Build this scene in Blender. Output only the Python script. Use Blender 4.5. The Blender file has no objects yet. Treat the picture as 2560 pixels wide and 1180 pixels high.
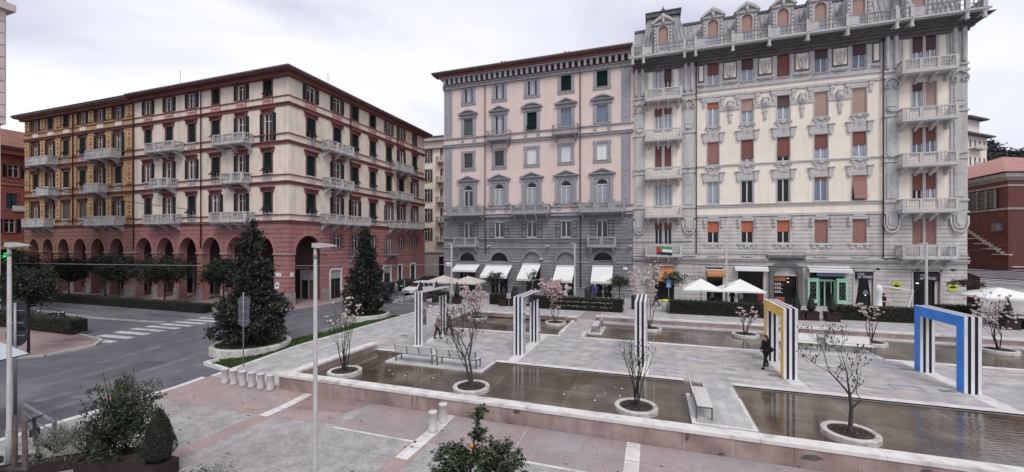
import bpy, math, random
from mathutils import Matrix, Vector, Quaternion
R=math.radians; PI=math.pi
SC=bpy.context.scene; COL=SC.collection
# ------------------------------------------------------------------ camera
YAW=math.atan(355/1030)
cd=bpy.data.cameras.new('camera'); cam=bpy.data.objects.new('camera',cd); COL.objects.link(cam)
cam.location=(0,0,6.3); cam.rotation_euler=(R(90),0,YAW)
cd.sensor_width=36; cd.lens=36*1030/2560; cd.shift_y=20/2560; cd.clip_start=.1; cd.clip_end=3000
SC.camera=cam
# ------------------------------------------------------------------ sky, sun, exposure
SUN=Vector((.30,-.50,.80)).normalized()
SKYOFF=(-6,1,5)
W=bpy.data.worlds.new('World'); SC.world=W; W.use_nodes=True
nt=W.node_tree; nt.nodes.clear(); nn=nt.nodes.new; lk=nt.links.new
sky=nn('ShaderNodeTexSky'); sky.sky_type='NISHITA'; sky.sun_disc=False
sky.sun_elevation=math.asin(SUN.z); sky.sun_rotation=math.atan2(SUN.x,SUN.y)
tc=nn('ShaderNodeTexCoord'); mp=nn('ShaderNodeMapping'); mp.inputs['Scale'].default_value=(1.2,1.2,3.0); mp.inputs['Location'].default_value=SKYOFF
n1=nn('ShaderNodeTexNoise'); n1.inputs['Scale'].default_value=1.35; n1.inputs['Detail'].default_value=5; n1.inputs['Roughness'].default_value=.48
n1.inputs['Distortion'].default_value=.4
cr=nn('ShaderNodeValToRGB'); e=cr.color_ramp.elements
e[0].position=.36; e[0].color=(5.5,5.7,6.8,1); e[1].position=.60; e[1].color=(8.5,8.55,9.2,1)
x=e.new(.48); x.color=(7.2,7.35,8.2,1)
mx=nn('ShaderNodeMix'); mx.data_type='RGBA'; mx.inputs['Factor'].default_value=.93
bg=nn('ShaderNodeBackground'); bg.inputs['Strength'].default_value=.1; wo=nn('ShaderNodeOutputWorld')
lk(tc.outputs['Generated'],mp.inputs['Vector']); lk(mp.outputs[0],n1.inputs['Vector']); lk(n1.outputs['Fac'],cr.inputs[0])
lk(sky.outputs[0],mx.inputs[6]); lk(cr.outputs[0],mx.inputs[7]); lk(mx.outputs[2],bg.inputs[0]); lk(bg.outputs[0],wo.inputs[0])
sd=bpy.data.lights.new('sun','SUN'); sd.energy=1.5; sd.angle=R(22); sd.color=(1,.97,.93)
so=bpy.data.objects.new('sun',sd); COL.objects.link(so); so.rotation_euler=(-SUN).to_track_quat('-Z','Y').to_euler(); so.location=(10,-20,60)
SC.view_settings.view_transform='Standard'; SC.view_settings.look='None'; SC.view_settings.gamma=1; SC.view_settings.exposure=.3
try: SC.view_settings.use_curve_mapping=False
except Exception: pass
# ------------------------------------------------------------------ materials
MT={}
def mat(n,c,r=.8,v=.12,s=3,b=0,bs=20,met=0,var=None,streak=0,island=0,stretch=None,spec=.4,emit=0,c2=None,c2s=1,c2t=(.45,.6)):
    """procedural surface: two noise scales vary the colour, optional rain streaks, second colour patches and bump"""
    if n in MT: return MT[n]
    m=bpy.data.materials.new(n); m.use_nodes=True; t=m.node_tree; N=t.nodes.new; L=t.links.new
    p=t.nodes['Principled BSDF']; p.inputs['Roughness'].default_value=r; p.inputs['Metallic'].default_value=met
    p.inputs['Specular IOR Level'].default_value=spec
    tc=N('ShaderNodeTexCoord'); co=tc.outputs['Object']
    if stretch:
        q=N('ShaderNodeMapping'); q.inputs['Scale'].default_value=stretch; L(co,q.inputs[0]); co=q.outputs[0]
    def noise(sc,det=4,vec=None):
        k=N('ShaderNodeTexNoise'); k.inputs['Scale'].default_value=sc; k.inputs['Detail'].default_value=det; L(vec or co,k.inputs['Vector']); return k.outputs['Fac']
    def mixc(a,bb,f,bt='MIX'):
        k=N('ShaderNodeMix'); k.data_type='RGBA'; k.blend_type=bt
        for i,vv in ((6,a),(7,bb)):
            if hasattr(vv,'links'): L(vv,k.inputs[i])
            else: k.inputs[i].default_value=(*vv,1)
        if hasattr(f,'links'): L(f,k.inputs[0])
        else: k.inputs[0].default_value=f
        return k.outputs[2]
    def rng(src,a,bb,lo,hi):
        k=N('ShaderNodeMapRange'); L(src,k.inputs[0]); k.inputs[1].default_value=a;k.inputs[2].default_value=bb;k.inputs[3].default_value=lo;k.inputs[4].default_value=hi; return k.outputs[0]
    col=c
    if c2: col=mixc(c,c2,rng(noise(c2s,5),c2t[0],c2t[1],0,1))
    if v:
        f=rng(noise(s),.3,.7,1-v,1+v*.7); g=N('ShaderNodeCombineColor')
        for i in range(3): L(f,g.inputs[i])
        col=mixc(col,g.outputs[0],1,'MULTIPLY')
        f=rng(noise(s*.13,3),.35,.65,1-v*.7,1+v*.4); g=N('ShaderNodeCombineColor')
        for i in range(3): L(f,g.inputs[i])
        col=mixc(col,g.outputs[0],1,'MULTIPLY')
    if streak:
        q=N('ShaderNodeMapping'); q.inputs['Scale'].default_value=(1.6,1.6,.13); L(tc.outputs['Object'],q.inputs[0])
        f=rng(noise(1.5,4,q.outputs[0]),.5,.75,0,streak); col=mixc(col,(.10,.095,.09),f)
    if island:
        ge=N('ShaderNodeNewGeometry'); f=rng(ge.outputs['Random Per Island'],0,1,1-island,1+island); g=N('ShaderNodeCombineColor')
        for i in range(3): L(f,g.inputs[i])
        col=mixc(col,g.outputs[0],1,'MULTIPLY')
    if hasattr(col,'links'): L(col,p.inputs['Base Color'])
    else: p.inputs['Base Color'].default_value=(*col,1)
    if b:
        k=N('ShaderNodeBump'); k.inputs['Strength'].default_value=b; k.inputs['Distance'].default_value=.02; L(noise(bs),k.inputs['Height']); L(k.outputs[0],p.inputs['Normal'])
    if emit:
        p.inputs['Emission Color'].default_value=(*c,1); p.inputs['Emission Strength'].default_value=emit
    MT[n]=m; return m
def slabs(n,cols,w,h,mortar=(.2,.2,.2),ms=.01,r=.7,b=.0,rot=0,off=.5):
    """stone slabs: brick pattern with several tones"""
    m=bpy.data.materials.new(n); m.use_nodes=True; t=m.node_tree; N=t.nodes.new; L=t.links.new; p=t.nodes['Principled BSDF']
    p.inputs['Roughness'].default_value=r; tc=N('ShaderNodeTexCoord'); q=N('ShaderNodeMapping'); q.inputs['Rotation'].default_value=(0,0,rot); L(tc.outputs['Object'],q.inputs[0])
    bk=N('ShaderNodeTexBrick'); bk.offset=off; bk.inputs['Scale'].default_value=1; bk.inputs['Brick Width'].default_value=w; bk.inputs['Row Height'].default_value=h
    bk.inputs['Mortar Size'].default_value=ms; bk.inputs['Color1'].default_value=(0,0,0,1); bk.inputs['Color2'].default_value=(1,1,1,1); bk.inputs['Mortar'].default_value=(.5,.5,.5,1); bk.inputs['Bias'].default_value=0
    L(q.outputs[0],bk.inputs['Vector'])
    cr=N('ShaderNodeValToRGB'); cr.color_ramp.interpolation='LINEAR'; e=cr.color_ramp.elements
    while len(e)>1: e.remove(e[-1])
    e[0].position=0; e[0].color=(*cols[0],1)
    for i,c in enumerate(cols[1:]): x=e.new((i+1)/(len(cols)-1)); x.color=(*c,1)
    L(bk.outputs['Color'],cr.inputs[0])
    nz=N('ShaderNodeTexNoise'); nz.inputs['Scale'].default_value=1.7; nz.inputs['Detail'].default_value=8; L(tc.outputs['Object'],nz.inputs['Vector'])
    mr=N('ShaderNodeMapRange'); mr.inputs[1].default_value=.3; mr.inputs[2].default_value=.7; mr.inputs[3].default_value=.72; mr.inputs[4].default_value=1.15; L(nz.outputs['Fac'],mr.inputs[0])
    g=N('ShaderNodeCombineColor'); [L(mr.outputs[0],g.inputs[i]) for i in range(3)]
    k=N('ShaderNodeMix'); k.data_type='RGBA'; k.blend_type='MULTIPLY'; k.inputs[0].default_value=1; L(cr.outputs[0],k.inputs[6]); L(g.outputs[0],k.inputs[7])
    k2=N('ShaderNodeMix'); k2.data_type='RGBA'; L(bk.outputs['Fac'],k2.inputs[0]); L(k.outputs[2],k2.inputs[6]); k2.inputs[7].default_value=(*mortar,1)
    L(k2.outputs[2],p.inputs['Base Color']); MT[n]=m; return m
def glassm(n,c,r=.06,spec=.6,v=.2):
    return mat(n,c,r,v,1.3,spec=spec)
# ------------------------------------------------------------------ mesh builder
class MB:
    def __init__(s,m=None,M=None): s.v=[];s.f=[];s.mi=[];s.mats=[];s.M=M;s.c=0; s.sm=[]
    def use(s,m):
        m=MT[m] if isinstance(m,str) else m
        if m not in s.mats: s.mats.append(m)
        s.c=s.mats.index(m); return s
    def add(s,vs,fs,smooth=False):
        o=len(s.v)
        if s.M is not None: vs=[tuple(s.M@Vector(p)) for p in vs]
        s.v+=vs
        for f in fs: s.f.append([o+i for i in f]); s.mi.append(s.c); s.sm.append(smooth)
        return s
    def box(s,x0,x1,y0,y1,z0,z1):
        if x0>x1:x0,x1=x1,x0
        if y0>y1:y0,y1=y1,y0
        if z0>z1:z0,z1=z1,z0
        return s.add([(x0,y0,z0),(x1,y0,z0),(x1,y1,z0),(x0,y1,z0),(x0,y0,z1),(x1,y0,z1),(x1,y1,z1),(x0,y1,z1)],
            [(0,3,2,1),(4,5,6,7),(0,1,5,4),(1,2,6,5),(2,3,7,6),(3,0,4,7)])
    def bar(s,a,b,w,h=None,up=(0,0,1)):
        h=h or w; a=Vector(a);b=Vector(b);d=(b-a).normalized();u=Vector(up)
        if abs(d.dot(u))>.98: u=Vector((1,0,0))
        x=d.cross(u).normalized()*w/2; y=x.cross(d).normalized()*h/2
        vs=[tuple(p+i*x+j*y) for p in (a,b) for i,j in((-1,-1),(1,-1),(1,1),(-1,1))]
        return s.add(vs,[(0,1,2,3),(7,6,5,4),(0,4,5,1),(1,5,6,2),(2,6,7,3),(3,7,4,0)])
    def prism(s,poly,ax,c0,c1):
        n=len(poly)
        f={'y':lambda a,b,c:(a,c,b),'x':lambda a,b,c:(c,a,b),'z':lambda a,b,c:(a,b,c)}[ax]
        vs=[f(a,b,c0) for a,b in poly]+[f(a,b,c1) for a,b in poly]
        fs=[list(range(n)),list(range(2*n-1,n-1,-1))]+[(i,i+n,(i+1)%n+n,(i+1)%n) for i in range(n)]
        return s.add(vs,fs)
    def band(s,inner,outer,ax,c0,c1,close=False):
        n=len(inner); k=n if close else n-1
        for i in range(k):
            j=(i+1)%n; s.prism([inner[i],inner[j],outer[j],outer[i]],ax,c0,c1)
        return s
    def tube(s,path,rad,n=6,cap=True,smooth=True):
        P=[Vector(p) for p in path]; m=len(P)
        if not hasattr(rad,'__len__'): rad=[rad]*m
        vs=[];pr=None
        for i,p in enumerate(P):
            d=(P[min(i+1,m-1)]-P[max(i-1,0)]).normalized()
            if pr is None: a=Vector((1,0,0)) if abs(d.x)<.9 else Vector((0,1,0)); u=(a-d*a.dot(d)).normalized()
            else:
                u=pr-d*pr.dot(d); u=u.normalized() if u.length>1e-5 else Vector((1,0,0))
            pr=u; w=d.cross(u)
            for k in range(n): t=2*PI*k/n; vs.append(tuple(p+(u*math.cos(t)+w*math.sin(t))*rad[i]))
        fs=[(i*n+k,i*n+(k+1)%n,(i+1)*n+(k+1)%n,(i+1)*n+k) for i in range(m-1) for k in range(n)]
        s.add(vs,fs,smooth)
        if cap:
            o=len(s.v)-len(vs)
            s.f.append([o+k for k in range(n-1,-1,-1)]);s.mi.append(s.c);s.sm.append(False)
            s.f.append([o+(m-1)*n+k for k in range(n)]);s.mi.append(s.c);s.sm.append(False)
        return s
    def lathe(s,prof,cx=0,cy=0,n=16,smooth=True,sx=1,sy=1):
        m=len(prof); vs=[(cx+r*sx*math.cos(2*PI*k/n),cy+r*sy*math.sin(2*PI*k/n),z) for r,z in prof for k in range(n)]
        fs=[(i*n+k,i*n+(k+1)%n,(i+1)*n+(k+1)%n,(i+1)*n+k) for i in range(m-1) for k in range(n)]
        return s.add(vs,fs,smooth)
    def disc(s,cx,cy,z,r,n=16):
        return s.add([(cx+r*math.cos(2*PI*k/n),cy+r*math.sin(2*PI*k/n),z) for k in range(n)],[tuple(range(n))])
    def blob(s,c,r,n=6,m=4):
        vs=[];fs=[]
        if not hasattr(r,'__len__'): r=(r,r,r)
        for i in range(m+1):
            t=PI*i/m
            for k in range(n): a=2*PI*k/n; vs.append((c[0]+r[0]*math.sin(t)*math.cos(a),c[1]+r[1]*math.sin(t)*math.sin(a),c[2]-r[2]*math.cos(t)))
        fs=[(i*n+k,i*n+(k+1)%n,(i+1)*n+(k+1)%n,(i+1)*n+k) for i in range(m) for k in range(n)]
        return s.add(vs,fs,True)
    def mesh(s,name,org=(0,0,0)):
        me=bpy.data.meshes.new(name); ox,oy,oz=org
        me.from_pydata([(a-ox,b-oy,c-oz) for a,b,c in s.v],[],s.f)
        for m in s.mats: me.materials.append(m)
        me.polygons.foreach_set('material_index',s.mi); me.polygons.foreach_set('use_smooth',s.sm)
        me.update(); return me
    def base(s):
        xs=[p[0] for p in s.v];ys=[p[1] for p in s.v];zs=[p[2] for p in s.v]
        return ((min(xs)+max(xs))/2,(min(ys)+max(ys))/2,min(zs))
WP={}
def obj(name,me,parent=None,loc=(0,0,0),rz=0,label=None):
    """link one mesh object (or an empty); loc is in world axes, made relative to an unrotated parent"""
    o=bpy.data.objects.new(name,me); COL.objects.link(o)
    if parent is not None: o.parent=parent
    o.location=loc; o.rotation_euler=(0,0,rz)
    if label: o['label']=label
    return o
def tag(o,label,cat,group=None):
    o['label']=label; o['category']=cat
    if group: o['group']=group
    return o
def thing(name,label,cat,loc=(0,0,0),rz=0,group=None):
    o=obj(name,None,None,loc,rz); tag(o,label,cat,group); WP[o]=Vector(loc); return o
def part(name,mb,t,label=None):
    """mb in world coordinates, under an unrotated thing"""
    return obj(name,mb.mesh(name,WP[t]),t,(0,0,0),0,label)
def lpart(name,mb,t,label=None): return obj(name,mb.mesh(name),t,(0,0,0),0,label)
def single(name,mb,label,cat,group=None):
    b=mb.base(); o=obj(name,mb.mesh(name,b),None,b); return tag(o,label,cat,group)
def structure(name,mb):
    o=obj(name,mb.mesh(name)); o['kind']='structure'; return o
# trees of parts: node = (name, MB, [children], label)
def cook(node): return (node[0],node[1].mesh(node[0]) if node[1] else None,[cook(c) for c in node[2]],node[3] if len(node)>3 else None)
def inst(node,parent,loc=(0,0,0),rz=0):
    n,me,ch,lb=node; o=obj(n,me,parent,loc,rz,lb)
    for c in ch: inst(c,o)
    return o
def put(node,t,wloc,rz=0):
    return inst(node,t,tuple(Vector(wloc)-WP[t]),rz)
def copy_tree(o,parent=None):
    c=o.copy(); COL.objects.link(c)
    if parent is not None: c.parent=parent
    for ch in list(o.children): copy_tree(ch,c)
    return c
def arcpts(cx,z0,hw,r,n=12):
    return [(cx-hw*math.cos(PI*i/n),z0+r*math.sin(PI*i/n)) for i in range(n+1)]
def wallgrid(mb,x0,x1,z0,z1,ops,depth=.22,y=0):
    """wall sheet with real openings, reveals and arched heads; ops=(x0,x1,z0,z1,rise)"""
    xs=sorted({x0,x1,*[a for o in ops for a in o[:2] if x0<a<x1]}); zs=sorted({z0,z1,*[a for o in ops for a in o[2:4] if z0<a<z1]})
    ins=lambda x,z:any(o[0]<x<o[1] and o[2]<z<o[3] for o in ops)
    for i in range(len(xs)-1):
        j=0
        while j<len(zs)-1:
            xm=(xs[i]+xs[i+1])/2
            if ins(xm,(zs[j]+zs[j+1])/2): j+=1; continue
            k=j
            while k+1<len(zs)-1 and not ins(xm,(zs[k+1]+zs[k+2])/2): k+=1
            a,b,c,d=xs[i],xs[i+1],zs[j],zs[k+1]; mb.add([(a,y,c),(b,y,c),(b,y,d),(a,y,d)],[(0,1,2,3)]); j=k+1
    for o in ops:
        a,b,c,d=o[:4]; r=o[4] if len(o)>4 else 0
        if a<x0-1e-6 or b>x1+1e-6 or d>z1+1e-6 or c<z0-1e-6: continue
        s=d-r
        mb.add([(a,y,c),(a,y+depth,c),(a,y+depth,s),(a,y,s)],[(0,1,2,3)]); mb.add([(b,y,c),(b,y,s),(b,y+depth,s),(b,y+depth,c)],[(0,1,2,3)])
        if c>z0+.01: mb.add([(a,y,c),(b,y,c),(b,y+depth,c),(a,y+depth,c)],[(0,1,2,3)])
        if r:
            A=arcpts((a+b)/2,s,(b-a)/2,r,14)
            for i in range(14):
                cxx=(a,d) if i<7 else (b,d)
                mb.add([(cxx[0],y,d),(A[i][0],y,A[i][1]),(A[i+1][0],y,A[i+1][1])],[(0,1,2)])
                mb.add([(A[i][0],y,A[i][1]),(A[i+1][0],y,A[i+1][1]),(A[i+1][0],y+depth,A[i+1][1]),(A[i][0],y+depth,A[i][1])],[(0,1,2,3)])
            mb.add([(a,y,d),((a+b)/2,y,d),(b,y,d)],[(0,1,2)]) if 0 else None
        else: mb.add([(a,y,d),(a,y+depth,d),(b,y+depth,d),(b,y,d)],[(0,1,2,3)])
def courses(mb,x0,x1,z0,z1,n,ops,proud=.05,gap=.05,margin=.0):
    h=(z1-z0)/n
    for i in range(n):
        a=z0+i*h+gap/2; b=z0+(i+1)*h-gap/2; zm=(a+b)/2; cut=[]
        for o in ops:
            r=o[4] if len(o)>4 else 0; sp=o[3]-r
            if b<o[2] or a>o[3]+(margin if r else 0): continue
            hw=(o[1]-o[0])/2; c=(o[0]+o[1])/2
            if r and zm>sp:
                t=1-((zm-sp)/(r+margin))**2
                if t<=0: continue
                hw=(hw+margin)*math.sqrt(t)
            elif a>o[3]-.01 or b<o[2]+.01: continue
            elif b>o[3] and not r: pass
            cut.append((c-hw,c+hw))
        x=x0
        for p,q in sorted(cut):
            if p>x+.05: mb.box(x,p,-proud,.005,a,b)
            x=max(x,q)
        if x<x1-.05: mb.box(x,x1,-proud,.005,a,b)
def face(o,rz): return Matrix.Translation(Vector(o))@Matrix.Rotation(rz,4,'Z')
# ------------------------------------------------------------------ palette
random.seed(7)
mat('asphalt',(.105,.105,.123),.85,.16,.9,b=.5,bs=60,c2=(.14,.135,.148),c2s=.18)
mat('paint',(.50,.50,.50),.7,.3,4,c2=(.17,.17,.18),c2s=7,c2t=(.56,.64))
mat('stone_white',(.62,.60,.585),.6,.14,2.2,c2=(.45,.43,.42),c2s=1.3,c2t=(.5,.75))
mat('stone_grey',(.40,.385,.38),.8,.22,3,b=.3)
mat('terrazzo_grey',(.34,.325,.32),.75,.24,16,c2=(.29,.27,.27),c2s=.35)
mat('terrazzo_pink',(.34,.25,.24),.75,.14,12,c2=(.31,.255,.25),c2s=.5)
mat('terrazzo_brown',(.27,.185,.18),.75,.16,12,c2=(.22,.17,.165),c2s=.6)
mat('terrazzo_mauve',(.30,.245,.245),.75,.14,12,c2=(.29,.26,.265),c2s=.4)
slabs('slab_centre',[(.34,.335,.34),(.41,.375,.355),(.42,.41,.41),(.32,.325,.355),(.46,.445,.43),(.36,.30,.285)],1.1,.32,(.25,.24,.24))
slabs('slab_left',[(.38,.375,.38),(.47,.46,.46),(.42,.40,.39),(.35,.35,.37)],.9,.38,(.30,.29,.29),rot=PI/2)
slabs('slab_north',[(.38,.37,.38),(.43,.42,.42),(.40,.37,.37)],1.6,.9,(.30,.29,.29))
mat('marble_pink',(.36,.27,.25),.55,.22,1.7,c2=(.22,.16,.145),c2s=.9,c2t=(.45,.7),streak=.45)
mat('coping',(.64,.62,.60),.6,.12,2,c2=(.42,.38,.37),c2s=2.2,c2t=(.52,.72))
mat('sidewalk_pink',(.27,.20,.195),.85,.18,2)
mat('lawn',(.05,.10,.02),.9,.3,9,island=.4)
mat('soil',(.045,.035,.03),.95,.4,12,b=.6)
mat('white_metal',(.70,.70,.71),.45,.06,3)
mat('grey_metal',(.25,.25,.26),.45,.1,4,met=.5)
mat('dark_metal',(.03,.03,.035),.5,.1,4)
mat('black_paint',(.012,.012,.018),.5,.05,4)
mat('bark',(.085,.07,.062),.9,.35,8,b=.7,bs=15,stretch=(4,4,1))
mat('bark_dark',(.035,.028,.025),.9,.3,8)
w=bpy.data.materials.new('water'); w.use_nodes=True; MT['water']=w
def mkwater():
    t=w.node_tree;N=t.nodes.new;L=t.links.new;p=t.nodes['Principled BSDF']; p.inputs['Roughness'].default_value=.03; p.inputs['IOR'].default_value=1.33; p.inputs['Specular IOR Level'].default_value=1.0
    tc=N('ShaderNodeTexCoord'); a=N('ShaderNodeTexNoise'); a.inputs['Scale'].default_value=.55; a.inputs['Detail'].default_value=5; L(tc.outputs['Object'],a.inputs[0])
    cr=N('ShaderNodeValToRGB'); e=cr.color_ramp.elements; e[0].position=.32; e[0].color=(.078,.06,.047,1); e[1].position=.68; e[1].color=(.165,.15,.118,1); x=e.new(.5); x.color=(.108,.088,.07,1); L(a.outputs[0],cr.inputs[0])
    bk=N('ShaderNodeTexBrick'); bk.offset=0; bk.inputs['Scale'].default_value=1; bk.inputs['Brick Width'].default_value=3.4; bk.inputs['Row Height'].default_value=2.2; bk.inputs['Mortar Size'].default_value=.025
    bk.inputs['Color1'].default_value=(1,1,1,1); bk.inputs['Color2'].default_value=(.72,.66,.62,1); bk.inputs['Mortar'].default_value=(1.5,1.45,1.35,1); L(tc.outputs['Object'],bk.inputs[0])
    k=N('ShaderNodeMix'); k.data_type='RGBA'; k.blend_type='MULTIPLY'; k.inputs[0].default_value=1; L(cr.outputs[0],k.inputs[6]); L(bk.outputs[0],k.inputs[7]); L(k.outputs[2],p.inputs['Base Color'])
    q=N('ShaderNodeMapping'); q.inputs['Scale'].default_value=(1,3.2,1); L(tc.outputs['Object'],q.inputs[0])
    b=N('ShaderNodeTexNoise'); b.inputs['Scale'].default_value=2.6; b.inputs['Detail'].default_value=3; L(q.outputs[0],b.inputs[0])
    g=N('ShaderNodeTexNoise'); g.inputs['Scale'].default_value=.16; L(tc.outputs['Object'],g.inputs[0]); r=N('ShaderNodeMapRange'); r.inputs[1].default_value=.42; r.inputs[2].default_value=.62; r.inputs[3].default_value=.08; r.inputs[4].default_value=.6; L(g.outputs[0],r.inputs[0])
    bu=N('ShaderNodeBump'); bu.inputs['Distance'].default_value=.03; L(r.outputs[0],bu.inputs['Strength']); L(b.outputs[0],bu.inputs['Height']); L(bu.outputs[0],p.inputs['Normal'])
mkwater()
# ------------------------------------------------------------------ ground
def gz(y): return -.4 if y<=13 else (0 if y>=20 else -.4+.4*(y-13)/7)
def clipy(poly,a,b):
    for lim,s in ((a,1),(b,-1)):
        out=[]
        for i in range(len(poly)):
            p,q=poly[i],poly[(i+1)%len(poly)]; ip=s*(p[1]-lim)>=0; iq=s*(q[1]-lim)>=0
            if ip: out.append(p)
            if ip!=iq: t=(lim-p[1])/(q[1]-p[1]); out.append((p[0]+t*(q[0]-p[0]),lim))
        poly=out
        if not poly: return []
    return poly
def sheet(mb,poly,off=0,skirt=0):
    a=sum(poly[i][0]*poly[(i+1)%len(poly)][1]-poly[(i+1)%len(poly)][0]*poly[i][1] for i in range(len(poly)))
    if a<0: poly=poly[::-1]
    for lo,hi in ((-9e3,13),(13,20),(20,9e3)):
        q=clipy(poly,lo,hi)
        if len(q)>2: mb.add([(x,y,gz(y)+off) for x,y in q],[tuple(range(len(q)))])
    if skirt:
        for i in range(len(poly)):
            p,q=poly[i],poly[(i+1)%len(poly)]; ts=[0]+sorted(t for t in ((lim-p[1])/(q[1]-p[1]) if q[1]!=p[1] else -1 for lim in (13,20)) if 0<t<1)+[1]
            for k in range(len(ts)-1):
                a=[p[j]+(q[j]-p[j])*ts[k] for j in (0,1)];b=[p[j]+(q[j]-p[j])*ts[k+1] for j in (0,1)]
                mb.add([(*a,gz(a[1])+off-skirt),(*b,gz(b[1])+off-skirt),(*b,gz(b[1])+off),(*a,gz(a[1])+off)],[(0,1,2,3)])
    return mb
def rect(x0,x1,y0,y1): return [(x0,y0),(x1,y0),(x1,y1),(x0,y1)]
structure('road',sheet(MB().use('asphalt'),rect(-900,900,-300,1500),-.12))
# plaza: lower paving south of the pool wall
m=MB().use('terrazzo_grey'); sheet(m,rect(-21.0,60,-12,14.3),0,.3); sheet(m,rect(-21.0,-16.2,14.3,14.6),0,.0); structure('plaza_lower_paving',m)
m=MB().use('terrazzo_pink')
sheet(m,[(-21.0,12.0),(-14.62,12.0),(-14.62,14.3),(-16.2,14.6),(-21.0,14.6)],.004); sheet(m,[(-14.2,12.0),(-11.0,12.35),(-11.6,13.2),(-14.2,12.9)],.004)
sheet(m,rect(-14.7,-14.0,2,12.0),.004); sheet(m,rect(-7.75,-7.1,2,12.05),.004); sheet(m,rect(-21.0,-18.5,2,6),.004)
structure('pink_paving',m)
m=MB().use('terrazzo_brown'); sheet(m,[(-14.2,12.9),(-11.6,13.2),(-11.0,14.3),(-14.2,14.3)],.0045); structure('brown_paving',m)
m=MB().use('terrazzo_mauve'); sheet(m,[(-10.98,12.2),(-7.7,12.2),(-7.7,14.3),(-10.98,14.3)],.004); sheet(m,rect(-7.22,-.86,12.2,14.3),.004); sheet(m,rect(-.42,7,12.2,14.3),.004); sheet(m,rect(-.42,7,2,12.0),.004); structure('mauve_paving',m)
m=MB().use('stone_white')
for a,b,c,d in ((-14.62,-14.2,12.0,14.3),(-7.7,-7.24,11.0,14.3),(-.86,-.42,2,14.3),(6,6.45,2,14.3)):
    y=c
    while y<d: sheet(m,rect(a,b,y,min(y+.78,d)),.008); y+=.8
x=-11.1
while x<30:
    if not(-7.8<x<-7.1 or -.95<x<-.3): sheet(m,rect(x,x+.86,12.05,12.17),.008)
    x+=.88
structure('paving_strips',m)
m=MB().use('stone_grey'); sheet(m,rect(-4.32,-4.27,12.2,14.3),.0085); sheet(m,rect(-10.2,-10.16,2,11.9),.005); sheet(m,rect(-3.9,-3.87,2,12),.005); sheet(m,rect(-21,-8,9.35,9.38),.005); 
for yy in (5.2,7.3,11.0,13.2): sheet(m,rect(-20.9,30,yy,yy+.014),.0095)
for i in range(22): xx=-20.2+2.28*i; sheet(m,rect(xx,xx+.014,2,12.0),.0096)
structure('paving_joints',m)
mat('gum',(.10,.095,.09),.9,.3,5); m=MB().use('gum'); rr=random.Random(41)
for i in range(420):
    x,y=rr.uniform(-20.5,14),rr.uniform(5,14.1); r=rr.choice((.012,.018,.025,.05)); z=gz(y)+.011; m.add([(x+r*math.cos(k*1.05)*rr.uniform(.7,1.3),y+r*math.sin(k*1.05)*rr.uniform(.7,1.3),z) for k in range(6)],[tuple(range(6))])
o=obj('litter_and_gum',m.mesh('litter_and_gum')); o['kind']='stuff'
# kerb along the road
m=MB().use('stone_white'); y=-12
while y<14.4: sheet(m,rect(-21.32,-21.0,y,min(y+1.18,14.4)),.004,.13); y+=1.2
structure('kerb',m)
# raised plaza
m=MB().use('slab_left'); sheet(m,[(-20.7,14.6),(-16.2,14.6),(-16.2,33.3),(-20.7,33.3)],0,.3); structure('plaza_west_paving',m)
m=MB().use('slab_centre')
m.box(-16.2,45,20.55,28,-.4,0); m.box(-6.07,-4.45,28,34,-.4,-.001); m.box(-16.2,-15.8,28,33.3,-.4,-.001)
structure('plaza_central_walk',m)
m=MB().use('slab_north'); sheet(m,[(-20.7,33.3),(60,33.3),(60,49.75),(-27.2,49.75),(-27.6,42.6),(-21.3,38.6),(-20.7,37.6)],0,.3); m.box(-28.4,-26.9,43,90,-.3,.003); structure('plaza_north_pavement',m)
m=MB().use('stone_white')
def strip(a,b,c,d,L=1.5,ax='x',z=.006):
    t=a if ax=='x' else c; e=b if ax=='x' else d
    while t<e-.02:
        u=min(t+L-.012,e)
        m.box(*( (t,u,c,d) if ax=='x' else (a,b,t,u)),-.05,z); t+=L
strip(-8.05,1.3,20.55,20.93); strip(3.3,45,20.55,20.93); strip(-15.7,-13.6,20.55,20.9)
strip(-15.3,-6.07,27.62,28); strip(-4.45,6.9,27.62,28); strip(11.9,45,27.62,28)
for k in range(5): strip(-14.15+6.65*k,-13.55+6.65*k,20.95,27.6,1.1,'y',.004)
structure('plaza_border_stones',m)
m=MB().use('stone_white'); m.box(-6.3,-6.07,28,33.2,-.2,.12); single('pool_kerb',m,'low white stone kerb closing the east end of the far left pool','kerb')
m=MB().use('stone_white'); m.box(-4.68,-4.47,28.02,29.35,-.2,.1); single('pool_kerb',m,'short white stone kerb stub in front of the small far bench','kerb')
# ramp paint at the back of the plaza
m=MB().use('paint')
for y in (35.2,36.2,37.2): m.box(-3.2,1.2,y,y+.55,0,.004)
structure('plaza_zebra_marking',m)
m=MB().use('terrazzo_mauve'); m.box(-6.07,-4.5,34.7,39.4,0,.004); m.box(8.6,9.6,35.0,41,0,.004); structure('plaza_cross_strip',m)
m=MB().use('grey_metal')
for x,y in ((-3.4,23.2),(3.3,23.1),(9.9,22.4)):
    m.box(x,x+1.1,y,y+.03,.0,.006);m.box(x,x+1.1,y+.55,y+.58,0,.006);m.box(x,x+.03,y,y+.58,0,.006);m.box(x+1.07,x+1.1,y,y+.58,0,.006)
for x,y in ((-8.2,25.2),(5.1,25.9),(5.2,22.6),(11.7,25.9),(11.6,22.6),(-14.9,27.1),(-16.4,24.2)): m.box(x,x+.5,y,y+.3,.0,.007)
structure('drain_covers',m)
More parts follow.
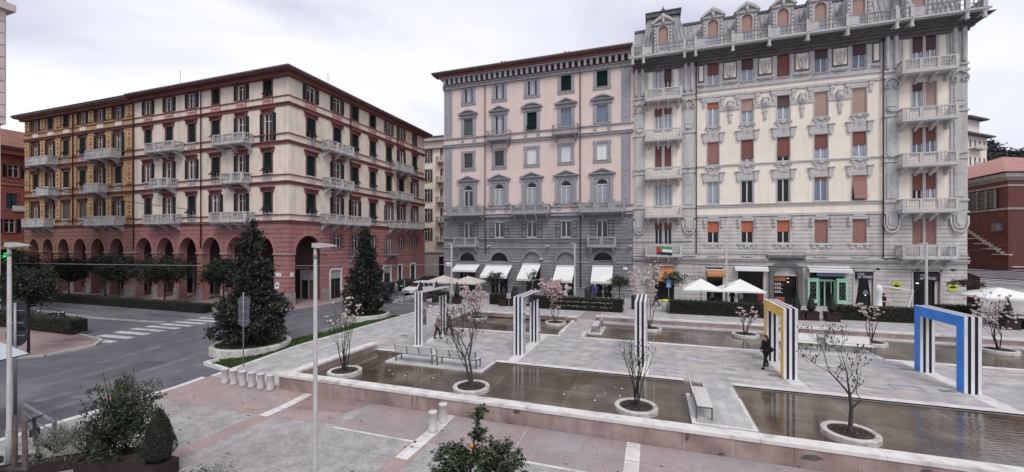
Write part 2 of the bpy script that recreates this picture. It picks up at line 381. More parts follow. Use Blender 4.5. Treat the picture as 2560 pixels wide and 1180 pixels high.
# water
m=MB().use('water'); m.add([(x,y,-.07) for x,y in rect(-15.8,45,14.6,20.6)],[(0,1,2,3)]); structure('near_pool_water',m)
m=MB().use('water'); m.add([(x,y,-.07) for x,y in rect(-15.5,-6.0,27.95,34.2)],[(0,1,2,3)]); m.add([(x,y,-.07) for x,y in rect(-4.6,45,27.95,34.6)],[(0,1,2,3)]); structure('far_pool_water',m)
# pool walls
def pwall(x0,x1,y0,y1,zb,zt,label,ax='x',seed=1):
    t=thing('pool_wall',label,'pool wall',((x0+x1)/2,(y0+y1)/2,zb)); rr=random.Random(seed)
    a=MB().use('marble_pink'); c=MB().use('coping'); p,q=(x0,x1) if ax=='x' else (y0,y1); e=.035
    u=p
    while u<q-.05:
        v=min(u+1.55,q)
        if ax=='x': a.box(u+.004,v-.004,y0,y1,zb,zt-.11)
        else: a.box(x0,x1,u+.004,v-.004,zb,zt-.11)
        u=v
    u=p-e
    while u<q+e-.05:
        v=min(u+rr.choice((1.9,2.4,3.1)),q+e); dz=rr.uniform(-.008,.008)
        if ax=='x': c.box(u+.004,v-.004,y0-e,y1+e,zt-.11,zt+dz)
        else: c.box(x0-e,x1+e,u+.004,v-.004,zt-.11,zt+dz)
        u=v
    part('wall_face',a,t); part('coping',c,t); return t
pwall(-16.2,45,14.33,14.75,-.5,.36,'long pink marble wall with white coping along the front of the near pool',seed=3)
pwall(-16.2,-15.75,14.83,20.8,-.5,.36,'short wall with white coping at the left end of the near pool','y')
pwall(-15.75,-15.3,27.6,33.2,-.3,.40,'white capped wall at the left end of the far pool','y')
pwall(-15.25,-5.95,33.3,33.7,-.3,.40,'low pink wall with white coping behind the left part of the far pool')
pwall(-4.5,45,34.3,34.7,-.3,.40,'low pink wall with white coping behind the right part of the far pool')
m=MB().use('gum')
for x,z,w_,h_ in ((-4.9,.1,.28,.2),(.95,.02,.12,.3),(4.1,-.05,.6,.16),(4.0,-.38,.12,.1),(-9.2,-.1,.05,.35),(-9.0,.0,.04,.2),(-8.3,-.3,.12,.06),(1.9,-.3,.2,.08),(-12.9,-.2,.03,.3),(6.9,.05,.3,.1)):
    m.prism([(x,z),(x+w_*.6,z-h_*.1),(x+w_,z+h_*.4),(x+w_*.7,z+h_),(x+w_*.2,z+h_*.8)],'y',14.322,14.33)
structure('wall_chips',m)
# platforms in the pools
def platform(rs,label,cat='platform'):
    t=MB().use('slab_left')
    for i,r in enumerate(rs): t.box(*r,-.3,.0-.001*i)
    b=MB().use('stone_white'); 
    x0,x1,y0,y1=rs[0]; b.box(x0-.03,x1+.03,y0-.03,y0+.1,-.12,.006); b.box(x0-.03,x0+.1,y0+.1,y1,-.12,.006); b.box(x1-.1,x1+.03,y0+.1,y1,-.12,.006)
    o=thing('stone_platform',label,cat,((x0+x1)/2,(y0+y1)/2,-.3)); part('slab',t,o); part('edge_stones',b,o)
platform([(-13.65,-8.05,18.75,20.55)],'stone platform jutting into the near pool under the two white backed benches')
platform([(1.3,3.3,15.8,18.85),(2.05,3.3,18.85,20.55)],'pale stone platform under the lone slatted bench in the near pool')
platform([(-4.45,-3.5,29.35,32.1)],'small stone platform under the far bench beside the cross path')
platform([(6.95,11.9,28.0,29.9)],'stone platform in the far pool behind the yellow arch')
# ------------------------------------------------------------------ arches
mat('mirror',(.72,.73,.75),.07,.03,2,met=1)
mat('arch_white',(.70,.69,.71),.45,.1,2,streak=.12,c2=(.58,.57,.56),c2s=1.6,c2t=(.55,.8)); mat('arch_black',(.01,.01,.016),.35,.05,2)
mat('arch_yellow',(.84,.55,.13),.5,.1,1.5,streak=.1); mat('arch_blue',(.05,.25,.80),.5,.12,1.5,streak=.1)
def arch(cx,y0,y1,h,face_m,label,w=.56):
    t=thing('striped_arch',label,'arch',(cx,(y0+y1)/2,0),0,'row of striped sculpture arches on the plaza')
    lw=w/5; L=.46
    for i in range(5):
        e=0 if i%2==0 else .004
        m=MB().use('arch_white' if i%2==0 else 'arch_black'); a=cx-w/2+i*lw; b=a+lw
        m.box(a,b,y0+e,y0+L-e,0,h-.5); m.box(a,b,y1-L+e,y1-e,0,h-.5); m.box(a,b,y0+e,y1-e,h-.5,h-e)
        part('white_layer' if i%2==0 else 'black_layer',m,t)
    for s,mm in ((-1,face_m),(1,'mirror')):
        m=MB().use(mm); a=cx+s*(w/2+.001); b=cx+s*(w/2+.02); e=.012
        [m.box(a,b,yy,yy+L-2*e,za,zb) for yy in (y0+e,y1-L+e) for za,zb in ((.03,1.38),(1.386,h-.5+e-.006))]; [m.box(a,b,ya,yb,h-.5+e,h-e) for ya,yb in ((y0+e,(y0+y1)/2-.003),((y0+y1)/2+.003,y1-e))]
        part('face_panel',m,t,{'mirror':'mirror polished face panel','arch_yellow':'yellow face panel','arch_blue':'blue face panel'}[mm])
arch(-13.88,22.38,25.95,3.3,'mirror','leftmost striped arch with mirror faces, behind the walking couple')
arch(-7.28,22.2,25.9,3.3,'mirror','second striped arch with mirror faces, between the two magnolias at the centre')
arch(-.66,22.2,25.9,3.3,'mirror','black and white striped arch seen edge on behind the bare twiggy shrub')
arch(6.0,22.3,25.9,3.3,'arch_yellow','striped arch with a yellow face, woman in black walking beside it')
arch(12.63,22.6,26.1,3.25,'arch_blue','striped arch with a bright blue face, nearest the right edge')
# ------------------------------------------------------------------ benches
mat('bench_white',(.66,.65,.64),.45,.08,6); mat('bench_leg',(.16,.155,.155),.45,.1,4,met=.4)
def bench(L=2.2,slat=True,frame='bench_leg'):
    """local: long in x, back at +y"""
    s=MB().use('bench_white'); n=9
    for i in range(n): y=-.26+i*.057; s.box(-L/2,L/2,y,y+.042,.43,.455)
    b=MB().use('bench_white')
    if slat:
        for i in range(7): z=.5+i*.06; y=.27+(z-.45)*.22; b.box(-L/2,L/2,y,y+.03,z,z+.045)
    else:
        b.add([(-L/2,.28,.46),(L/2,.28,.46),(L/2,.38,.88),(-L/2,.38,.88),(-L/2,.30,.46),(L/2,.30,.46),(L/2,.40,.88),(-L/2,.40,.88)],[(0,1,2,3),(7,6,5,4),(0,4,5,1),(1,5,6,2),(2,6,7,3),(3,7,4,0)]); b.box(-L/2,L/2,.37,.41,.88,.9)
    ch=[('seat',s,[]),('backrest',b,[])]
    for x in (-L/2,L/2):
        for y,z in ((-.24,.44),(.27,.46)): m=MB().use(frame); m.box(x-.03,x+.03,y-.025,y+.025,0,z); ch.append(('leg',m,[]))
        m=MB().use(frame); m.bar((x,-.26,.42),(x,.29,.42),.05,.04); m.bar((x,.27,.44),(x,.39,.9),.05,.04); ch.append(('side_frame',m,[]))
    m=MB().use(frame)
    for x in (-L/6,L/6): m.bar((x,.3,.46),(x,.41,.88),.05,.012)
    m.bar((-L/2,.29,.44),(L/2,.29,.44),.03); ch.append(('back_ribs',m,[]))
    return cook(('',None,ch))[2]
B1=bench(slat=False); B2=bench()
def place_bench(proto,x,y,rz,label):
    t=thing('park_bench',label,'bench',(x,y,.005),rz,'white metal benches by the pools')
    for c in proto: inst(c,t)
place_bench(B1,-12.06,19.25,PI,'white backed bench, left one of the pair seen from behind in the near pool')
place_bench(B1,-9.55,19.25,PI,'white backed bench, right one of the pair, behind the bare magnolia branches')
place_bench(B2,1.72,17.35,PI/2,'slatted white bench seen end on, alone on the pale platform in the near pool')
place_bench(B2,-3.95,30.75,-PI/2,'small far slatted bench beside the cross path, left of the edge on arch')
place_bench(B1,8.15,29.0,0,'far bench partly behind the yellow arch on the far pool platform')
place_bench(B1,10.75,29.0,0,'far bench right of the yellow arch, next to the magnolia ring')
# ------------------------------------------------------------------ bollards
def bollard(h,r):
    m=MB().use('stone_white'); m.lathe([(0,0),(r*1.05,0),(r,.1),(r*.97,h-.06),(r*1.06,h-.05),(r*1.04,h-.01),(r*.9,h),(0,h)],n=18); return m.mesh('bollard')
BB=bollard(.72,.155); BS=bollard(.66,.2)
nb=['first bollard of the row of six, leftmost at the kerb','second bollard of the row of six from the kerb','third bollard of the row of six from the kerb','fourth bollard of the row of six, counted from the kerb','fifth bollard of the row of six, one away from the pool wall','sixth bollard of the row, right against the pool wall corner']
for i in range(6):
    x=-19.3+i*.57; o=obj('stone_bollard',BB,None,(x,14.1,gz(14.1)),i*1.1); tag(o,nb[i]+', white stone','bollard','white stone bollards')
for i,(x,y,l) in enumerate(((-7.47,13.0,'nearer of the two white bollards standing apart in front of the pool wall'),(-7.47,13.75,'farther of the two white bollards standing apart, beside the pool wall'))):
    o=obj('stone_bollard',BB,None,(x,y,-.39),i); tag(o,l,'bollard','white stone bollards')
for i,(x,y,l) in enumerate(((-19.5,33.4,'squat white bollard seen through the leftmost arch, left one'),(-18.4,33.5,'squat white bollard seen through the leftmost arch, right one'),(-17.3,33.4,'squat white bollard just right of the leftmost arch'),(-16.5,33.4,'squat white bollard next to the left end wall of the far pool'))):
    o=obj('stone_bollard',BS,None,(x,y,0),i); tag(o,l,'bollard','squat far bollards')
# ------------------------------------------------------------------ road markings and traffic areas
m=MB().use('paint')
for i in range(10): sheet(m,[(-37.4,17.0+i*.98),(-34.2,17.15+i*.98),(-34.2,17.65+i*.98),(-37.4,17.5+i*.98)],-.116)
for i in range(8): m.box(-33.2+i*.85,-32.75+i*.85,40.0,43.2,-.12,-.116)
def line(pts,w):
    for (a,b),(c,d) in zip(pts,pts[1:]):
        dx,dy=c-a,d-b; l=math.hypot(dx,dy); nx,ny=-dy/l*w/2,dx/l*w/2; sheet(m,[(a+nx,b+ny),(a-nx,b-ny),(c-nx,d-ny),(c+nx,d+ny)],-.116)
P=[(-72,25.0),(-61.6,23.8),(-56,22.7),(-51.6,22.2),(-46.6,21.85),(-42,22.1),(-38.0,22.5)]; line(P,.14); line([(a,b+.35) for a,b in P],.14)
line([(-40.5,25.6),(-34.5,26.8),(-31,28.2)],.1); line([(-27.8,29),(-27.4,31.6)],.12); line([(-27.4,31.6),(-24.5,33.6)],.12)
line([(-27.5,39.0),(-27.7,41.8),(-26.4,42.6)],.22); line([(-27.5,39.0),(-25.6,38.2),(-23.9,38.3)],.22); line([(-26.9,39.6),(-26.9,41.2)],.1); line([(-26.9,39.6),(-25.4,38.9),(-23.9,38.9)],.1)
line([(-23.4,24.3),(-23.7,27.5)],.1)
structure('road_markings',m)
mat('asphalt_patch',(.085,.085,.095),.9,.2,3); mat('asphalt_light',(.155,.15,.16),.9,.2,2,c2=(.12,.12,.135),c2s=1.2)
rr=random.Random(77); m=MB().use('asphalt_patch')
for x,y,a,b in ((-30,22,2.6,1.1),(-27.5,12.5,1.6,3.2),(-44,24.6,5,.7),(-29.5,33,1.2,4),(-25.6,8,.9,2.2),(-33,8.5,3.5,.8),(-52,25.2,4,.6)): sheet(m,[(x,y),(x+a,y+.1*b),(x+a*.97,y+b),(x+.02*a,y+b*.93)],-.1175)
for i in range(16):
    x,y=rr.uniform(-50,-23),rr.uniform(4,34); a=rr.uniform(0,3)
    for k in range(rr.randint(4,9)):
        nx,ny=x+math.cos(a)*rr.uniform(.4,.9),y+math.sin(a)*rr.uniform(.4,.9); l=math.hypot(nx-x,ny-y); ux,uy=-(ny-y)/l*.018,(nx-x)/l*.018; sheet(m,[(x+ux,y+uy),(x-ux,y-uy),(nx-ux,ny-uy),(nx+ux,ny+uy)],-.1165); x,y=nx,ny; a+=rr.uniform(-.6,.6)
structure('road_patches',m)
m=MB().use('asphalt_light')
for x0,y0,x1,y1,w_ in ((-23.2,2,-24.6,36,.5),(-25.0,2,-26.4,36,.5),(-27.5,4,-29,38,.45),(-29.3,4,-30.8,38,.45),(-60,24.2,-30,23.2,.4),(-60,26,-30,25.2,.35)):
    dx,dy=x1-x0,y1-y0; l=math.hypot(dx,dy); ux,uy=-dy/l*w_/2,dx/l*w_/2; sheet(m,[(x0+ux,y0+uy),(x0-ux,y0-uy),(x1-ux,y1-uy),(x1+ux,y1+uy)],-.1185)
structure('road_wheel_tracks',m)
m=MB().use('sign_grate') if 'sign_grate' in MT else MB().use('grey_metal')
for x,y in ((-30.9,29.2),(-27.2,19.8),(-33.0,20.5),(-24.4,11.2)): m.lathe([(0,gz(y)-.112),(.32,gz(y)-.112),(.33,gz(y)-.118)],x,y,14)
for x,y in ((-22.4,11.5),(-22.2,8.2)): m.box(x,x+.5,y,y+.35,gz(y)-.13,gz(y)-.11)
structure('manhole_covers',m)
m=MB().use('sidewalk_pink'); sheet(m,[(-120,28.0),(-36,28.0),(-33.2,30.2),(-33.2,37.1),(-120,37.1)],0,.12); m.box(-35.1,-33.2,37.1,75,-.3,-.001); structure('arcade_pavement',m)
m=MB().use('stone_grey'); sheet(m,[(-120,27.7),(-35.9,27.7),(-36,28.0),(-120,28.0)],.004,.12); sheet(m,[(-35.9,27.7),(-32.95,30.1),(-33.2,30.2),(-36,28)],.004,.12); m.box(-33.2,-32.95,30.1,75,-.12,.003); structure('arcade_kerb',m)
m=MB().use('sidewalk_pink'); I=[(-34.3,16.3),(-35.5,17.3),(-38.8,17.7),(-70,19.5),(-70,12.5),(-36.0,13.4),(-34.6,14.3)]; sheet(m,I,0,.14); structure('traffic_island',m)
m=MB().use('stone_grey')
for a,b in zip(I,I[1:]+I[:1]):
    dx,dy=b[0]-a[0],b[1]-a[1]; l=math.hypot(dx,dy); nx,ny=dy/l*.16,-dx/l*.16
    sheet(m,[a,b,(b[0]+nx,b[1]+ny),(a[0]+nx,a[1]+ny)],.004,.14)
sheet(m,[(-38.3,15.2),(-35.4,16.7),(-35.45,16.85),(-38.4,15.35)],.006); structure('island_kerb',m)
# grass strip between road and plaza
m=MB().use('soil'); S=[(-22.75,15.8),(-21.0,15.6),(-20.98,31.1),(-21.9,31.1)]; sheet(m,S,.0); structure('lawn_bed',m)
g=MB().use('lawn'); rr=random.Random(5)
for i in range(9000):
    y=rr.uniform(15.8,31.0); x0=-22.75+(y-15.8)*.055; x=rr.uniform(x0+.03,-21.03)
    if (x+23.45)**2+(y-18.75)**2<2.2**2 or (x+23.4)**2+(y-29.5)**2<2**2: continue
    a=rr.uniform(0,PI); w_=rr.uniform(.03,.07); hgt=rr.uniform(.04,.11); z=gz(y); dx,dy=math.cos(a)*w_,math.sin(a)*w_
    g.add([(x-dx,y-dy,z),(x+dx,y+dy,z),(x+dx*.6+rr.uniform(-.04,.04),y+dy*.6,z+hgt),(x-dx*.6,y-dy*.6+rr.uniform(-.04,.04),z+hgt)],[(0,1,2,3)])
o=obj('grass',g.mesh('grass')); o['kind']='stuff'
m=MB().use('stone_white'); 
def kerbline(pts,w,z=.06):
    for (a,b),(c,d) in zip(pts,pts[1:]):
        n=max(1,int(math.hypot(c-a,d-b)/1.3))
        for i in range(n):
            p=(a+(c-a)*i/n,b+(d-b)*i/n);q=(a+(c-a)*(i+.98)/n,b+(d-b)*(i+.98)/n); dx,dy=q[0]-p[0],q[1]-p[1]; l=math.hypot(dx,dy); nx,ny=-dy/l*w/2,dx/l*w/2
            sheet(m,[(p[0]+nx,p[1]+ny),(p[0]-nx,p[1]-ny),(q[0]-nx,q[1]-ny),(q[0]+nx,q[1]+ny)],z,.2)
kerbline([(-20.86,14.6),(-20.86,37.6)],.27,.03); kerbline([(-22.8,31.15),(-20.9,31.15)],.14); kerbline([(-22.2,22.0),(-21.98,31.1)],.14); kerbline([(-23.4,15.95),(-21.0,15.5)],.16); kerbline([(-23.4,15.95),(-23.2,16.6)],.16)
structure('lawn_kerb',m)
# ------------------------------------------------------------------ building palette
mat('cream_wall',(.73,.635,.55),.9,.1,1.1,streak=.26); mat('orange_wall',(.47,.29,.165),.9,.14,1.5,streak=.3,c2=(.42,.24,.12),c2s=.5)
mat('red_trim',(.20,.075,.075),.8,.14,2,streak=.3); mat('brown_trim',(.15,.075,.06),.8,.2,2,streak=.3)
mat('rose_wall',(.36,.17,.165),.9,.12,2,streak=.3); mat('rose_brown',(.30,.155,.13),.9,.16,2,streak=.35)
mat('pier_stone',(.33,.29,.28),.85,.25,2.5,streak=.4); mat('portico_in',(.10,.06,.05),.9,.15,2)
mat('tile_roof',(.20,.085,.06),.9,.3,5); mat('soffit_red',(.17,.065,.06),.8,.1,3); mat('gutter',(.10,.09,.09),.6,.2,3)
mat('balcony_stone',(.48,.47,.47),.75,.2,3,streak=.35); mat('shutter_green',(.008,.026,.024),.75,.2,6,spec=.1); mat('shutter_grey',(.10,.12,.115),.7,.2,6)
mat('pipe_dark',(.045,.02,.02),.5,.1,4); mat('frame_white',(.66,.66,.68),.4,.05,4); mat('frame_brown',(.07,.05,.04),.5,.1,4)
glassm('glass_dark',(.02,.022,.026)); glassm('glass_curtain',(.33,.36,.42),.15); glassm('glass_blue',(.16,.20,.28),.06)
mat('pink_wall',(.69,.56,.52),.9,.05,1.2,streak=.08); mat('grey_trim',(.31,.31,.325),.85,.1,2,streak=.25); mat('grey_rustic',(.21,.207,.22),.9,.14,2,streak=.25,c2=(.23,.225,.245),c2s=.6)
mat('lib_cream',(.79,.715,.62),.9,.05,1.2,streak=.12); mat('lib_grey',(.50,.485,.48),.88,.12,2.5,streak=.28); mat('lib_stone',(.52,.495,.47),.9,.14,1.5,streak=.3,c2=(.53,.49,.47),c2s=.4)
mat('zinc',(.34,.33,.345),.6,.3,1.5,streak=.5,stretch=(3,3,.4)); mat('lib_dark',(.14,.13,.14),.85,.25,2,streak=.3)
mat('blind_red',(.20,.075,.065),.7,.12,5); mat('blind_orange',(.45,.13,.075),.7,.1,5); mat('blind_brown',(.10,.06,.06),.7,.12,5); mat('blind_tan',(.40,.27,.23),.7,.1,5); mat('blind_rose',(.30,.15,.13),.7,.15,5)
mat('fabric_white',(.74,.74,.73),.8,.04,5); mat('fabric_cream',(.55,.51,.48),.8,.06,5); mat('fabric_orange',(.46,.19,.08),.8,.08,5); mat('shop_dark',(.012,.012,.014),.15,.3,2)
mat('mint',(.33,.58,.44),.6,.1,4); mat('brick_red',(.13,.046,.043),.9,.14,1.2,b=.3,bs=25,c2=(.12,.042,.04),c2s=.3); mat('tile_pink',(.38,.19,.165),.85,.25,3,stretch=(6,1,1))
mat('warm_lamp',(1,.78,.5),.5,0,emit=3); mat('wood_dark',(.09,.035,.03),.7,.3,5)
# ------------------------------------------------------------------ building kit (local: x along wall, y inward, z up)
def shut(w,h,m='shutter_green',x=0,y=0,z=0,tilt=0):
    a=MB(M=Matrix.Translation((x,y,z+h))@Matrix.Rotation(tilt,4,'X')@Matrix.Translation((0,0,-h))).use(m)
    a.box(0,.05,0,.04,0,h);a.box(w-.05,w,0,.04,0,h);a.box(.05,w-.05,0,.04,0,.06);a.box(.05,w-.05,0,.04,h-.06,h);a.box(.05,w-.05,0,.04,h*.5-.03,h*.5+.03)
    n=int(h/.14)
    for i in range(n):
        zz=.06+(h-.12)*i/n; d=(h-.12)/n; a.add([(.05,.035,zz+d),(w-.05,.035,zz+d),(w-.05,-.0,zz+.01),(.05,-.0,zz+.01)],[(0,3,2,1)])
    return a
def frame2(w,h,y=.12,m='frame_white',mull=1,tr=.72,t=.06):
    f=MB().use(m); f.box(-w/2,-w/2+t,y,y+.05,0,h);f.box(w/2-t,w/2,y,y+.05,0,h);f.box(-w/2+t,w/2-t,y,y+.05,h-t,h);f.box(-w/2+t,w/2-t,y,y+.05,0,t)
    if mull: f.box(-t*.7,t*.7,y-.01,y+.05,t,h-t)
    if tr: f.box(-w/2+t,w/2-t,y,y+.045,h*tr,h*tr+t*.7)
    return f
def pane(w,h,y=.16,m='glass_dark'): 
    p=MB().use(m); p.box(-w/2,w/2,y,y+.02,0,h); return p
CK={}
def cached(key,f):
    if key not in CK: CK[key]=cook(f())
    return CK[key]
def win_a(w,h,st,hood,under,trim='red_trim',glass='glass_dark',sm='shutter_green'):
    def f():
        s=MB().use(trim); t=.14
        s.box(-w/2-t,-w/2,-.06,.02,0,h);s.box(w/2,w/2+t,-.06,.02,0,h);s.box(-w/2-t,w/2+t,-.062,.02,h,h+t)
        if hood: s.box(-w/2-t,w/2+t,-.05,.0,h+t,h+.36); s.box(-w/2-.34,w/2+.34,-.26,0,h+.36,h+.46); s.box(-w/2-.42,w/2+.42,-.32,0,h+.46,h+.54); s.box(-w/2-.3,-w/2-.12,-.2,0,h+.05,h+.36); s.box(w/2+.12,w/2+.3,-.2,0,h+.05,h+.36)
        s.use('balcony_stone' if under=='bal' else trim); s.box(-w/2-t,w/2+t,-.1,.2,-.06,0)
        if under=='panel': s.use('rose_wall'); s.box(-w/2-.18,w/2+.18,-.05,0,-.88,-.2); s.use('cream_wall'); s.box(-w/2-.02,w/2+.02,-.056,0,-.75,-.33); s.use('rose_wall'); s.box(-w/2+.03,w/2-.03,-.062,0,-.7,-.38)
        if under=='whitepanel': s.use('cream_wall'); s.box(-w/2-.1,w/2+.1,-.05,0,-.85,-.2)
        ch=[]
        if under=='bal':
            b=MB().use('balcony_stone'); b.box(-w/2-.15,w/2+.15,-.14,0,-.14,-.06); b.box(-w/2-.15,w/2+.15,-.14,0,-.95,-.85)
            for i in range(5): b.lathe([(.05,-.85),(.03,-.75),(.075,-.55),(.03,-.25),(.05,-.14)],-w/2+.02+i*(w-.04)/4,-.08,5)
            ch.append(('sill_balusters',b,[]))
        if st in 'of' or st=='d': ch.append(('pane',pane(w,h,.16,glass),[])); ch.append(('frame',frame2(w,h),[]))
        if st in 'od': ch+=[('shutter',shut(w/2,h,sm,-w,-.055),[]),('shutter',shut(w/2,h,sm,w/2,-.055),[])]
        if st=='c': ch+=[('shutter',shut(w/2-.005,h,sm,-w/2,.03),[]),('shutter',shut(w/2-.005,h,sm,.005,.03),[])]
        if st=='f':
            k=h*.36
            for x in (-w/2,.005): ch+=[('shutter',shut(w/2-.005,h-k,sm,x,.02,k),[]),('tilted_flap',shut(w/2-.01,k,sm,x,.0,0,-.75),[])]
        return ('window',s,ch)
    return cached(('a',w,round(h,2),st,hood,under,trim,glass,sm),f)
def balcony(L,P=1.1,H=.92,style='baluster',m='balcony_stone',brk=None,T=.16):
    def f():
        s=MB().use(m); s.box(-L/2,L/2,-P,0,-T,0); s.box(-L/2+.06,L/2-.06,-P+.06,0,-T-.08,-T)
        ch=[]
        n=brk if brk is not None else max(2,int(L/1.7)+1)
        for i in range(n):
            x=-L/2+.35+i*(L-.7)/max(1,n-1); b=MB().use(m); b.prism([(0,-T-.08),(-P+.15,-T-.08),(-P+.15,-T-.22),(-P*.5,-T-.38),(-.12,-T-.75),(0,-T-.78)],'x',x-.12,x+.12); ch.append(('bracket',b,[]))
        r=MB().use(m); e=.08
        if style=='iron':
            r.use('grey_metal'); 
            for a,b in (((-L/2+.03,-P+.03),(L/2-.03,-P+.03)),((-L/2+.03,0),(-L/2+.03,-P+.03)),((L/2-.03,0),(L/2-.03,-P+.03))):
                r.bar((*a,H),(*b,H),.05); r.bar((*a,.08),(*b,.08),.03); l=math.hypot(b[0]-a[0],b[1]-a[1]); k=int(l/.14)
                for i in range(k+1): x=a[0]+(b[0]-a[0])*i/k; y=a[1]+(b[1]-a[1])*i/k; r.bar((x,y,0),(x,y,H),.022)
        else:
            r.box(-L/2,L/2,-P,-P+.16,H-.12,H); r.box(-L/2,-L/2+.16,-P+.16,0,H-.12,H); r.box(L/2-.16,L/2,-P+.16,0,H-.12,H)
            r.box(-L/2,L/2,-P,-P+.14,0,.1); r.box(-L/2,-L/2+.14,-P+.14,0,0,.1); r.box(L/2-.14,L/2,-P+.14,0,0,.1)
            np_=max(2,round(L/1.6)+1); px=[-L/2+.12+i*(L-.24)/(np_-1) for i in range(np_)]
            for x in px: r.box(x-.12,x+.12,-P-.01,-P+.17,0.0,H-.06)
            for x in (-L/2,L/2-.16): r.box(x,x+.16,-.16,0,0.1,H-.12)
            for (a,b) in list(zip(px,px[1:])):
                a+=.12;b-=.12
                if style=='baluster':
                    k=max(1,int((b-a)/.2))
                    for i in range(k): r.lathe([(.055,.1),(.03,.2),(.07,.36),(.03,H-.3),(.055,H-.12)],a+(i+.5)*(b-a)/k,-P+.08,5)
                elif style=='panel': r.box(a,b,-P+.05,-P+.1,.1,H-.12); r.box(a+.1,b-.1,-P+.02,-P+.05,.22,H-.24)
                elif style=='lattice':
                    for z in (.1+(H-.22)*.33,.1+(H-.22)*.66): r.box(a,b,-P+.06,-P+.1,z-.02,z+.02)
                    k=max(2,int((b-a)/.2))
                    for i in range(k): x=a+(i+.5)*(b-a)/k; r.box(x-.022,x+.022,-P+.055,-P+.105,.1,H-.12)
                elif style=='cross':
                    k=max(1,int((b-a)/.28)); d=(b-a)/k; q=a+.0
                    if L>4: r.box(a,a+.35*(b-a),-P+.04,-P+.12,.1,H-.12); q=a+.35*(b-a); d=(b-q)/k
                    for i in range(k): x=q+i*d; r.bar((x,-P+.08,.1),(x+d,-P+.08,H-.12),.05); r.bar((x+d,-P+.085,.1),(x,-P+.085,H-.12),.05)
            for x in (-L/2+.08,L/2-.08):
                k=max(1,int((P-.3)/.2))
                for i in range(k):
                    y=-P+.16+(i+.5)*(P-.32)/k
                    if style=='baluster': r.lathe([(.055,.1),(.03,.2),(.07,.36),(.03,H-.3),(.055,H-.12)],x,y,5)
                    elif style=='panel': r.box(x-.03,x+.03,y-.12,y+.12,.1,H-.12)
                    else: r.box(x-.025,x+.025,y-.03,y+.03,.1,H-.12)
        ch.append(('railing',r,[])); return ('balcony',s,ch)
    return cached(('b',L,P,H,style,m,brk),f)
def hip(mb,x0,x1,y0,y1,z0,z1):
    d=min(x1-x0,y1-y0)/2; 
    if x1-x0>=y1-y0: a=(x0+d,(y0+y1)/2,z1);b=(x1-d,(y0+y1)/2,z1)
    else: a=((x0+x1)/2,y0+d,z1);b=((x0+x1)/2,y1-d,z1)
    v=[(x0,y0,z0),(x1,y0,z0),(x1,y1,z0),(x0,y1,z0),a,b]
    if x1-x0>=y1-y0: mb.add(v,[(0,1,5,4),(1,2,5),(2,3,4,5),(3,0,4)])
    else: mb.add(v,[(0,1,4),(1,2,5,4),(2,3,5),(3,0,4,5)])
# ------------------------------------------------------------------ A: cream and rose corner building with arcade
YA=32.2; XA=-35.1
def arcade(x0,x1,arcs,wall,rust,t,inner=5.0,stone='pier_stone'):
    ops=[(c-hw,c+hw,0,5.3+r,r) for c,hw,r in arcs]
    m=MB(M=face((0,YA,0),0)).use(wall); wallgrid(m,x0,x1,0,8.45,ops,.8); part('arcade_wall',m,t)
    m=MB(M=face((0,YA,0),0)).use(rust); courses(m,x0,x1,1.35,8.3,15,ops,.05,.07,.42); part('rustication',m,t)
    xs_=[x0]+[v for c,hw,r in sorted(arcs) for v in (c-hw,c+hw)]+[x1]
    for a,b in zip(xs_[::2],xs_[1::2]): m=MB(M=face((0,YA,0),0)).use(stone); courses(m,a,b,0,1.33,2,[],.12,.03); part('pier_base',m,t)
    for c,hw,r in arcs: m=MB(M=face((0,YA,0),0)).use(rust); m.band(arcpts(c,5.3,hw,r,12),arcpts(c,5.3,hw+.38,r+.36,12),'y',-.1,0); part('arch_moulding',m,t)
    xs=[x0]+[v for c,hw,r in sorted(arcs) for v in (c-hw,c+hw)]+[x1]
    for a,b in zip(xs[::2],xs[1::2]): m=MB(M=face((0,YA,0),0)).use(stone); m.box(a-.1,b+.1 if b<x1 else b,-.16,.3,5.18,5.34); part('impost',m,t)
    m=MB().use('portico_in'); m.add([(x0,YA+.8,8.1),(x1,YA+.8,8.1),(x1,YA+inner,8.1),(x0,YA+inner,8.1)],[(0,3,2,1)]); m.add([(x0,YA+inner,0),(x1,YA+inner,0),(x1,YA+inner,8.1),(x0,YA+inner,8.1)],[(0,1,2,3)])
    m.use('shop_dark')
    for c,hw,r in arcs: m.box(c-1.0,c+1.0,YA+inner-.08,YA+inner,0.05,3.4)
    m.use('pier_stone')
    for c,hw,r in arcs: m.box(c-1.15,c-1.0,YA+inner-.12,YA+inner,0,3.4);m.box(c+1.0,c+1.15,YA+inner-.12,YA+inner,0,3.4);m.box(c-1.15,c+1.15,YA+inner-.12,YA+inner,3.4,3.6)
    part('portico_interior',m,t)
def bands(m,x0,x1,lv,side_over=0):
    for z,h,p in lv: m.box(x0-side_over,x1,-p,.0,z,z+h)
LV=[(8.45,.2,.16),(8.65,.1,.26),(9.28,.09,.12),(12.42,.26,.1),(12.68,.1,.2),(13.38,.09,.12),(16.55,.26,.1),(16.81,.1,.2),(17.58,.09,.12),(20.45,.24,.1),(20.69,.1,.2),(21.42,.09,.1)]
A=thing('apartment_building','cream and rose corner building with green shutters over a red arcade','building',(-47,45,0))
baysA=[-37.9,-41.65,-45.5,-49.3,-53.1,-56.8]; baysR=[35.05,38.95,42.0,45.4,48.9,51.9,55.45]
stA={21.65:'fofooo',17.75:'odfccc',13.65:'fdfodo',9.55:'foofdc'}   # bays from the corner leftwards
stA[21.65]=['f','o','c','o','o','o']; stA[17.75]=['d','d','f','c','c','c']; stA[13.65]=['f','d','f','o','d','o']; stA[9.55]=['f','d','o','f','d','c']
stR={21.65:['o','o','c','c','o','o','c'],17.75:['f','f','f','f','f','d','f'],13.65:['c','d','f','f','c','c','o'],9.55:['f','o','o','f','o','o','o'],5.8:[None,'o','d','o','d','o','o']}
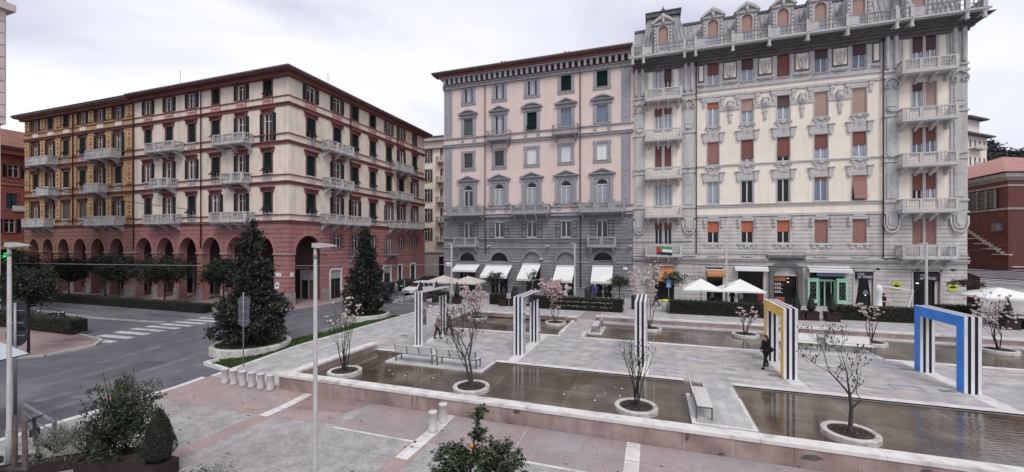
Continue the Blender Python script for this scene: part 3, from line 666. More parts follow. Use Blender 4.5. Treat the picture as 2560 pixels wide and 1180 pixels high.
HT={21.65:1.62,17.75:2.1,13.65:2.15,9.55:2.15,5.8:1.62}
opsA=[];opsR=[]
for z,sts in stA.items():
    for x,s in zip(baysA,sts): b=z-(.75 if s=='d' else 0); opsA.append((x-.55,x+.55,b,z+HT[z]))
for z,sts in stR.items():
    for y,s in zip(baysR,sts):
        if s: b=z-(.9 if s=='d' else 0); opsR.append((y-YA-.55,y-YA+.55,b,z+HT[z]))
arcsA=[(-38.45,1.4,1.75),(-42.3,1.42,1.75),(-46.15,1.45,1.75),(-49.9,1.45,1.75),(-53.7,1.47,1.75),(-57.5,1.47,1.75)]
arcade(-59.35,XA,arcsA,'rose_wall','rose_wall',A,4.9)
m=MB(M=face((0,YA,0),0)).use('cream_wall'); wallgrid(m,-59.35,XA,8.45,23.9,opsA)
m.M=face((XA,YA,0),PI/2); wallgrid(m,0,26.2,8.45,23.9,[o for o in opsR if o[2]>8.45])
m.M=None; m.add([(XA,58.4,0),(-59.35,58.4,0),(-59.35,58.4,23.9),(XA,58.4,23.9)],[(0,1,2,3)]); part('upper_wall',m,A)
archR=(2.55,1.82,2.0); shopsR=[(5.5,7.45,0,3.45,0),(8.9,10.4,0,3.45,0),(15.35,17.2,0,3.4,0),(18.7,19.9,.4,3.4,0),(21.9,23.5,0,3.4,0)]
o2=[(archR[0]-archR[1],archR[0]+archR[1],0,7.2,2.0)]+[o for o in opsR if o[2]<8]+shopsR
m=MB(M=face((XA,YA,0),PI/2)).use('rose_wall'); wallgrid(m,0,26.2,0,8.45,o2,.25); part('side_ground_wall',m,A)
m=MB(M=face((XA,YA,0),PI/2)).use('rose_wall'); courses(m,0,26.2,1.35,8.3,15,o2,.05,.07,.42); m.band(arcpts(archR[0],5.2,1.82,2,12),arcpts(archR[0],5.2,2.2,2.36,12),'y',-.1,0); part('side_rustication',m,A)
m=MB(M=face((XA,YA,0),PI/2)).use('pier_stone'); part('side_plinth',m,A) if 0 else None
xs_=[0]+[v for o in sorted(o2) if o[2]<1 for v in (o[0],o[1])]+[26.2]
for a,b in zip(xs_[::2],xs_[1::2]):
    if b-a>.1: m=MB(M=face((XA,YA,0),PI/2)).use('pier_stone'); courses(m,a,b,0,1.33,2,[],.12,.03); part('side_plinth',m,A)
for a,b in ((-.1,.75),(4.3,5.0)): m=MB(M=face((XA,YA,0),PI/2)).use('pier_stone'); m.box(a,b,-.16,.2,5.18,5.34); part('impost',m,A)
m=MB(M=face((0,YA,0),0)).use('red_trim'); bands(m,-59.35,XA,LV); m.M=face((XA,YA,0),PI/2)
for z,h,p in LV: m.box(-p,26.2,-p,0,z+.001,z+h-.001)
part('string_courses',m,A)
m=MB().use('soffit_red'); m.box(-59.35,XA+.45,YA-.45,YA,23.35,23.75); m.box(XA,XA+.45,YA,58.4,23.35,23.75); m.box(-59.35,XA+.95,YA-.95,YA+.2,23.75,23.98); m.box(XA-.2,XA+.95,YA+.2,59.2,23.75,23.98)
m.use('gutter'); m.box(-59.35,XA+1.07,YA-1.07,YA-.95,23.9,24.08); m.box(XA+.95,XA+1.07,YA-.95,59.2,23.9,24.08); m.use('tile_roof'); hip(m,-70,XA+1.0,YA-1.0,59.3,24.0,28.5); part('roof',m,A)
for z,sts in stA.items():
    for x,s in zip(baysA,sts):
        top=z>21; b=z-(.75 if s=='d' else 0); put(win_a(1.1,HT[z]+z-b,s,not top,'panel' if top else (None if s=='d' else 'bal')),A,(x,YA,b))
for z,sts in stR.items():
    for y,s in zip(baysR,sts):
        if not s: continue
        top=z>21; b=z-(.9 if s=='d' else 0); sm='shutter_grey' if (y>46 and (top or z<10)) else 'shutter_green'
        put(win_a(1.1,HT[z]+z-b,s,8<z<21,'panel' if top else ('bal' if 8<z<21 and s!='d' else None),sm=sm),A,(XA,y,b),PI/2)
for c,w,z,P in ((-42.15,4.6,16.95,1.15),(-41.75,3.2,12.85,1.1),(-42.3,5.3,8.75,1.15),(-53,4.9,16.95,1.15),(-53.1,3.1,12.85,1.1),(-53.3,4.9,8.75,1.15)): put(balcony(w,P),A,(c,YA-.02,z))
for c,w,z in ((38.5,4.1,16.95),(38.6,3.9,12.85),(39.9,7.4,8.75),(51.4,4.1,16.95),(51.4,4.1,12.85),(52.5,7.6,8.75)): put(balcony(w,1.1),A,(XA+.02,c,z),PI/2)
for y in (42.0,48.9): put(balcony(2.6,.9,.95,'iron','pier_stone',2,.1),A,(XA+.02,y,4.85),PI/2)
def pipe(name,pts,t,mm='pipe_dark',r=.06):
    m=MB().use(mm); m.tube(pts,r,6); part(name,m,t)
pipe('downpipe',[(-47.6,YA-.95,23.9),(-47.6,YA-.2,23.2),(-47.6,YA-.2,5.8)],A); pipe('downpipe',[(XA+.9,41.0,23.9),(XA+.2,41.0,23.2),(XA+.2,41.0,8.8)],A); pipe('downpipe',[(XA+.9,50.7,23.9),(XA+.2,50.7,23.2),(XA+.2,50.7,8.8)],A)
def shopdoor(w,h,m_sur='frame_white',sign=True):
    s=MB().use(m_sur); s.box(-w/2,-w/2+.16,-.12,.05,0,h);s.box(w/2-.16,w/2,-.12,.05,0,h);s.box(-w/2,w/2,-.13,.05,h-.16,h)
    p=MB().use('shop_dark'); p.box(-w/2,w/2,.14,.2,0,h); f=MB().use('grey_metal'); f.box(-.03,.03,.1,.14,.1,h-1.0)
    ch=[('door_glass',p,[]),('door_frame',f,[])]
    if sign: q=MB().use('grey_trim'); q.box(-w/2+.16,w/2-.16,.0,.1,h-1.15,h-.16); ch.append(('sign_panel',q,[]))
    return cook(('shop_door',s,ch))
for a,b,c,d,_ in shopsR: put(shopdoor(b-a,d-c,'frame_white' if a<6 or a>15 else 'pier_stone',a<18),A,(XA,YA+(a+b)/2,c),PI/2)
put(shopdoor(2.2,3.3,'pier_stone'),A,(-37.4,YA+4.8,0))
# antenna
m=MB().use('grey_metal'); m.tube([(-37.4,40,25),(-37.4,40,27.0)],.025,5)
for z,l in ((26.9,.3),(26.4,.22)): m.bar((-37.4-l,40,z),(-37.4+l,40,z),.022)
part('antenna',m,A)
for x,z,yy in ((-36.3,3.3,0),): 
    m=MB().use('frame_white'); m.box(-37.0+.15,-36.0,YA-.1,YA-.06,2.95,3.35); part('street_plaque',m,A)
m=MB().use('frame_white'); m.box(XA+.06,XA+.1,32.3,32.72,2.95,3.4); part('street_plaque',m,A)
# ------------------------------------------------------------------ O: orange neighbour
O=thing('apartment_building','weathered orange building with dark arcade at the left end of the terrace','building',(-71,45,0))
baysO=[-80.3,-76.8,-73.2,-69.6,-66.0,-62.35]
arcade(-83,-59.37,[(-80.6,1.22,1.7),(-77.3,1.25,1.7),(-73.7,1.25,1.7),(-70.1,1.33,1.7),(-66.4,1.38,1.7),(-62.6,1.4,1.7)],'rose_brown','rose_brown',O,4.9)
stO={21.75:['o','c','f','o','o','o'],17.9:['o','d','f','f','d','d'],13.75:['c','d','c','f','d','c'],9.6:['o','d','c','c','d','d']}
opO=[]
for z,sts in stO.items():
    for x,s in zip(baysO,sts): b=z-(.75 if s=='d' else 0); opO.append((x-.55,x+.55,b,z+min(HT.get(z,2.05),2.05) if z<21 else z+1.5))
m=MB(M=face((0,YA,0),0)).use('orange_wall'); wallgrid(m,-83,-59.37,8.45,23.9,opO)
m.M=None; m.add([(-83,58.4,0),(-83,YA,0),(-83,YA,23.9),(-83,58.4,23.9)],[(0,1,2,3)]); part('upper_wall',m,O)
m=MB(M=face((0,YA,0),0)).use('brown_trim'); bands(m,-83,-59.37,LV); part('string_courses',m,O)
m=MB().use('soffit_red'); m.box(-83.5,-59.37,YA-.4,YA,23.3,23.75); m.use('gutter'); m.box(-84.1,-59.37,YA-.95,YA+.2,23.75,23.95); m.use('tile_roof'); m.add([(-84.1,YA-1.05,23.97),(-59.37,YA-1.05,23.97),(-59.37,45.3,28.4),(-70.9,45.3,28.4),(-84.1,59,23.97)],[(0,1,2,3),(0,3,4)])
x=-83.9
while x<-59.5: m.use('orange_wall').box(x,x+.12,YA-.85,YA,23.6,23.75); x+=.75
part('roof',m,O)
mat('ochre_panel',(.53,.34,.17),.9,.12,2,streak=.25)
def pil(h):
    def f():
        m=MB().use('brown_trim'); m.box(-.62,.62,-.05,0,0,h); q=MB().use('ochre_panel'); q.box(-.5,.5,-.09,-.05,.12,h-.12)
        e=MB().use('brown_trim'); e.box(-.22,.22,-.12,-.09,h*.42,h*.58); e.use('ochre_panel').box(-.12,.12,-.14,-.12,h*.46,h*.54); e.use('brown_trim').box(-.3,.3,-.12,-.09,.25,.33); e.box(-.3,.3,-.12,-.09,h-.33,h-.25); e.prism([(0,h*.66),(.16,h*.72),(0,h*.78),(-.16,h*.72)],'y',-.12,-.09); e.prism([(0,h*.22),(.16,h*.28),(0,h*.34),(-.16,h*.28)],'y',-.12,-.09)
        return ('pilaster_panel',m,[('raised_panel',q,[]),('ornament',e,[])])
    return cached(('pil',h),f)
for z,sts in stO.items():
    for x,s in zip(baysO,sts):
        top=z>21; b=z-(.75 if s=='d' else 0); h=1.5 if top else min(HT.get(z,2.05),2.05)
        put(win_a(1.1,h+z-b,s,not top,'whitepanel' if top else (None if s=='d' else 'bal'),'brown_trim','glass_dark','shutter_grey' if s in 'cf' and z<10 else 'shutter_green'),O,(x,YA,b))
    for x in (-82.3,-78.55,-75.0,-71.4,-67.8,-64.2,-60.2): put(pil({21.75:1.55,17.9:2.7,13.75:2.75,9.6:2.75}[z]),O,(x,YA,{21.75:21.75,17.9:17.72,13.75:13.5,9.6:9.42}[z]))
for c,w,z in ((-77.4,5.0,16.95),(-64.2,5.0,16.95),(-76.0,2.7,12.85),(-65.6,2.7,12.85),(-78.2,5.2,8.75),(-64.0,6.2,8.75)): put(balcony(w,1.15,.95,'panel'),O,(c,YA-.02,z))
pipe('downpipe',[(-59.2,YA-.95,23.9),(-59.2,YA-.2,23.2),(-59.2,YA-.2,5.6)],O); pipe('downpipe',[(-71.4,YA-.95,23.9),(-71.4,YA-.2,23.2),(-71.4,YA-.2,8.8)],O)
m=MB().use('grey_metal'); m.tube([(-70,44,28.0),(-70,44,33.5)],.035,5); part('antenna',m,O)
# ------------------------------------------------------------------ R: red building far left, across the lane
RB=thing('apartment_building','red and tan building with a wide arch at the far left edge','building',(-96,38,0))
m=MB(M=face((-90,15,0),PI/2)).use('brick_red'); MT['brick_red']; opsB=[(18.2,19.3,16.2,18.0),(22.4,23.5,16.2,18.0),(18.0,19.1,11.6,13.8),(22.4,23.5,11.6,13.8),(17.8,18.9,8.0,10.0),(22.4,23.5,8.0,10.0)]
mat('old_red',(.30,.09,.075),.9,.12,1.5,streak=.2); mat('tan_wall',(.36,.23,.12),.9,.12,1.5,streak=.2)
m=MB(M=face((-90,15,0),PI/2)).use('old_red'); wallgrid(m,0,45,6.6,19.5,opsB); m.M=None; m.add([(-90,60,0),(-110,60,0),(-110,60,19.5),(-90,60,19.5)],[(0,1,2,3)]); part('upper_wall',m,RB)
m=MB(M=face((-90,15,0),PI/2)).use('tan_wall'); wallgrid(m,0,45,0,6.6,[(16.0,20.5,0,5.6,2.2),(22.5,27,0,5.6,2.2),(9,13.5,0,5.6,2.2)],.6); m.box(0,45,-.12,0,6.5,6.75); m.box(0,45,-.1,0,15,15.2); part('ground_wall',m,RB)
m=MB().use('shop_dark'); m.box(-91.4,-91.2,15,58,0,6.3); part('portico_back',m,RB)
m=MB().use('old_red'); m.box(-90,-89.2,15,60,19.5,20.3); m.use('gutter'); m.box(-90,-88.9,15,60.5,20.3,20.6); m.use('tile_roof'); hip(m,-111,-88.8,14,61,20.6,25); part('roof',m,RB)
for a,b,c,d in opsB: put(win_a(1.1,d-c,'o' if c!=11.6 else 'c',False,None,'old_red'),RB,(-90,15+(a+b)/2,c),PI/2)
m=MB().use('frame_white'); m.box(-89.9,-89.85,33.6,35.2,11.2,12.0); part('wall_sign',m,RB)
# T: pale rusticated tower at the frame edge
T=thing('corner_building','pale rusticated stone building corner cropped by the left edge of the photo','building',(-57,10,0))
mat('pale_stone',(.62,.53,.52),.85,.1,2,streak=.15)
m=MB().use('pale_stone'); m.box(-62,-52.4,2,18.9,0,16.4); m.box(-62,-51.8,2,19.0,16.4,34)
m.M=face((-51.8,2,0),PI/2); courses(m,0,16.9,17,26,9,[],.08,.1); m.M=None; m.box(-62,-51.3,1.5,19.4,26,26.6); part('wall',m,T)
m=MB().use('lib_grey'); m.box(-62,-51.2,1.4,19.6,27.6,28.1); m.box(-62,-50.8,1.2,19.9,28.1,28.5); 
for i in range(8): m.box(-52.3,-51.4,2+i*2.3,2.5+i*2.3,26.6,27.6)
part('cornice',m,T)
# distant street-end building between A and the pink one
D=thing('apartment_building','narrow cream building with dark balconies at the end of the side street','building',(-38,75,0))
ys=[22.0,18.2,14.4,10.6,6.9]; opsD=[(x-.6,x+.6,z,z+2.5) for z in ys for x in (-41.5,-37.4,-33.6)]
m=MB(M=face((0,70,0),0)).use('lib_cream'); wallgrid(m,-60,-29.5,4.9,26.2,opsD); m.use('lib_stone'); wallgrid(m,-60,-29.5,0,4.9,[(-39,-36,0,3.9,0),(-34.6,-32,.6,3.9,0)]); m.M=None; m.use('lib_cream'); m.add([(-29.5,70,0),(-29.5,95,0),(-29.5,95,26.2),(-29.5,70,26.2)],[(0,1,2,3)]); part('wall',m,D)
m=MB().use('lib_grey'); m.box(-60,-29.2,69.4,70,24.6,25); m.box(-60,-29,69.1,70,26.0,26.5); m.box(-31.5,-30.9,69.85,70,4.9,24.6); m.box(-60,-29.4,69.8,70,4.6,4.9); part('string_courses',m,D)
m=MB().use('gutter'); m.box(-60,-29,69,95,26.5,26.8); part('roof',m,D)
m=MB().use('shop_dark'); m.box(-39,-36,70.2,70.3,0,3.9); m.box(-34.6,-32,70.2,70.3,.6,3.9); part('shop_windows',m,D)
for z in ys:
    for x in (-41.5,-37.4,-33.6): put(win_a(1.2,2.5,'d' if x>-35 else 'c',False,None,'lib_grey','glass_dark','blind_brown'),D,(x,70,z)) if 0 else put(win_a(1.2,2.5,'o',False,None,'lib_grey','glass_dark','wood_dark'),D,(x,70,z))
    put(balcony(3.4,1.1,.95,'lattice','lib_stone',2),D,(-33.4,69.98,z-.05)); put(balcony(3.0,1.1,.95,'lattice','lib_stone',2),D,(-37.6,69.98,z-.05))
# ------------------------------------------------------------------ P: pink building over grey rusticated floors
YP=49.75
Pk=thing('apartment_building','pink building with grey window surrounds and five awnings, in the middle','building',(-14.5,58,0))
bP=[-23.25,-18.87,-14.5,-10.15,-5.82]; gl={}
rowsP=[(25.0,1.9,['o1','o1','o1','g','g']),(20.65,2.2,['k','o1','gf','b','b']),(16.3,2.0,['n','n','w','w','w1']),(11.3,2.75,['a0','a1','a1','a1','a1']),(7.15,1.95,['s','s','s','s','s'])]
oP=[]
for z,h,ss in rowsP:
    for i,(x,s) in enumerate(zip(bP,ss)):
        b=z-(.35 if z==7.15 and i in(0,4) else 0); b-=.3 if (z==20.65 and i==1) else 0
        oP.append((x-.63,x+.63,b,z+h,.6 if s[0]=='a' else 0))
m=MB(M=face((0,YP,0),0)).use('pink_wall'); wallgrid(m,-26.9,-2.28,9.95,27.3,[o for o in oP if o[2]>9.9]); m.M=None; m.add([(-26.9,75,0),(-26.9,YP,0),(-26.9,YP,27.3),(-26.9,75,27.3)],[(0,1,2,3)]); m.add([(-2.28,YP,0),(-2.28,75,0),(-2.28,75,30),(-2.28,YP,30)],[(0,1,2,3)]); part('upper_wall',m,Pk)
arP=[(-23.4,1.12,1.1,4.05),(-18.87,1.15,1.1,4.1),(-14.47,1.12,1.1,4.2),(-10.15,1.12,1.1,4.2),(-5.72,1.15,1.1,4.2)]
gP=[(c-hw,c+hw,0,s+r,r) for c,hw,r,s in arP]
m=MB(M=face((0,YP,0),0)).use('grey_rustic'); wallgrid(m,-26.9,-2.28,0,9.95,gP+[o for o in oP if o[2]<9.9],.3); part('lower_wall',m,Pk)
m=MB(M=face((0,YP,0),0)).use('grey_rustic'); courses(m,-26.3,-2.9,1.15,9.5,21,gP+[(o[0]-.12,o[1]+.12,o[2]-.1,o[3]+.1) for o in oP if o[2]<9.9],.055,.06,.45)
for c,hw,r,s in arP: m.band(arcpts(c,s,hw,r,12),arcpts(c,s,hw+.42,r+.4,12),'y',-.09,0)
part('rustication',m,Pk)
m=MB(M=face((0,YP,0),0)).use('grey_trim')
for z,h,p in ((9.75,.35,.3),(10.1,.12,.42),(10.85,.14,.2),(19.25,.3,.22),(19.5,.1,.3),(20.35,.14,.16),(27.0,.35,.25),(5.78,.14,.14),(6.95,.12,.14),(4.02,.16,.12),(.95,.15,.08)): 
    if z in(4.02,.95):
        xs=[-26.9]+[v for c,hw,r,s in arP for v in (c-hw-(.4 if z>1 else 0),c+hw+(.4 if z>1 else 0))]+[-2.3]
        for a,b in zip(xs[::2],xs[1::2]): m.box(a,b,-p,0,z,z+h)
    else: m.box(-26.95,-2.28,-p,0,z,z+h)
for x0,x1 in ((-26.75,-25.65),(-3.6,-2.55)):
    for z0,z1 in ((10.99,19.25),(20.5,27.0)):
        m.box(x0,x1,-.08,0,z0,z1); m.box(x0+.22,x1-.22,-.12,-.08,z0+.6,z1-.5); m.lathe([(.26,-.5),(.26,-.47),(0,-.47)],0,0,3) if 0 else None; c=(x0+x1)/2; zm=(z0+z1)/2; m.prism([(c+.3*math.cos(t*PI/6),zm+.3*math.sin(t*PI/6)) for t in range(12)],'y',-.16,-.12)
part('string_courses',m,Pk)
m=MB(M=face((0,YP,0),0)).use('grey_trim'); m.box(-26.95,-2.28,-.35,0,27.35,27.5)
x=-26.6
while x<-2.5: m.box(x,x+.3,-.75,0,27.5,28.25); x+=.72
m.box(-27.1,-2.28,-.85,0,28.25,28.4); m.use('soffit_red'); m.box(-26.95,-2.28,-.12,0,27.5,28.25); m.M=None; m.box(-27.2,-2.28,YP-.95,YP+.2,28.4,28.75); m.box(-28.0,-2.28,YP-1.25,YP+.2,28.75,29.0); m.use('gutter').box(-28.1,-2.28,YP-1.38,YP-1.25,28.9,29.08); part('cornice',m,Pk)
m=MB().use('tile_roof'); hip(m,-28.05,-2.28,YP-1.2,76,29.05,33); r_=part('roof',m,Pk)
for x in (-19.6,-11.0):
    m=MB().use('blind_orange').box(x,x+1.3,YP+2.2,YP+2.9,29,30.6); m.box(x+.05,x+.35,YP+2.3,YP+2.6,30.6,30.95); m.box(x+.55,x+.85,YP+2.3,YP+2.6,30.6,30.9); part('chimney',m,Pk)
m=MB().use('grey_metal'); m.tube([(-23.5,51.5,28.5),(-23.5,51.5,30.0)],.04,5); m.bar((-23.9,51.5,29.9),(-23.1,51.5,29.9),.04); part('antenna',m,Pk)
def surr(w,h,kind):
    """window surround: plain eared frame, triangular or segmental pediment, arched aedicule"""
    s=MB().use('grey_trim'); t=.33
    if kind in('ear','none'):
        if kind=='none': s.box(-w/2-.1,w/2+.1,-.12,.2,-.12,0); s.box(-w/2-.12,-w/2,-.04,.02,0,h); s.box(w/2,w/2+.12,-.04,.02,0,h); s.box(-w/2-.12,w/2+.12,-.04,.02,h,h+.12); return s
        s.box(-w/2-t,-w/2,-.1,.02,-.05,h+.05); s.box(w/2,w/2+t,-.1,.02,-.05,h+.05); s.box(-w/2-t,w/2+t,-.1,.02,h+.05,h+t); s.box(-w/2-t,w/2+t,-.1,.02,-t,-.05)
        for x in (-1,1):
            for z in (-t-.0,h-.1): s.box(x*(w/2+t-.02),x*(w/2+t+.1),-.1,.02,z,z+t+.1)
        s.box(-w/2-.12,w/2+.12,-.16,.2,-.06,0); s.box(-w/2-t-.02,-w/2-t+.05,-.14,0,0,h); s.box(w/2+t-.05,w/2+t+.02,-.14,0,0,h); return s
    e=.42 if kind!='arch' else .62
    s.box(-w/2-e,-w/2,-.1,.02,0,h+.1); s.box(w/2,w/2+e,-.1,.02,0,h+.1)
    if kind=='arch':
        hh=h-.6; A_=arcpts(0,hh,w/2,.6,10); B_=arcpts(0,hh,w/2+.24,.84,10); s.band(A_,B_,'y',-.14,.02); s.box(-w/2-e,-w/2-.3,-.26,-.1,0,h+.1); s.box(w/2+.3,w/2+e,-.26,-.1,0,h+.1); s.box(-w/2-.9,-w/2-.25,-.3,0,-.02,.25); s.box(w/2+.25,w/2+.9,-.3,0,-.02,.25)
        for i in range(10):
            for cx in ((-w/2-.3,h+.1),): pass
        s.box(-w/2-.2,w/2+.2,-.07,.0,h,h+.1)
    s.box(-w/2-e,w/2+e,-.12,.02,h+.1,h+.55); s.box(-w/2-e-.08,w/2+e+.08,-.2,.02,h+.1,h+.2)
    W=w/2+e+.35; z=h+.55
    if kind in('tri','arch'):
        s.box(-W,W,-.4,0,z,z+.1); s.prism([(-W,z+.1),(0,z+.66),(W,z+.1),(W-.28,z+.1),(0,z+.48),(-W+.28,z+.1)][:3]+[(W-.3,z+.1),(0,z+.5),(-W+.3,z+.1)],'y',-.4,0) if 0 else None
        for a in (-1,1): s.prism([(a*W,z+.1),(0,z+.72),(0,z+.55),(a*(W-.4),z+.1)],'y',-.42,0)
        s.prism([(-W+.35,z+.1),(W-.35,z+.1),(0,z+.56)],'y',-.14,0)
    else:
        s.box(-W,W,-.4,0,z,z+.1); I=[(-W+.25+(2*W-.5)*i/10,z+.1+.34*math.sin(PI*i/10)) for i in range(11)]; O_=[(-W+2*W*i/10,z+.1+.52*math.sin(PI*i/10)) for i in range(11)]; s.band(I,O_,'y',-.42,0)
        for i in range(10): s.prism([(I[i][0],z+.1),(I[i+1][0],z+.1),I[i+1],I[i]],'y',-.14,0)
    s.box(-w/2-.1,w/2+.1,-.16,.2,-.1,0); s.box(-w/2-e,-w/2-.0,-.08,0,-.85,-.1); s.box(w/2,w/2+e,-.08,0,-.85,-.1)
    return s
def win_p(w,h,st,kind):
    def f():
        g={'o1':'glass_curtain','g':'glass_dark','gf':'glass_dark','b':'glass_blue','k':'glass_dark','n':'glass_dark','w':'fabric_white','w1':'fabric_white','a0':'glass_dark','a1':'glass_curtain','s':'glass_dark'}[st]
        ch=[]; 
        if st=='w': mm=MB().use('frame_white'); mm.box(-w/2,w/2,.12,.16,0,h); ch.append(('pane',mm,[]))
        else: ch.append(('pane',pane(w,h,.18,g),[]))
        if st in('o1','w1'): ch.append(('frame',frame2(w,h,.12,'frame_white',1,0,.06),[])); 
        if st=='o1': q=MB().use('shop_dark'); q.box(-w/2+.07,-w/2+.3,.13,.17,.06,h-.06); q.box(w/2-.25,w/2-.07,.13,.17,.06,h-.06); ch.append(('curtain',q,[]))
        if st in('b','n'): q=MB().use('frame_white'); q.box(-w/2,w/2,.12,.17,0,.1); ch.append(('frame',q,[]))
        if st[0]=='a': fr=MB().use('frame_white'); fr.box(-w/2,-w/2+.07,.12,.17,0,h-.6); fr.box(w/2-.07,w/2,.12,.17,0,h-.6); fr.box(-w/2,w/2,.11,.18,h-.72,h-.6); fr.box(-.05,.05,.11,.18,0,h-.6); fr.band(arcpts(0,h-.6,w/2-.06,.54,10),arcpts(0,h-.6,w/2,.6,10),'y',.12,.17); ch.append(('frame',fr,[])); q=MB().use('shop_dark'); q.box(-w/2+.04,w/2-.04,.15,.17,h-.6,h); ch.append(('fanlight',q,[]))
        if st=='k': ch.append(('shutter',shut(w,h,'shutter_grey',-w/2,.05),[]))
        if st=='g': ch+=[('shutter',shut(w/2-.01,h,'shutter_green',-w/2,.05),[]),('shutter',shut(w/2-.01,h,'shutter_green',.01,.05),[])]
        if st=='gf':
            for x in (-w/2,.01): ch+=[('shutter',shut(w/2-.01,h-.75,'shutter_green',x,.04,.75),[]),('tilted_flap',shut(w/2-.02,.75,'shutter_green',x,.0,0,-.7),[])]
        if st=='s': ch+=[('frame',frame2(w,h,.12,'frame_white',1,0,.07),[]),('shutter',shut(w/2+.05,h,'shutter_green',-w-.1,-.06),[]),('shutter',shut(w/2+.05,h,'shutter_green',w/2+.05,-.06),[])]
        return ('window',surr(w,h,kind),ch)
    return cached(('p',w,round(h,2),st,kind),f)
for z,h,ss in rowsP:
    for i,(x,s) in enumerate(zip(bP,ss)):
        b=z-(.35 if z==7.15 and i in(0,4) else 0); b-=.3 if (z==20.65 and i==1) else 0
        k={25.0:'ear',20.65:['seg','tri','seg','tri','seg'][i],16.3:'ear',11.3:'arch',7.15:'none'}[z]
        put(win_p(1.26,h+z-b,s,k),Pk,(x,YP,b))
put(balcony(3.1,1.0,.95,'iron','grey_trim',2,.2),Pk,(-18.75,YP,19.75)); put(balcony(3.1,1.0,.95,'iron','grey_trim',2,.2),Pk,(-10.15,YP,19.75))
put(balcony(5.2,1.15,.95,'cross','grey_trim',2,.22),Pk,(-23.3,YP,10.25)); put(balcony(4.9,1.15,.95,'baluster','grey_trim',4,.22),Pk,(-14.5,YP,10.25)); put(balcony(5.3,1.15,.95,'cross','grey_trim',2,.22),Pk,(-5.75,YP,10.25))
put(balcony(3.3,1.0,1.0,'baluster','grey_trim',2,.22),Pk,(-23.3,YP,6.15)); put(balcony(3.3,1.0,1.0,'baluster','grey_trim',2,.22),Pk,(-5.8,YP,6.15))
for x,zz in ((-20.8,5.0),(-8.4,1)): pipe('downpipe',[(x,YP-1.1,28.8),(x,YP-.2,27.4),(x,YP-.2,11.2),(x+.05,YP-.2,zz)],Pk)
for c,hw,r,s in arP:
    z0=0 if c>-23 else 0; g=MB().use('shop_dark').box(c-hw,c+hw,YP+.28,YP+.34,0,s+r+.02); 
    fr=MB().use('grey_metal' if c<-20 else 'frame_white'); 
    for xx in ((-.55,-.1) if c<-16 else (-.9,0,.95)): fr.box(c+xx*hw-.05,c+xx*hw+.05,YP+.2,YP+.28,0,3.0)
    fr.use('grey_rustic'); fr.box(c-hw,c+hw,YP+.15,YP+.28,3.3,s); 
    if abs(c+14.47)<.1 or abs(c+10.15)<.1: fr.band(arcpts(c,s,.02,.02,10),arcpts(c,s,hw-.02,r-.02,10),'y',YP+.2,YP+.27)
    d=part('shop_window',g,Pk); 
    o=obj('shop_frame',fr.mesh('shop_frame',WP[Pk]),Pk)
mat('goods_a',(.30,.10,.07),.6,.3,6); mat('goods_b',(.35,.30,.22),.6,.3,6); mat('lit',(1,.72,.42),.5,0,emit=1.6)
rr=random.Random(11)
m=MB()
for c in (-14.47,-10.15,-5.72):
    for i in range(14): x=c+rr.uniform(-.95,.9); z=rr.choice((.5,.95,1.4)); m.use(rr.choice(('goods_a','goods_b','wood_dark','fabric_cream'))); w_=rr.uniform(.06,.16); m.box(x,x+w_,YP+.2,YP+.27,z,z+rr.uniform(.1,.3))
m.use('lit'); [m.box(x,x+.1,YP+.2,YP+.26,2.35,2.45) for x in (-9.9,-14.8,-5.2)]
part('window_display',m,Pk)
m=MB().use('fabric_white'); m.box(-26.55,-25.6,YP-.1,YP-.06,3.35,3.85); m.box(-3.4,-2.9,YP-.1,YP-.06,3.3,3.6); part('street_plaque',m,Pk)
for x,z in ((-20.2,6.0),(-12.4,6.0),(-2.6,6.05),(-13.2,4.4)):
    m=MB().use('frame_white'); m.box(x-.2,x+.2,YP-.5,YP-.05,z,z+.12); part('wall_lamp',m,Pk)
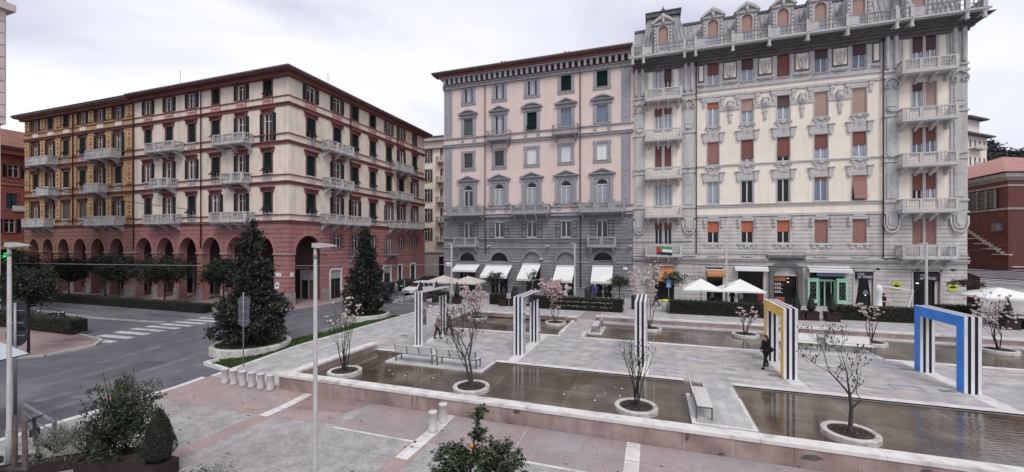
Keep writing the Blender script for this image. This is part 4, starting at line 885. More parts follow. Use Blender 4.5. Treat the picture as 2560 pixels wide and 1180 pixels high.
# awnings: things hung on the fronts
TX={}
def textmesh(s,size,italic=0):
    c=bpy.data.curves.new('t','FONT'); c.body=s; c.size=size; c.align_x='CENTER'; c.extrude=.004; c.shear=italic; c.resolution_u=3
    o=bpy.data.objects.new('t',c); COL.objects.link(o); dg=bpy.context.evaluated_depsgraph_get(); me=bpy.data.meshes.new_from_object(o.evaluated_get(dg)); bpy.data.objects.remove(o); bpy.data.curves.remove(c); return me
def lettering(s,size,m,parent,loc,italic=0,rx=PI/2,rz=0,name='lettering'):
    me=textmesh(s,size,italic); me.materials.clear(); me.materials.append(MT[m]); o=bpy.data.objects.new(name,me); COL.objects.link(o); o.parent=parent; o.location=Vector(loc)-WP[parent]; o.rotation_euler=(rx,0,rz); return o
def awning(cx,w,ztop,zbot,proj,label,m='fabric_white',y=YP,scal=False,text=None,group='shop awnings',bx=0):
    t=thing('shop_awning',label,'awning',(cx,y,zbot),0,group)
    a=MB().use(m); h=.03; a.add([(cx-w/2,y-.1,ztop),(cx+w/2,y-.1,ztop),(cx+w/2+bx,y-proj,zbot),(cx-w/2+bx,y-proj,zbot),(cx-w/2,y-.1,ztop-h),(cx+w/2,y-.1,ztop-h),(cx+w/2+bx,y-proj,zbot-h),(cx-w/2+bx,y-proj,zbot-h)],[(0,3,2,1),(4,5,6,7),(0,1,5,4),(1,2,6,5),(2,3,7,6),(3,0,4,7)])
    part('canopy',a,t); v=MB().use(m); q=cx-w/2+bx; n=int(w/.25) if scal else 1
    if scal:
        for i in range(n): x0=q+w*i/n;x1=q+w*(i+1)/n; v.prism([(x0,zbot-h),(x0,zbot-.2),((x0+x1)/2,zbot-.3),(x1,zbot-.2),(x1,zbot-h)],'y',y-proj-.01,y-proj+.01)
    else: v.box(q,q+w,y-proj-.012,y-proj+.012,zbot-.3,zbot-h)
    part('valance',v,t); f=MB().use('frame_white'); f.box(cx-w/2,cx+w/2,y-.18,y-.02,ztop-.02,ztop+.12); f.bar((cx-w/2+.05,y-.05,zbot-.35),(q+.05,y-proj+.05,zbot-.04),.04); f.bar((cx+w/2-.05,y-.05,zbot-.35),(q+w-.05,y-proj+.05,zbot-.04),.04); part('frame',f,t)
    if text: lettering(text,.24,'grey_trim',t,(cx+bx,y-proj-.02,zbot-.27))
    return t
awning(-23.3,3.4,3.55,2.95,1.3,'white scalloped awning above the grey cafe parasols, leftmost on the grey front',scal=True)
awning(-18.9,3.6,3.5,2.3,1.6,'wide white awning second from the left, with a trimmed tree in front',bx=-.2)
awning(-14.5,2.35,3.75,2.1,1.7,'narrow white awning in the middle of the grey shop front',text='TRIS LABORATORI',bx=-.3)
awning(-10.15,2.35,3.6,2.0,1.6,'narrow white awning fourth from the left, beside the white lamp post',text='TRIS LABORATORI',bx=-.15)
awning(-5.75,2.4,3.65,2.0,1.6,'narrow white awning at the right end, above the person in a blue coat',text='TRIS LABORATORI')
# ------------------------------------------------------------------ L: liberty style palace
YL=49.75
L_=thing('apartment_building','ornate cream and grey palace with red blinds, corner balconies and mansard roof','building',(12.5,58,0))
bL=[6.1,9.4,12.72,16.02,19.2]
rowsL=[(23.7,2.6,['R55w','B50w','R95w','B42b','B45b']),(19.25,2.5,['O22w','T48w','B45w','T99','T97']),(14.95,2.48,['V99','R78w','R80d','R55w','R50w']),(10.68,2.42,['X00g','X00d','X00d','O08b','Tilt']),(6.4,2.35,['O48d','O48d','O48d','V99','V99'])]
oL=[(x-.57,x+.57,z,z+h) for z,h,_ in rowsL for x in bL]
cL=.98; cR=24.25
bay=[(23.75,2.45),(19.2,2.5),(14.9,2.5),(10.6,2.45),(6.25,2.45)]
oB=[(c+s-.4,c+s+.4,z,z+h) for z,h in bay for c in (cL,cR) for s in (-.5,.5)]
gL=[(.1,2.15,0,3.95,0),(5.45,7.05,0,3.75,0),(8.5,10.9,0,3.9,0),(11.8,13.95,0,4.0,1.0),(15.0,17.9,0,3.5,0),(18.8,20.3,0,3.6,0),(23.4,25.4,0,3.7,0)]
m=MB(M=face((0,YL,0),0)).use('lib_cream'); wallgrid(m,-2.28,27.4,9.45,23.1,[o for o in oL+oB if 9.5<o[2]<23]); part('cream_wall',m,L_)
m=MB(M=face((0,YL,0),0)).use('lib_grey'); wallgrid(m,-2.28,27.4,23.1,27.0,[o for o in oL+oB if o[2]>23]); m.use('lib_stone'); wallgrid(m,-2.28,27.4,0,9.45,[o for o in oL+oB if o[2]<9]+gL,.28)
m.M=None; m.use('lib_cream'); m.add([(27.4,YL,0),(27.4,75,0),(27.4,75,27),(27.4,YL,27)],[(0,1,2,3)]); part('stone_wall',m,L_)
m=MB(M=face((0,YL,0),0)).use('lib_stone'); courses(m,-2.2,27.35,.3,4.4,10,gL,.06,.05,.3); courses(m,-2.2,27.35,5.4,9.2,10,[(o[0]-.02,o[1]+.02,o[2],o[3]) for o in oL+oB if o[2]<9],.06,.055); part('rustication',m,L_)
m=MB(M=face((0,YL,0),0)).use('lib_grey')
for x0,x1 in ((4.45,21.0),):
    for z,h,p in ((23.05,.18,.14),(22.3,.28,.1),(14.78,.12,.14),(10.3,.22,.12),(10.5,.08,.2),(9.25,.25,.16)): m.box(x0,x1,-p,0,z,z+h)
for z,h,p in ((4.5,.2,.3),(4.7,.1,.42),(5.25,.12,.12)):
    for x0,x1 in ((-2.25,11.3),(14.6,27.4)): m.box(x0,x1,-p,0,z,z+h)
for x0,x1 in ((-2.25,-.9),(2.95,4.4),(21.05,22.35),(26.1,27.4)):
    for z in (4.95,9.2,10.3,14.2,14.75,18.6,22.9): m.box(x0-.03,x1+.03,-.26,0,z,z+.16)
part('string_courses',m,L_)
F0=face((0,YL,0),0)
for x0,x1 in ((-2.2,-.95),(3.0,4.3),(21.1,22.3),(26.15,27.35)):
    c=(x0+x1)/2; m=MB(M=F0).use('lib_grey')
    m.box(x0,x1,-.14,0,9.4,26.6)
    for z0,z1 in ((10.7,14.1),(15.0,18.5),(19.6,21.2)): m.box(x0+.22,x1-.22,-.22,-.14,z0,z1)
    for zc in (15.1,19.5): m.prism([(c+.42*math.cos(PI+t*PI/8),zc+.42*math.sin(PI+t*PI/8)) for t in range(9)],'y',-.3,-.14)
    m.box(c-.35,c+.35,-.24,-.14,12.9,13.05)
    for k in range(4): m.box(c-.32+k*.18,c-.2+k*.18,-.24,-.14,12.7,12.86)
    p_=part('pilaster',m,L_)
    m=MB(M=F0).use('lib_grey'); m.prism([(c-.45,9.2),(c+.45,9.2),(c+.45,8.2),(c+.25,7.75),(c-.25,7.75),(c-.45,8.2)],'y',-.26,-.1); m.prism([(c-.28,9.0),(c+.28,9.0),(c+.28,8.3),(c,8.0),(c-.28,8.3)],'y',-.34,-.26)
    m.tube([(c-.62,-.16,8.9),(c-.62,-.2,8.2),(c-.4,-.25,7.6),(c,-.3,7.4),(c+.4,-.25,7.6),(c+.62,-.2,8.2),(c+.62,-.16,8.9)],.1,6); part('cartouche',m,L_)
    m=MB(M=F0).use('lib_grey')
    for q in (-1,1):
        m.tube([(c+q*.1,-.2,22.3),(c+q*.4,-.3,22.15),(c+q*.62,-.28,21.7),(c+q*.5,-.28,21.35),(c+q*.22,-.28,21.4),(c+q*.2,-.28,21.7),(c+q*.4,-.28,21.8)],.085,5)
    m.box(c-.7,c+.7,-.3,0,22.3,22.5); part('capital_scrolls',m,L_)
    for dx in (-.33,.33): m=MB(M=Matrix.Translation((0,YL,0))).use('lib_grey'); m.lathe([(.12,23.2),(.2,23.5),(.14,24),(.2,24.6),(.12,25.2),(.2,25.9),(.16,26.5)],c+dx,-.24,7); part('colonnette',m,L_)
def hoodA():
    m=MB().use('lib_grey'); m.box(-.75,.75,-.1,0,2.53,2.95)
    for s in (-1,1): m.box(s*.95-.2,s*.95+.2,-.18,0,2.7,3.05); m.box(s-.28,s+.28,-.22,0,3.05,3.15); m.box(s*.9-.12,s*.9+.12,-.14,0,2.05,2.7)
    return ('window_hood',m,[])
def hoodB(dn):
    m=MB().use('lib_grey'); m.box(-.85,.85,-.1,0,.02,.62); m.box(-.42,.42,-.12,0,.62,1.45)
    for s in (-1,1): m.box(s*.83-.2,s*.83+.2,-.16,0,.1,.9); m.box(s*.86-.32,s*.86+.32,-.24,0,.9,1.0); m.box(s*.8-.12,s*.8+.12,-.2,0,-.08,.1); m.box(s*.5-.1,s*.5+.1,-.16,0,1.25,1.5)
    if dn: m.box(-.36,-.06,-.16,-.12,.72,.98); m.box(.06,.36,-.16,-.12,.72,.98)
    else: m.prism([(.18*math.cos(t*PI/5),.95+.15*math.sin(t*PI/5)) for t in range(10)],'y',-.18,-.12)
    m.box(-.78,.78,-.22,0,1.5,1.62); m.box(-.2,.2,-.26,0,1.4,1.68); return ('window_hood',m,[])
def hoodC():
    m=MB().use('lib_grey'); m.box(-.9,.9,-.1,0,8.78,9.05); m.box(-.5,.5,-.14,0,9.05,9.3)
    for s in (-1,1): m.box(s*.83-.13,s*.83+.13,-.22,0,8.1,9.0); m.box(s*.83-.1,s*.83+.1,-.3,0,8.5,9.0)
    return ('window_hood',m,[])
def sillC():
    m=MB().use('lib_grey'); m.box(-.95,.95,-.2,.2,6.2,6.38); m.box(-.25,.25,-.16,0,5.95,6.2)
    for s in (-1,1): m.box(s*.62-.15,s*.62+.15,-.14,0,5.9,6.2)
    return ('window_sill',m,[])
def frieze(e):
    m=MB().use('lib_dark'); m.box(-e-.1,e+.1,-.07,0,24.1,26.0); m.use('lib_cream'); m.box(-e,e,-.11,-.07,24.25,25.85); m.use('lib_grey')
    if e>.3: m.prism([(.22*math.cos(t*PI/5),25.3+.3*math.sin(t*PI/5)) for t in range(10)],'y',-.22,-.11); m.box(-.07,.07,-.16,-.11,24.3,25.2); m.tube([(-.45,-.14,25.7),(-.25,-.2,24.5),(0,-.16,24.3),(.25,-.2,24.5),(.45,-.14,25.7)],.05,5)
    m.box(-e-.2,e+.2,-.18,0,23.75,23.85)
    for k in range(int(e*10)+1): m.box(-e+k*.2,-e+.1+k*.2,-.16,0,23.6,23.75)
    return ('frieze_panel',m,[])
def mask():
    m=MB().use('lib_grey'); m.box(-1.0,1.0,-.1,0,20.75,21.15); m.blob((0,-.1,21.1),(.38,.26,.5),8,6); m.blob((0,-.3,21.15),(.18,.14,.25),6,5); m.tube([(-.35,-.2,21.35),(-.2,-.25,21.75),(0,-.25,21.6),(.2,-.25,21.75),(.35,-.2,21.35)],.08,5); m.prism([(-.16,20.7),(.16,20.7),(.12,19.4),(-.12,19.4)],'y',-.14,0); m.box(-.24,.24,-.18,0,20.2,20.35); return ('carved_mask',m,[])
HA,HB0,HB1,HC,SCl,FR1,FR2,MK=[cook(q) for q in (hoodA(),hoodB(0),hoodB(1),hoodC(),sillC(),frieze(.55),frieze(.2),mask())]
for x in bL: put(HA,L_,(x,YL,19.25)); put(HB0,L_,(x,YL,17.45)); put(HB1,L_,(x,YL,13.1)); put(HC,L_,(x,YL,0)); put(SCl,L_,(x,YL,0))
for x in [(a+b)/2 for a,b in zip(bL,bL[1:])]: put(FR1,L_,(x,YL,0)); put(MK,L_,(x,YL,0))
for x in (4.9,20.55): put(FR2,L_,(x,YL,0))
for x in bL[:1]+bL[1:2]+bL[3:]: m=MB(M=F0).use('lib_grey'); m.tube([(x-.55,-.1,5.05),(x-.2,-.16,4.95),(x,-.14,5.12),(x+.2,-.16,4.95),(x+.55,-.1,5.05)],.07,5); part('garland',m,L_)
BC={'R':'blind_red','O':'blind_orange','B':'blind_brown','T':'blind_tan','V':'blind_rose'}
def win_l(w,h,code,surround=True):
    def f():
        s=MB().use('lib_grey'); s.box(-w/2-.09,-w/2,-.05,.02,0,h); s.box(w/2,w/2+.09,-.05,.02,0,h); s.box(-w/2-.1,w/2+.1,-.12,.2,-.08,0)
        ch=[]
        if code=='Tilt':
            b=MB().use('blind_rose'); b.M=Matrix.Translation((0,0,h-.5))@Matrix.Rotation(-.2,4,'X'); b.box(-w/2+.03,w/2-.03,-.03,0,-h+.55,0); b.M=None; b.box(-w/2+.03,w/2-.03,0.0,.05,h-.5,h); return ('window',s,[('blind',b,[]),('pane',pane(w,h,.2,'shop_dark'),[])])
        p=int(code[1:3])/100; g={'w':'glass_curtain','b':'glass_blue','d':'shop_dark','g':'glass_curtain'}.get(code[3:4],'glass_dark')
        if p<.97: ch.append(('pane',pane(w,h,.2,g),[])); ch.append(('frame',frame2(w,h,.14,'frame_white',1,0,.07 if code[3:4]!='w' else .09),[]))
        if p>0:
            b=MB().use(BC[code[0]]); n=int(h*p/.09)+1
            for i in range(n): d=h*p/n; z=h-(i+1)*d; b.add([(-w/2+.02,.1,z),(w/2-.02,.1,z),(w/2-.02,.085,z+d*.5),(-w/2+.02,.085,z+d*.5),(w/2-.02,.1,z+d),(-w/2+.02,.1,z+d)],[(0,1,2,3),(3,2,4,5)])
            b.box(-w/2+.02,w/2-.02,.07,.12,h-h*p-.04,h-h*p+.01); ch.append(('roller_blind',b,[]))
        return ('window',s,ch)
    return cached(('l',w,round(h,2),code),f)
for z,h,ss in rowsL:
    for x,s in zip(bL,ss): put(win_l(1.14,h,s),L_,(x,YL,z))
bs={23.75:('X00w','B60d','B62w','B58w'),19.2:('R32w','R25w','B30w','T90w'),14.9:('R99','R99','R60b','R50b'),10.6:('X00w','X00w','R65d','R60w'),6.25:('R30d','R28d','V99','V99')}
for z,h in bay:
    for c,k in ((cL,0),(cR,2)):
        for i,s in enumerate((-.5,.5)): put(win_l(.8,h,bs[z][k+i]),L_,(c+s,YL,z))
for c in (cL,cR):
    for z in (22.5,18.0,13.75,9.45,5.1): put(balcony(3.85 if c<5 else 4.1,1.25,1.08,'lattice','lib_grey' if z>6 else 'balcony_stone',4,.2),L_,(c if c<5 else 24.1,YL,z))
for c in (cL,cR):
    for s in (-1,1): m=MB(M=face((0,YL,0),0)).use('lib_cream'); m.box(c+s*1.35-.25,c+s*1.35+.25,-.05,0,24.0,25.9); part('cream_panel',m,L_)
# gallery cornice
m=MB().use('lib_grey'); m.box(-2.5,27.9,YL-1.75,YL+.3,26.95,27.15); m.box(-2.6,28.05,YL-1.9,YL-1.75,27.05,27.22); m.use('lib_dark')
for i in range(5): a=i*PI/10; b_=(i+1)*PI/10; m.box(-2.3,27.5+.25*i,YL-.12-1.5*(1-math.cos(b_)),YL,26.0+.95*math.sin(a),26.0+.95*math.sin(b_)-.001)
m.use('lib_grey'); m.box(27.4,27.9,YL-.3,YL+8,26.95,27.15); part('cornice',m,L_)
rp=[-2.25,-1.1,3.1,4.2,7.75,11.05,14.35,17.6,21.4,22.5,26.4,27.6]
for x in rp:
    m=MB().use('lib_grey'); m.M=Matrix.Translation((x,YL-1.8,0)); m.lathe([(.13,26.3),(.2,26.45),(.12,26.6),(.16,26.9),(.2,27.0)],0,0,8); m.box(-.15,.15,-.14,.14,27.2,28.25); m.lathe([(.2,28.25),(.12,28.35),(.0,28.5)],0,0,8); m.box(-.1,.1,.2,1.0,26.75,26.95); part('cornice_post',m,L_)
mat('rail_grey',(.24,.235,.24),.8,.15,3); m=MB().use('rail_grey'); m.box(-2.4,27.75,YL-1.85,YL-1.75,28.1,28.22)
for a,b in zip(rp,rp[1:]):
    k=int((b-a)/.3)
    for i in range(k): x=a+(i+.5)*(b-a)/k; m.box(x-.03,x+.03,YL-1.83,YL-1.77,27.2,28.1)
    if b-a>2: m.use('lib_grey'); m.box(a+.15,a+.9,YL-1.84,YL-1.76,27.3,28.1); m.use('rail_grey')
m.box(-2.4,27.75,YL-1.83,YL-1.77,27.65,27.7); m.box(27.65,27.75,YL-1.8,YL+6,27.2,28.2)
part('gallery_railing',m,L_)
mat('blind_orange2',(.37,.225,.19),.7,.1,5)
# mansard roof
m=MB().use('zinc')
def mans(x0,x1,y0,z0,y1,z1,rib=.45,inx=0):
    m.add([(x0,y0,z0),(x1,y0,z0),(x1-inx,y1,z1),(x0+inx,y1,z1)],[(0,1,2,3)]); n=int((x1-x0)/rib)
    for i in range(n+1):
        x=x0+(x1-x0)*i/n; x2=x0+inx+(x1-x0-2*inx)*i/n; m.bar((x,y0-.03,z0),(x2,y1-.03,z1),.07)
mans(-2.2,27.3,YL+.3,27.15,YL+1.9,31.6); m.box(-2.2,27.3,YL+1.9,YL+12,27,31.6)
m.use('lib_dark'); m.box(-2.2,27.4,YL+1.75,YL+2.1,31.55,31.8); m.use('zinc')
for x0,x1 in ((-1.9,3.9),(21.6,27.0)):
    y0=YL-.15; z1=32.6; e=1.3; m.add([(x0,y0,27.15),(x1,y0,27.15),(x1-e,y0+1.2,z1),(x0+e,y0+1.2,z1),(x0,y0+4,27.15),(x1,y0+4,27.15),(x1-e,y0+3,z1),(x0+e,y0+3,z1)],[(0,1,2,3),(1,5,6,2),(4,0,3,7)])
    for i in range(13): t=i/12; m.bar((x0+(x1-x0)*t,y0-.03,27.15),(x0+e+(x1-x0-2*e)*t,y0+1.17,z1),.07)
    m.use('lib_dark'); m.box(x0+e-.25,x1-e+.25,y0+.9,y0+3.3,z1,z1+.45); m.box(x0+e-.35,x1-e+.35,y0+.8,y0+3.4,z1+.45,z1+.55); m.M=Matrix.Translation(((x0+x1)/2,y0+1.6,0)); m.lathe([(.35,z1+.55),(.15,z1+.8),(.22,z1+1.0),(.05,z1+1.3),(0,z1+1.6)],0,0,8); m.M=None; m.use('zinc')
part('mansard_roof',m,L_)
def dormer():
    s=MB().use('lib_grey'); w=.52; zt=3.2
    wallgrid(s,-1.0,1.0,0,3.9,[(-w,w,1.0,3.75,.5)],.2); s.box(-1.0,-.98,0,1.6,0,3.9); s.box(.98,1.0,0,1.6,0,3.9)
    s.band(arcpts(0,3.25,w,.5,10),arcpts(0,3.25,w+.15,.65,10),'y',-.08,0); s.box(-w-.15,-w,-.08,0,1,3.25); s.box(w,w+.15,-.08,0,1,3.25)
    s.box(-.95,-.72,-.14,0,0,3.5); s.box(.72,.95,-.14,0,0,3.5); s.box(-1.1,1.1,-.2,.3,3.88,4.02)
    I=[(-1.0+2.0*i/12,4.02+.55*math.sin(PI*i/12)) for i in range(13)]; O_=[(-1.25+2.5*i/12,4.05+.85*math.sin(PI*i/12)) for i in range(13)]; s.band(I,O_,'y',-.3,.6)
    for i in range(12): s.prism([(I[i][0],4.02),(I[i+1][0],4.02),I[i+1],I[i]],'y',-.06,.2)
    s.blob((0,-.2,4.75),(.25,.2,.36),8,6); s.blob((0,-.28,4.2),(.15,.12,.35),6,5); s.tube([(-.6,-.15,4.3),(-.3,-.2,4.5),(0,-.2,4.2),(.3,-.2,4.5),(.6,-.15,4.3)],.06,5)
    for x in (-.83,.83):
        for z in (2.2,2.6,3.0,3.4): s.blob((x,-.18,z),(.1,.08,.12),5,4)
    b=MB().use('blind_orange2'); b.box(-w+.01,w-.01,.1,.14,1.9,3.75); p=pane(2*w,1.0,.15,'glass_curtain'); p2=MB().use('glass_curtain'); p2.box(-w,w,.16,.2,1.0,1.95); f=MB().use('frame_white'); f.box(-w,-w+.06,.11,.16,1,1.9); f.box(w-.06,w,.11,.16,1,1.9); f.box(-w,w,.11,.16,1.84,1.9)
    return ('dormer',s,[('roller_blind',b,[]),('pane',p2,[]),('frame',f,[])])
DM=cook(dormer())
for x in [cL]+bL+[23.7]: put(DM,L_,(x,YL-.2+(0 if x in (cL,23.7) else .35),27.15))
pipe('downpipe',[(4.4,YL-.3,26.9),(4.4,YL-.25,5.2)],L_); pipe('downpipe',[(21.02,YL-.3,26.9),(21.02,YL-.25,5.0)],L_)
# portal and shop fronts
m=MB(M=face((0,YL,0),0)).use('lib_dark'); m.box(11.4,11.8,-.35,0,0,4.0); m.box(13.95,14.35,-.35,0,0,4.0); m.band(arcpts(12.88,3.0,1.07,1.0,14),arcpts(12.88,3.0,1.55,1.5,14),'y',-.3,0); m.box(11.2,14.6,-.5,0,4.85,5.15); m.box(11.4,14.4,-.3,0,4.6,4.85); m.use('lib_grey'); m.band(arcpts(12.88,3.0,.02,.02,12),arcpts(12.88,3.0,1.07,.98,12),'y',.1,.15); part('portal',m,L_)
def shopf(a,b,h,kind):
    c=(a+b)/2; s=MB().use('shop_dark'); s.box(a,b,YL+.26,YL+.34,0,h); ch=part('shop_window',s,L_)
    m=MB().use({'mint':'mint','dark':'lib_dark'}.get(kind,'lib_grey')); m.box(a-.12,a,YL-.12,YL,0,h+.12); m.box(b,b+.12,YL-.12,YL,0,h+.12); m.box(a-.12,b+.12,YL-.12,YL,h,h+.14); part('shop_surround',m,L_)
for a,b,c,d,*_ in gL: shopf(a,b,d if not _ or not _[0] else 3.0,'g')
m=MB().use('shop_dark'); m.box(11.8,13.95,YL+.2,YL+.26,0,3.0); m.use('goods_a'); m.box(12.0,12.85,YL+.1,YL+.18,0,.75); m.use('blind_orange'); m.box(11.95,13.0,YL+.12,YL+.18,2.45,2.95); m.use('fabric_cream')
for z in (1.2,1.6,2.0): m.box(11.95,12.7,YL+.1,YL+.18,z,z+.05); [m.box(11.98+k*.2,12.1+k*.2,YL+.08,YL+.12,z+.05,z+.25) for k in range(3)]
m.use('lit'); m.box(13.1,13.25,YL+.1,YL+.14,2.3,2.36); m.box(13.1,13.25,YL+.1,YL+.14,2.7,2.74); part('portal_shop_display',m,L_)
# mint green shop
m=MB().use('mint')
for a,b in ((14.75,15.65),(17.2,18.1)):
    m.box(a,b,YL-.5,YL-.35,.35,2.75)
    m.use('shop_dark'); m.box(a+.18,b-.18,YL-.52,YL-.5,.75,2.5); m.use('grey_metal')
    for z in (1.0,1.45,1.9,2.2): m.tube([(a+.25,YL-.53,z),((a+b)/2,YL-.53,z+.25),(b-.25,YL-.53,z),((a+b)/2,YL-.53,z-.15),(a+.25,YL-.53,z)],.025,4)
    m.use('mint'); m.box(a-.05,b+.05,YL-.55,YL-.3,2.75,2.85)
m.box(15.65,15.75,YL-.2,YL,0,2.7);m.box(17.1,17.2,YL-.2,YL,0,2.7);m.box(16.32,16.42,YL+.1,YL+.24,0,2.5); m.box(15.7,17.15,YL+.08,YL+.24,2.5,2.7); m.box(15.9,15.96,YL+.1,YL+.2,0,2.5); m.box(16.9,16.96,YL+.1,YL+.2,0,2.5)
part('mint_shop_front',m,L_,'mint green shop front with two showcases')
m=MB().use('glass_blue'); m.box(15.6,17.9,YL-.25,YL-.1,3.05,3.5); part('shop_sign_board',m,L_)
for a,b in ((18.85,20.25),(23.45,25.35)): m=MB().use('black_paint'); m.box(a,b,YL-.2,YL-.1,2.85,3.55); part('shop_sign_board',m,L_,'black sign board with white script')
for c in (19.55,24.4): lettering('Caffè',.26,'frame_white',L_,(c-.32,YL-.21,3.27),.5); lettering("al Volo",.42,'frame_white',L_,(c,YL-.21,2.95),.5)
for P_ in ([(18.85,2.8),(19.2,2.8),(19.05,1.2),(18.87,.1),(18.85,.1)],[(20.25,2.8),(19.95,2.8),(20.15,1.2),(20.2,.1),(20.25,.1)],[(25.1,2.8),(25.3,2.8),(25.3,.2),(25.1,.2)]): m=MB().use('fabric_cream'); m.prism(P_,'y',YL+.1,YL+.18); part('curtain',m,L_)
m=MB().use('glass_blue'); m.prism([(19.5,1.35),(20.0,1.35),(19.88,1.75),(19.62,1.75)],'y',YL+.1,YL+.2); m.use('lit'); m.box(19.68,19.78,YL+.05,YL+.09,1.2,1.28); m.box(23.75,23.95,YL+.2,YL+.24,2.5,2.58); part('table_lamp',m,L_)
mat('yellow_sign',(.55,.60,.03),.5,.04,3)
for x in (22.1,26.3):
    t=thing('yellow_sign',{22.1:'small yellow sign with a dark oval, between the two black cafe signs',26.3:'small yellow sign with a dark oval, right of the cafe door'}[x],'sign',(x,YL-.08,1.95),0,'yellow cafe signs')
    m=MB().use('yellow_sign').box(x-.32,x+.32,YL-.12,YL-.08,1.95,2.65); part('board',m,t); m=MB(M=Matrix.Translation((x,YL-.125,2.28))@Matrix.Rotation(PI/2,4,'X')).use('black_paint'); m.disc(0,0,0,.12,16); 
    m2=MB().use('black_paint'); m2.prism([(x+.26*math.cos(k*PI/8),2.27+.11*math.sin(k*PI/8)) for k in range(16)],'y',YL-.13,YL-.122); m2.box(x-.12,x+.12,YL-.13,YL-.122,2.5,2.56); part('emblem',m2,t)
m=MB().use('black_paint'); 
t=thing('wall_graffiti','black graffiti tag on the grey stone wall left of the white parasols','graffiti',(3.4,YL-.07,2.2)); m=MB().use('black_paint')
o=lettering('UP',.95,'black_paint',t,(3.0,YL-.075,2.25)); o=lettering('PEZZA',.55,'lib_dark',t,(4.4,YL-.075,2.4)); 
# awnings of the palace
awning(1.13,2.0,3.85,2.45,1.5,'orange awning over the leftmost palace shop',m='fabric_orange',scal=True,y=YL,group='palace awnings')
awning(6.3,1.7,3.45,3.05,.9,'small scalloped orange awning above the cafe door between the white parasols',m='fabric_orange',scal=True,y=YL,group='palace awnings')
awning(9.7,3.1,3.9,3.75,.7,'slim rolled white awning over the dark shop window behind the parasols',y=YL,group='palace awnings')
awning(16.6,3.6,3.95,3.75,.8,'slim white awning above the mint green shop front',y=YL,group='palace awnings')
# flag and plant life on the balconies
t=thing('hanging_flag','red, green, white and black flag hung on the lowest left palace balcony','flag',(.9,YL-1.3,5.2))
mat('flag_green',(.03,.28,.07),.8,.05,3); mat('flag_red',(.45,.03,.04),.8,.05,3)
def fl(z0,z1,mm): 
    m=MB().use(mm); n=6
    for i in range(n):
        x0=.25+i*.27;x1=x0+.27; y0=-1.31+.02*math.sin(i*2);y1=-1.31+.02*math.sin(i*2+2); d0=-.02*i;d1=-.02*(i+1); m.add([(x0,YL+y0,z0+d0),(x1,YL+y1,z0+d1),(x1,YL+y1,z1+d1),(x0,YL+y0,z1+d0)],[(0,1,2,3)])
    part('stripe',m,t)
fl(5.78,6.08,'flag_green'); fl(5.48,5.78,'fabric_white'); fl(5.18,5.48,'black_paint'); m=MB().use('flag_red'); m.prism([(.24,6.1),(.24,5.2),(.95,5.62)],'y',YL-1.36,YL-1.35); part('triangle',m,t)
mat('old_stone',(.30,.28,.27),.9,.2,2,streak=.4)
# ------------------------------------------------------------------ brick hall at the right edge
K=thing('brick_building','dark red brick hall with stone cornice and tiled roof at the right edge','building',(38,58,0))
c_,s_=.9455,.3256
m=MB(M=face((33,54.3,0),0)).use('brick_red'); 
LB=30; x1,y1=33+c_*LB,54.3+s_*LB
m.M=None; W1=lambda z0,z1,e,mm:(m.use(mm),m.add([(33-e,90,z0),(33-e,54.3-e,z0),(33-e,54.3-e,z1),(33-e,90,z1)],[(0,1,2,3)]),m.add([(33-e,54.3-e,z0),(x1,y1-e,z0),(x1,y1-e,z1),(33-e,54.3-e,z1)],[(0,1,2,3)]),m.add([(33-e,90,z1),(33-e,54.3-e,z1),(x1,y1-e,z1),(x1,90,z1)],[(0,1,2,3)]),m.add([(33-e,90,z0),(x1,90,z0),(x1,y1-e,z0),(33-e,54.3-e,z0)],[(0,1,2,3)]))
W1(0,13,0,'brick_red'); part('wall',m,K)
m=MB(); W1(12.6,12.75,.12,'old_stone'); W1(12.75,12.9,.28,'old_stone'); W1(12.9,13.3,.45,'old_stone'); W1(12.0,12.18,.12,'old_stone'); W1(9.7,9.9,.14,'old_stone'); part('cornice',m,K)
m=MB().use('tile_pink'); m.add([(32.3,90,13.4),(32.3,53.6,13.4),(x1,y1-.8,13.4),(x1,90,16.8),(45,75,18.2)],[(0,1,4),(1,2,4),(2,3,4),(3,0,4)]); part('roof',m,K)
m=MB().use('shop_dark'); m.box(32.9,32.97,55.6,66,10.0,11.85); m.use('old_stone')
for i in range(8): m.box(32.82,32.9,55.6,66,10.08+i*.23,10.13+i*.23)
for i in range(9): m.box(32.78,32.9,55.6+i*1.25,55.72+i*1.25,9.95,11.9)
part('louvred_window',m,K)
# stair-like stone fins
m=MB(M=face((33,54.3,0),math.atan2(s_,c_))).use('lib_stone')
m.M=face((33,60.6,0),-PI/2)
for i in range(13): x=i*.48; z=8.1-i*.24; m.box(x,x+.62,-.3,0,z,z+.1); m.box(x,x+.1,-.3,0,z,z+.27)
for i in range(5): m.box(max(0,i*1.3-.6),i*1.3+1.6,-.22,0,7.4-i*.55,7.5-i*.55)
part('stair_fins',m,K)
m=MB(M=face((33,54.3,0),math.atan2(s_,c_))).use('lib_stone')
for i in range(4): m.box(.2,9,-.18,0,4.0-i*.34,4.1-i*.34)
part('stone_ribs',m,K)
m=MB().use('frame_white'); m.box(32.8,32.95,57.3,57.6,0,3.6); m.use('shop_dark').box(32.9,32.97,55.8,57.3,0,3.5); part('doorway',m,K)
m=MB().use('lib_dark'); m.box(32.5,33,54.9,55.6,7.6,8.4); part('wall_lantern',m,K)
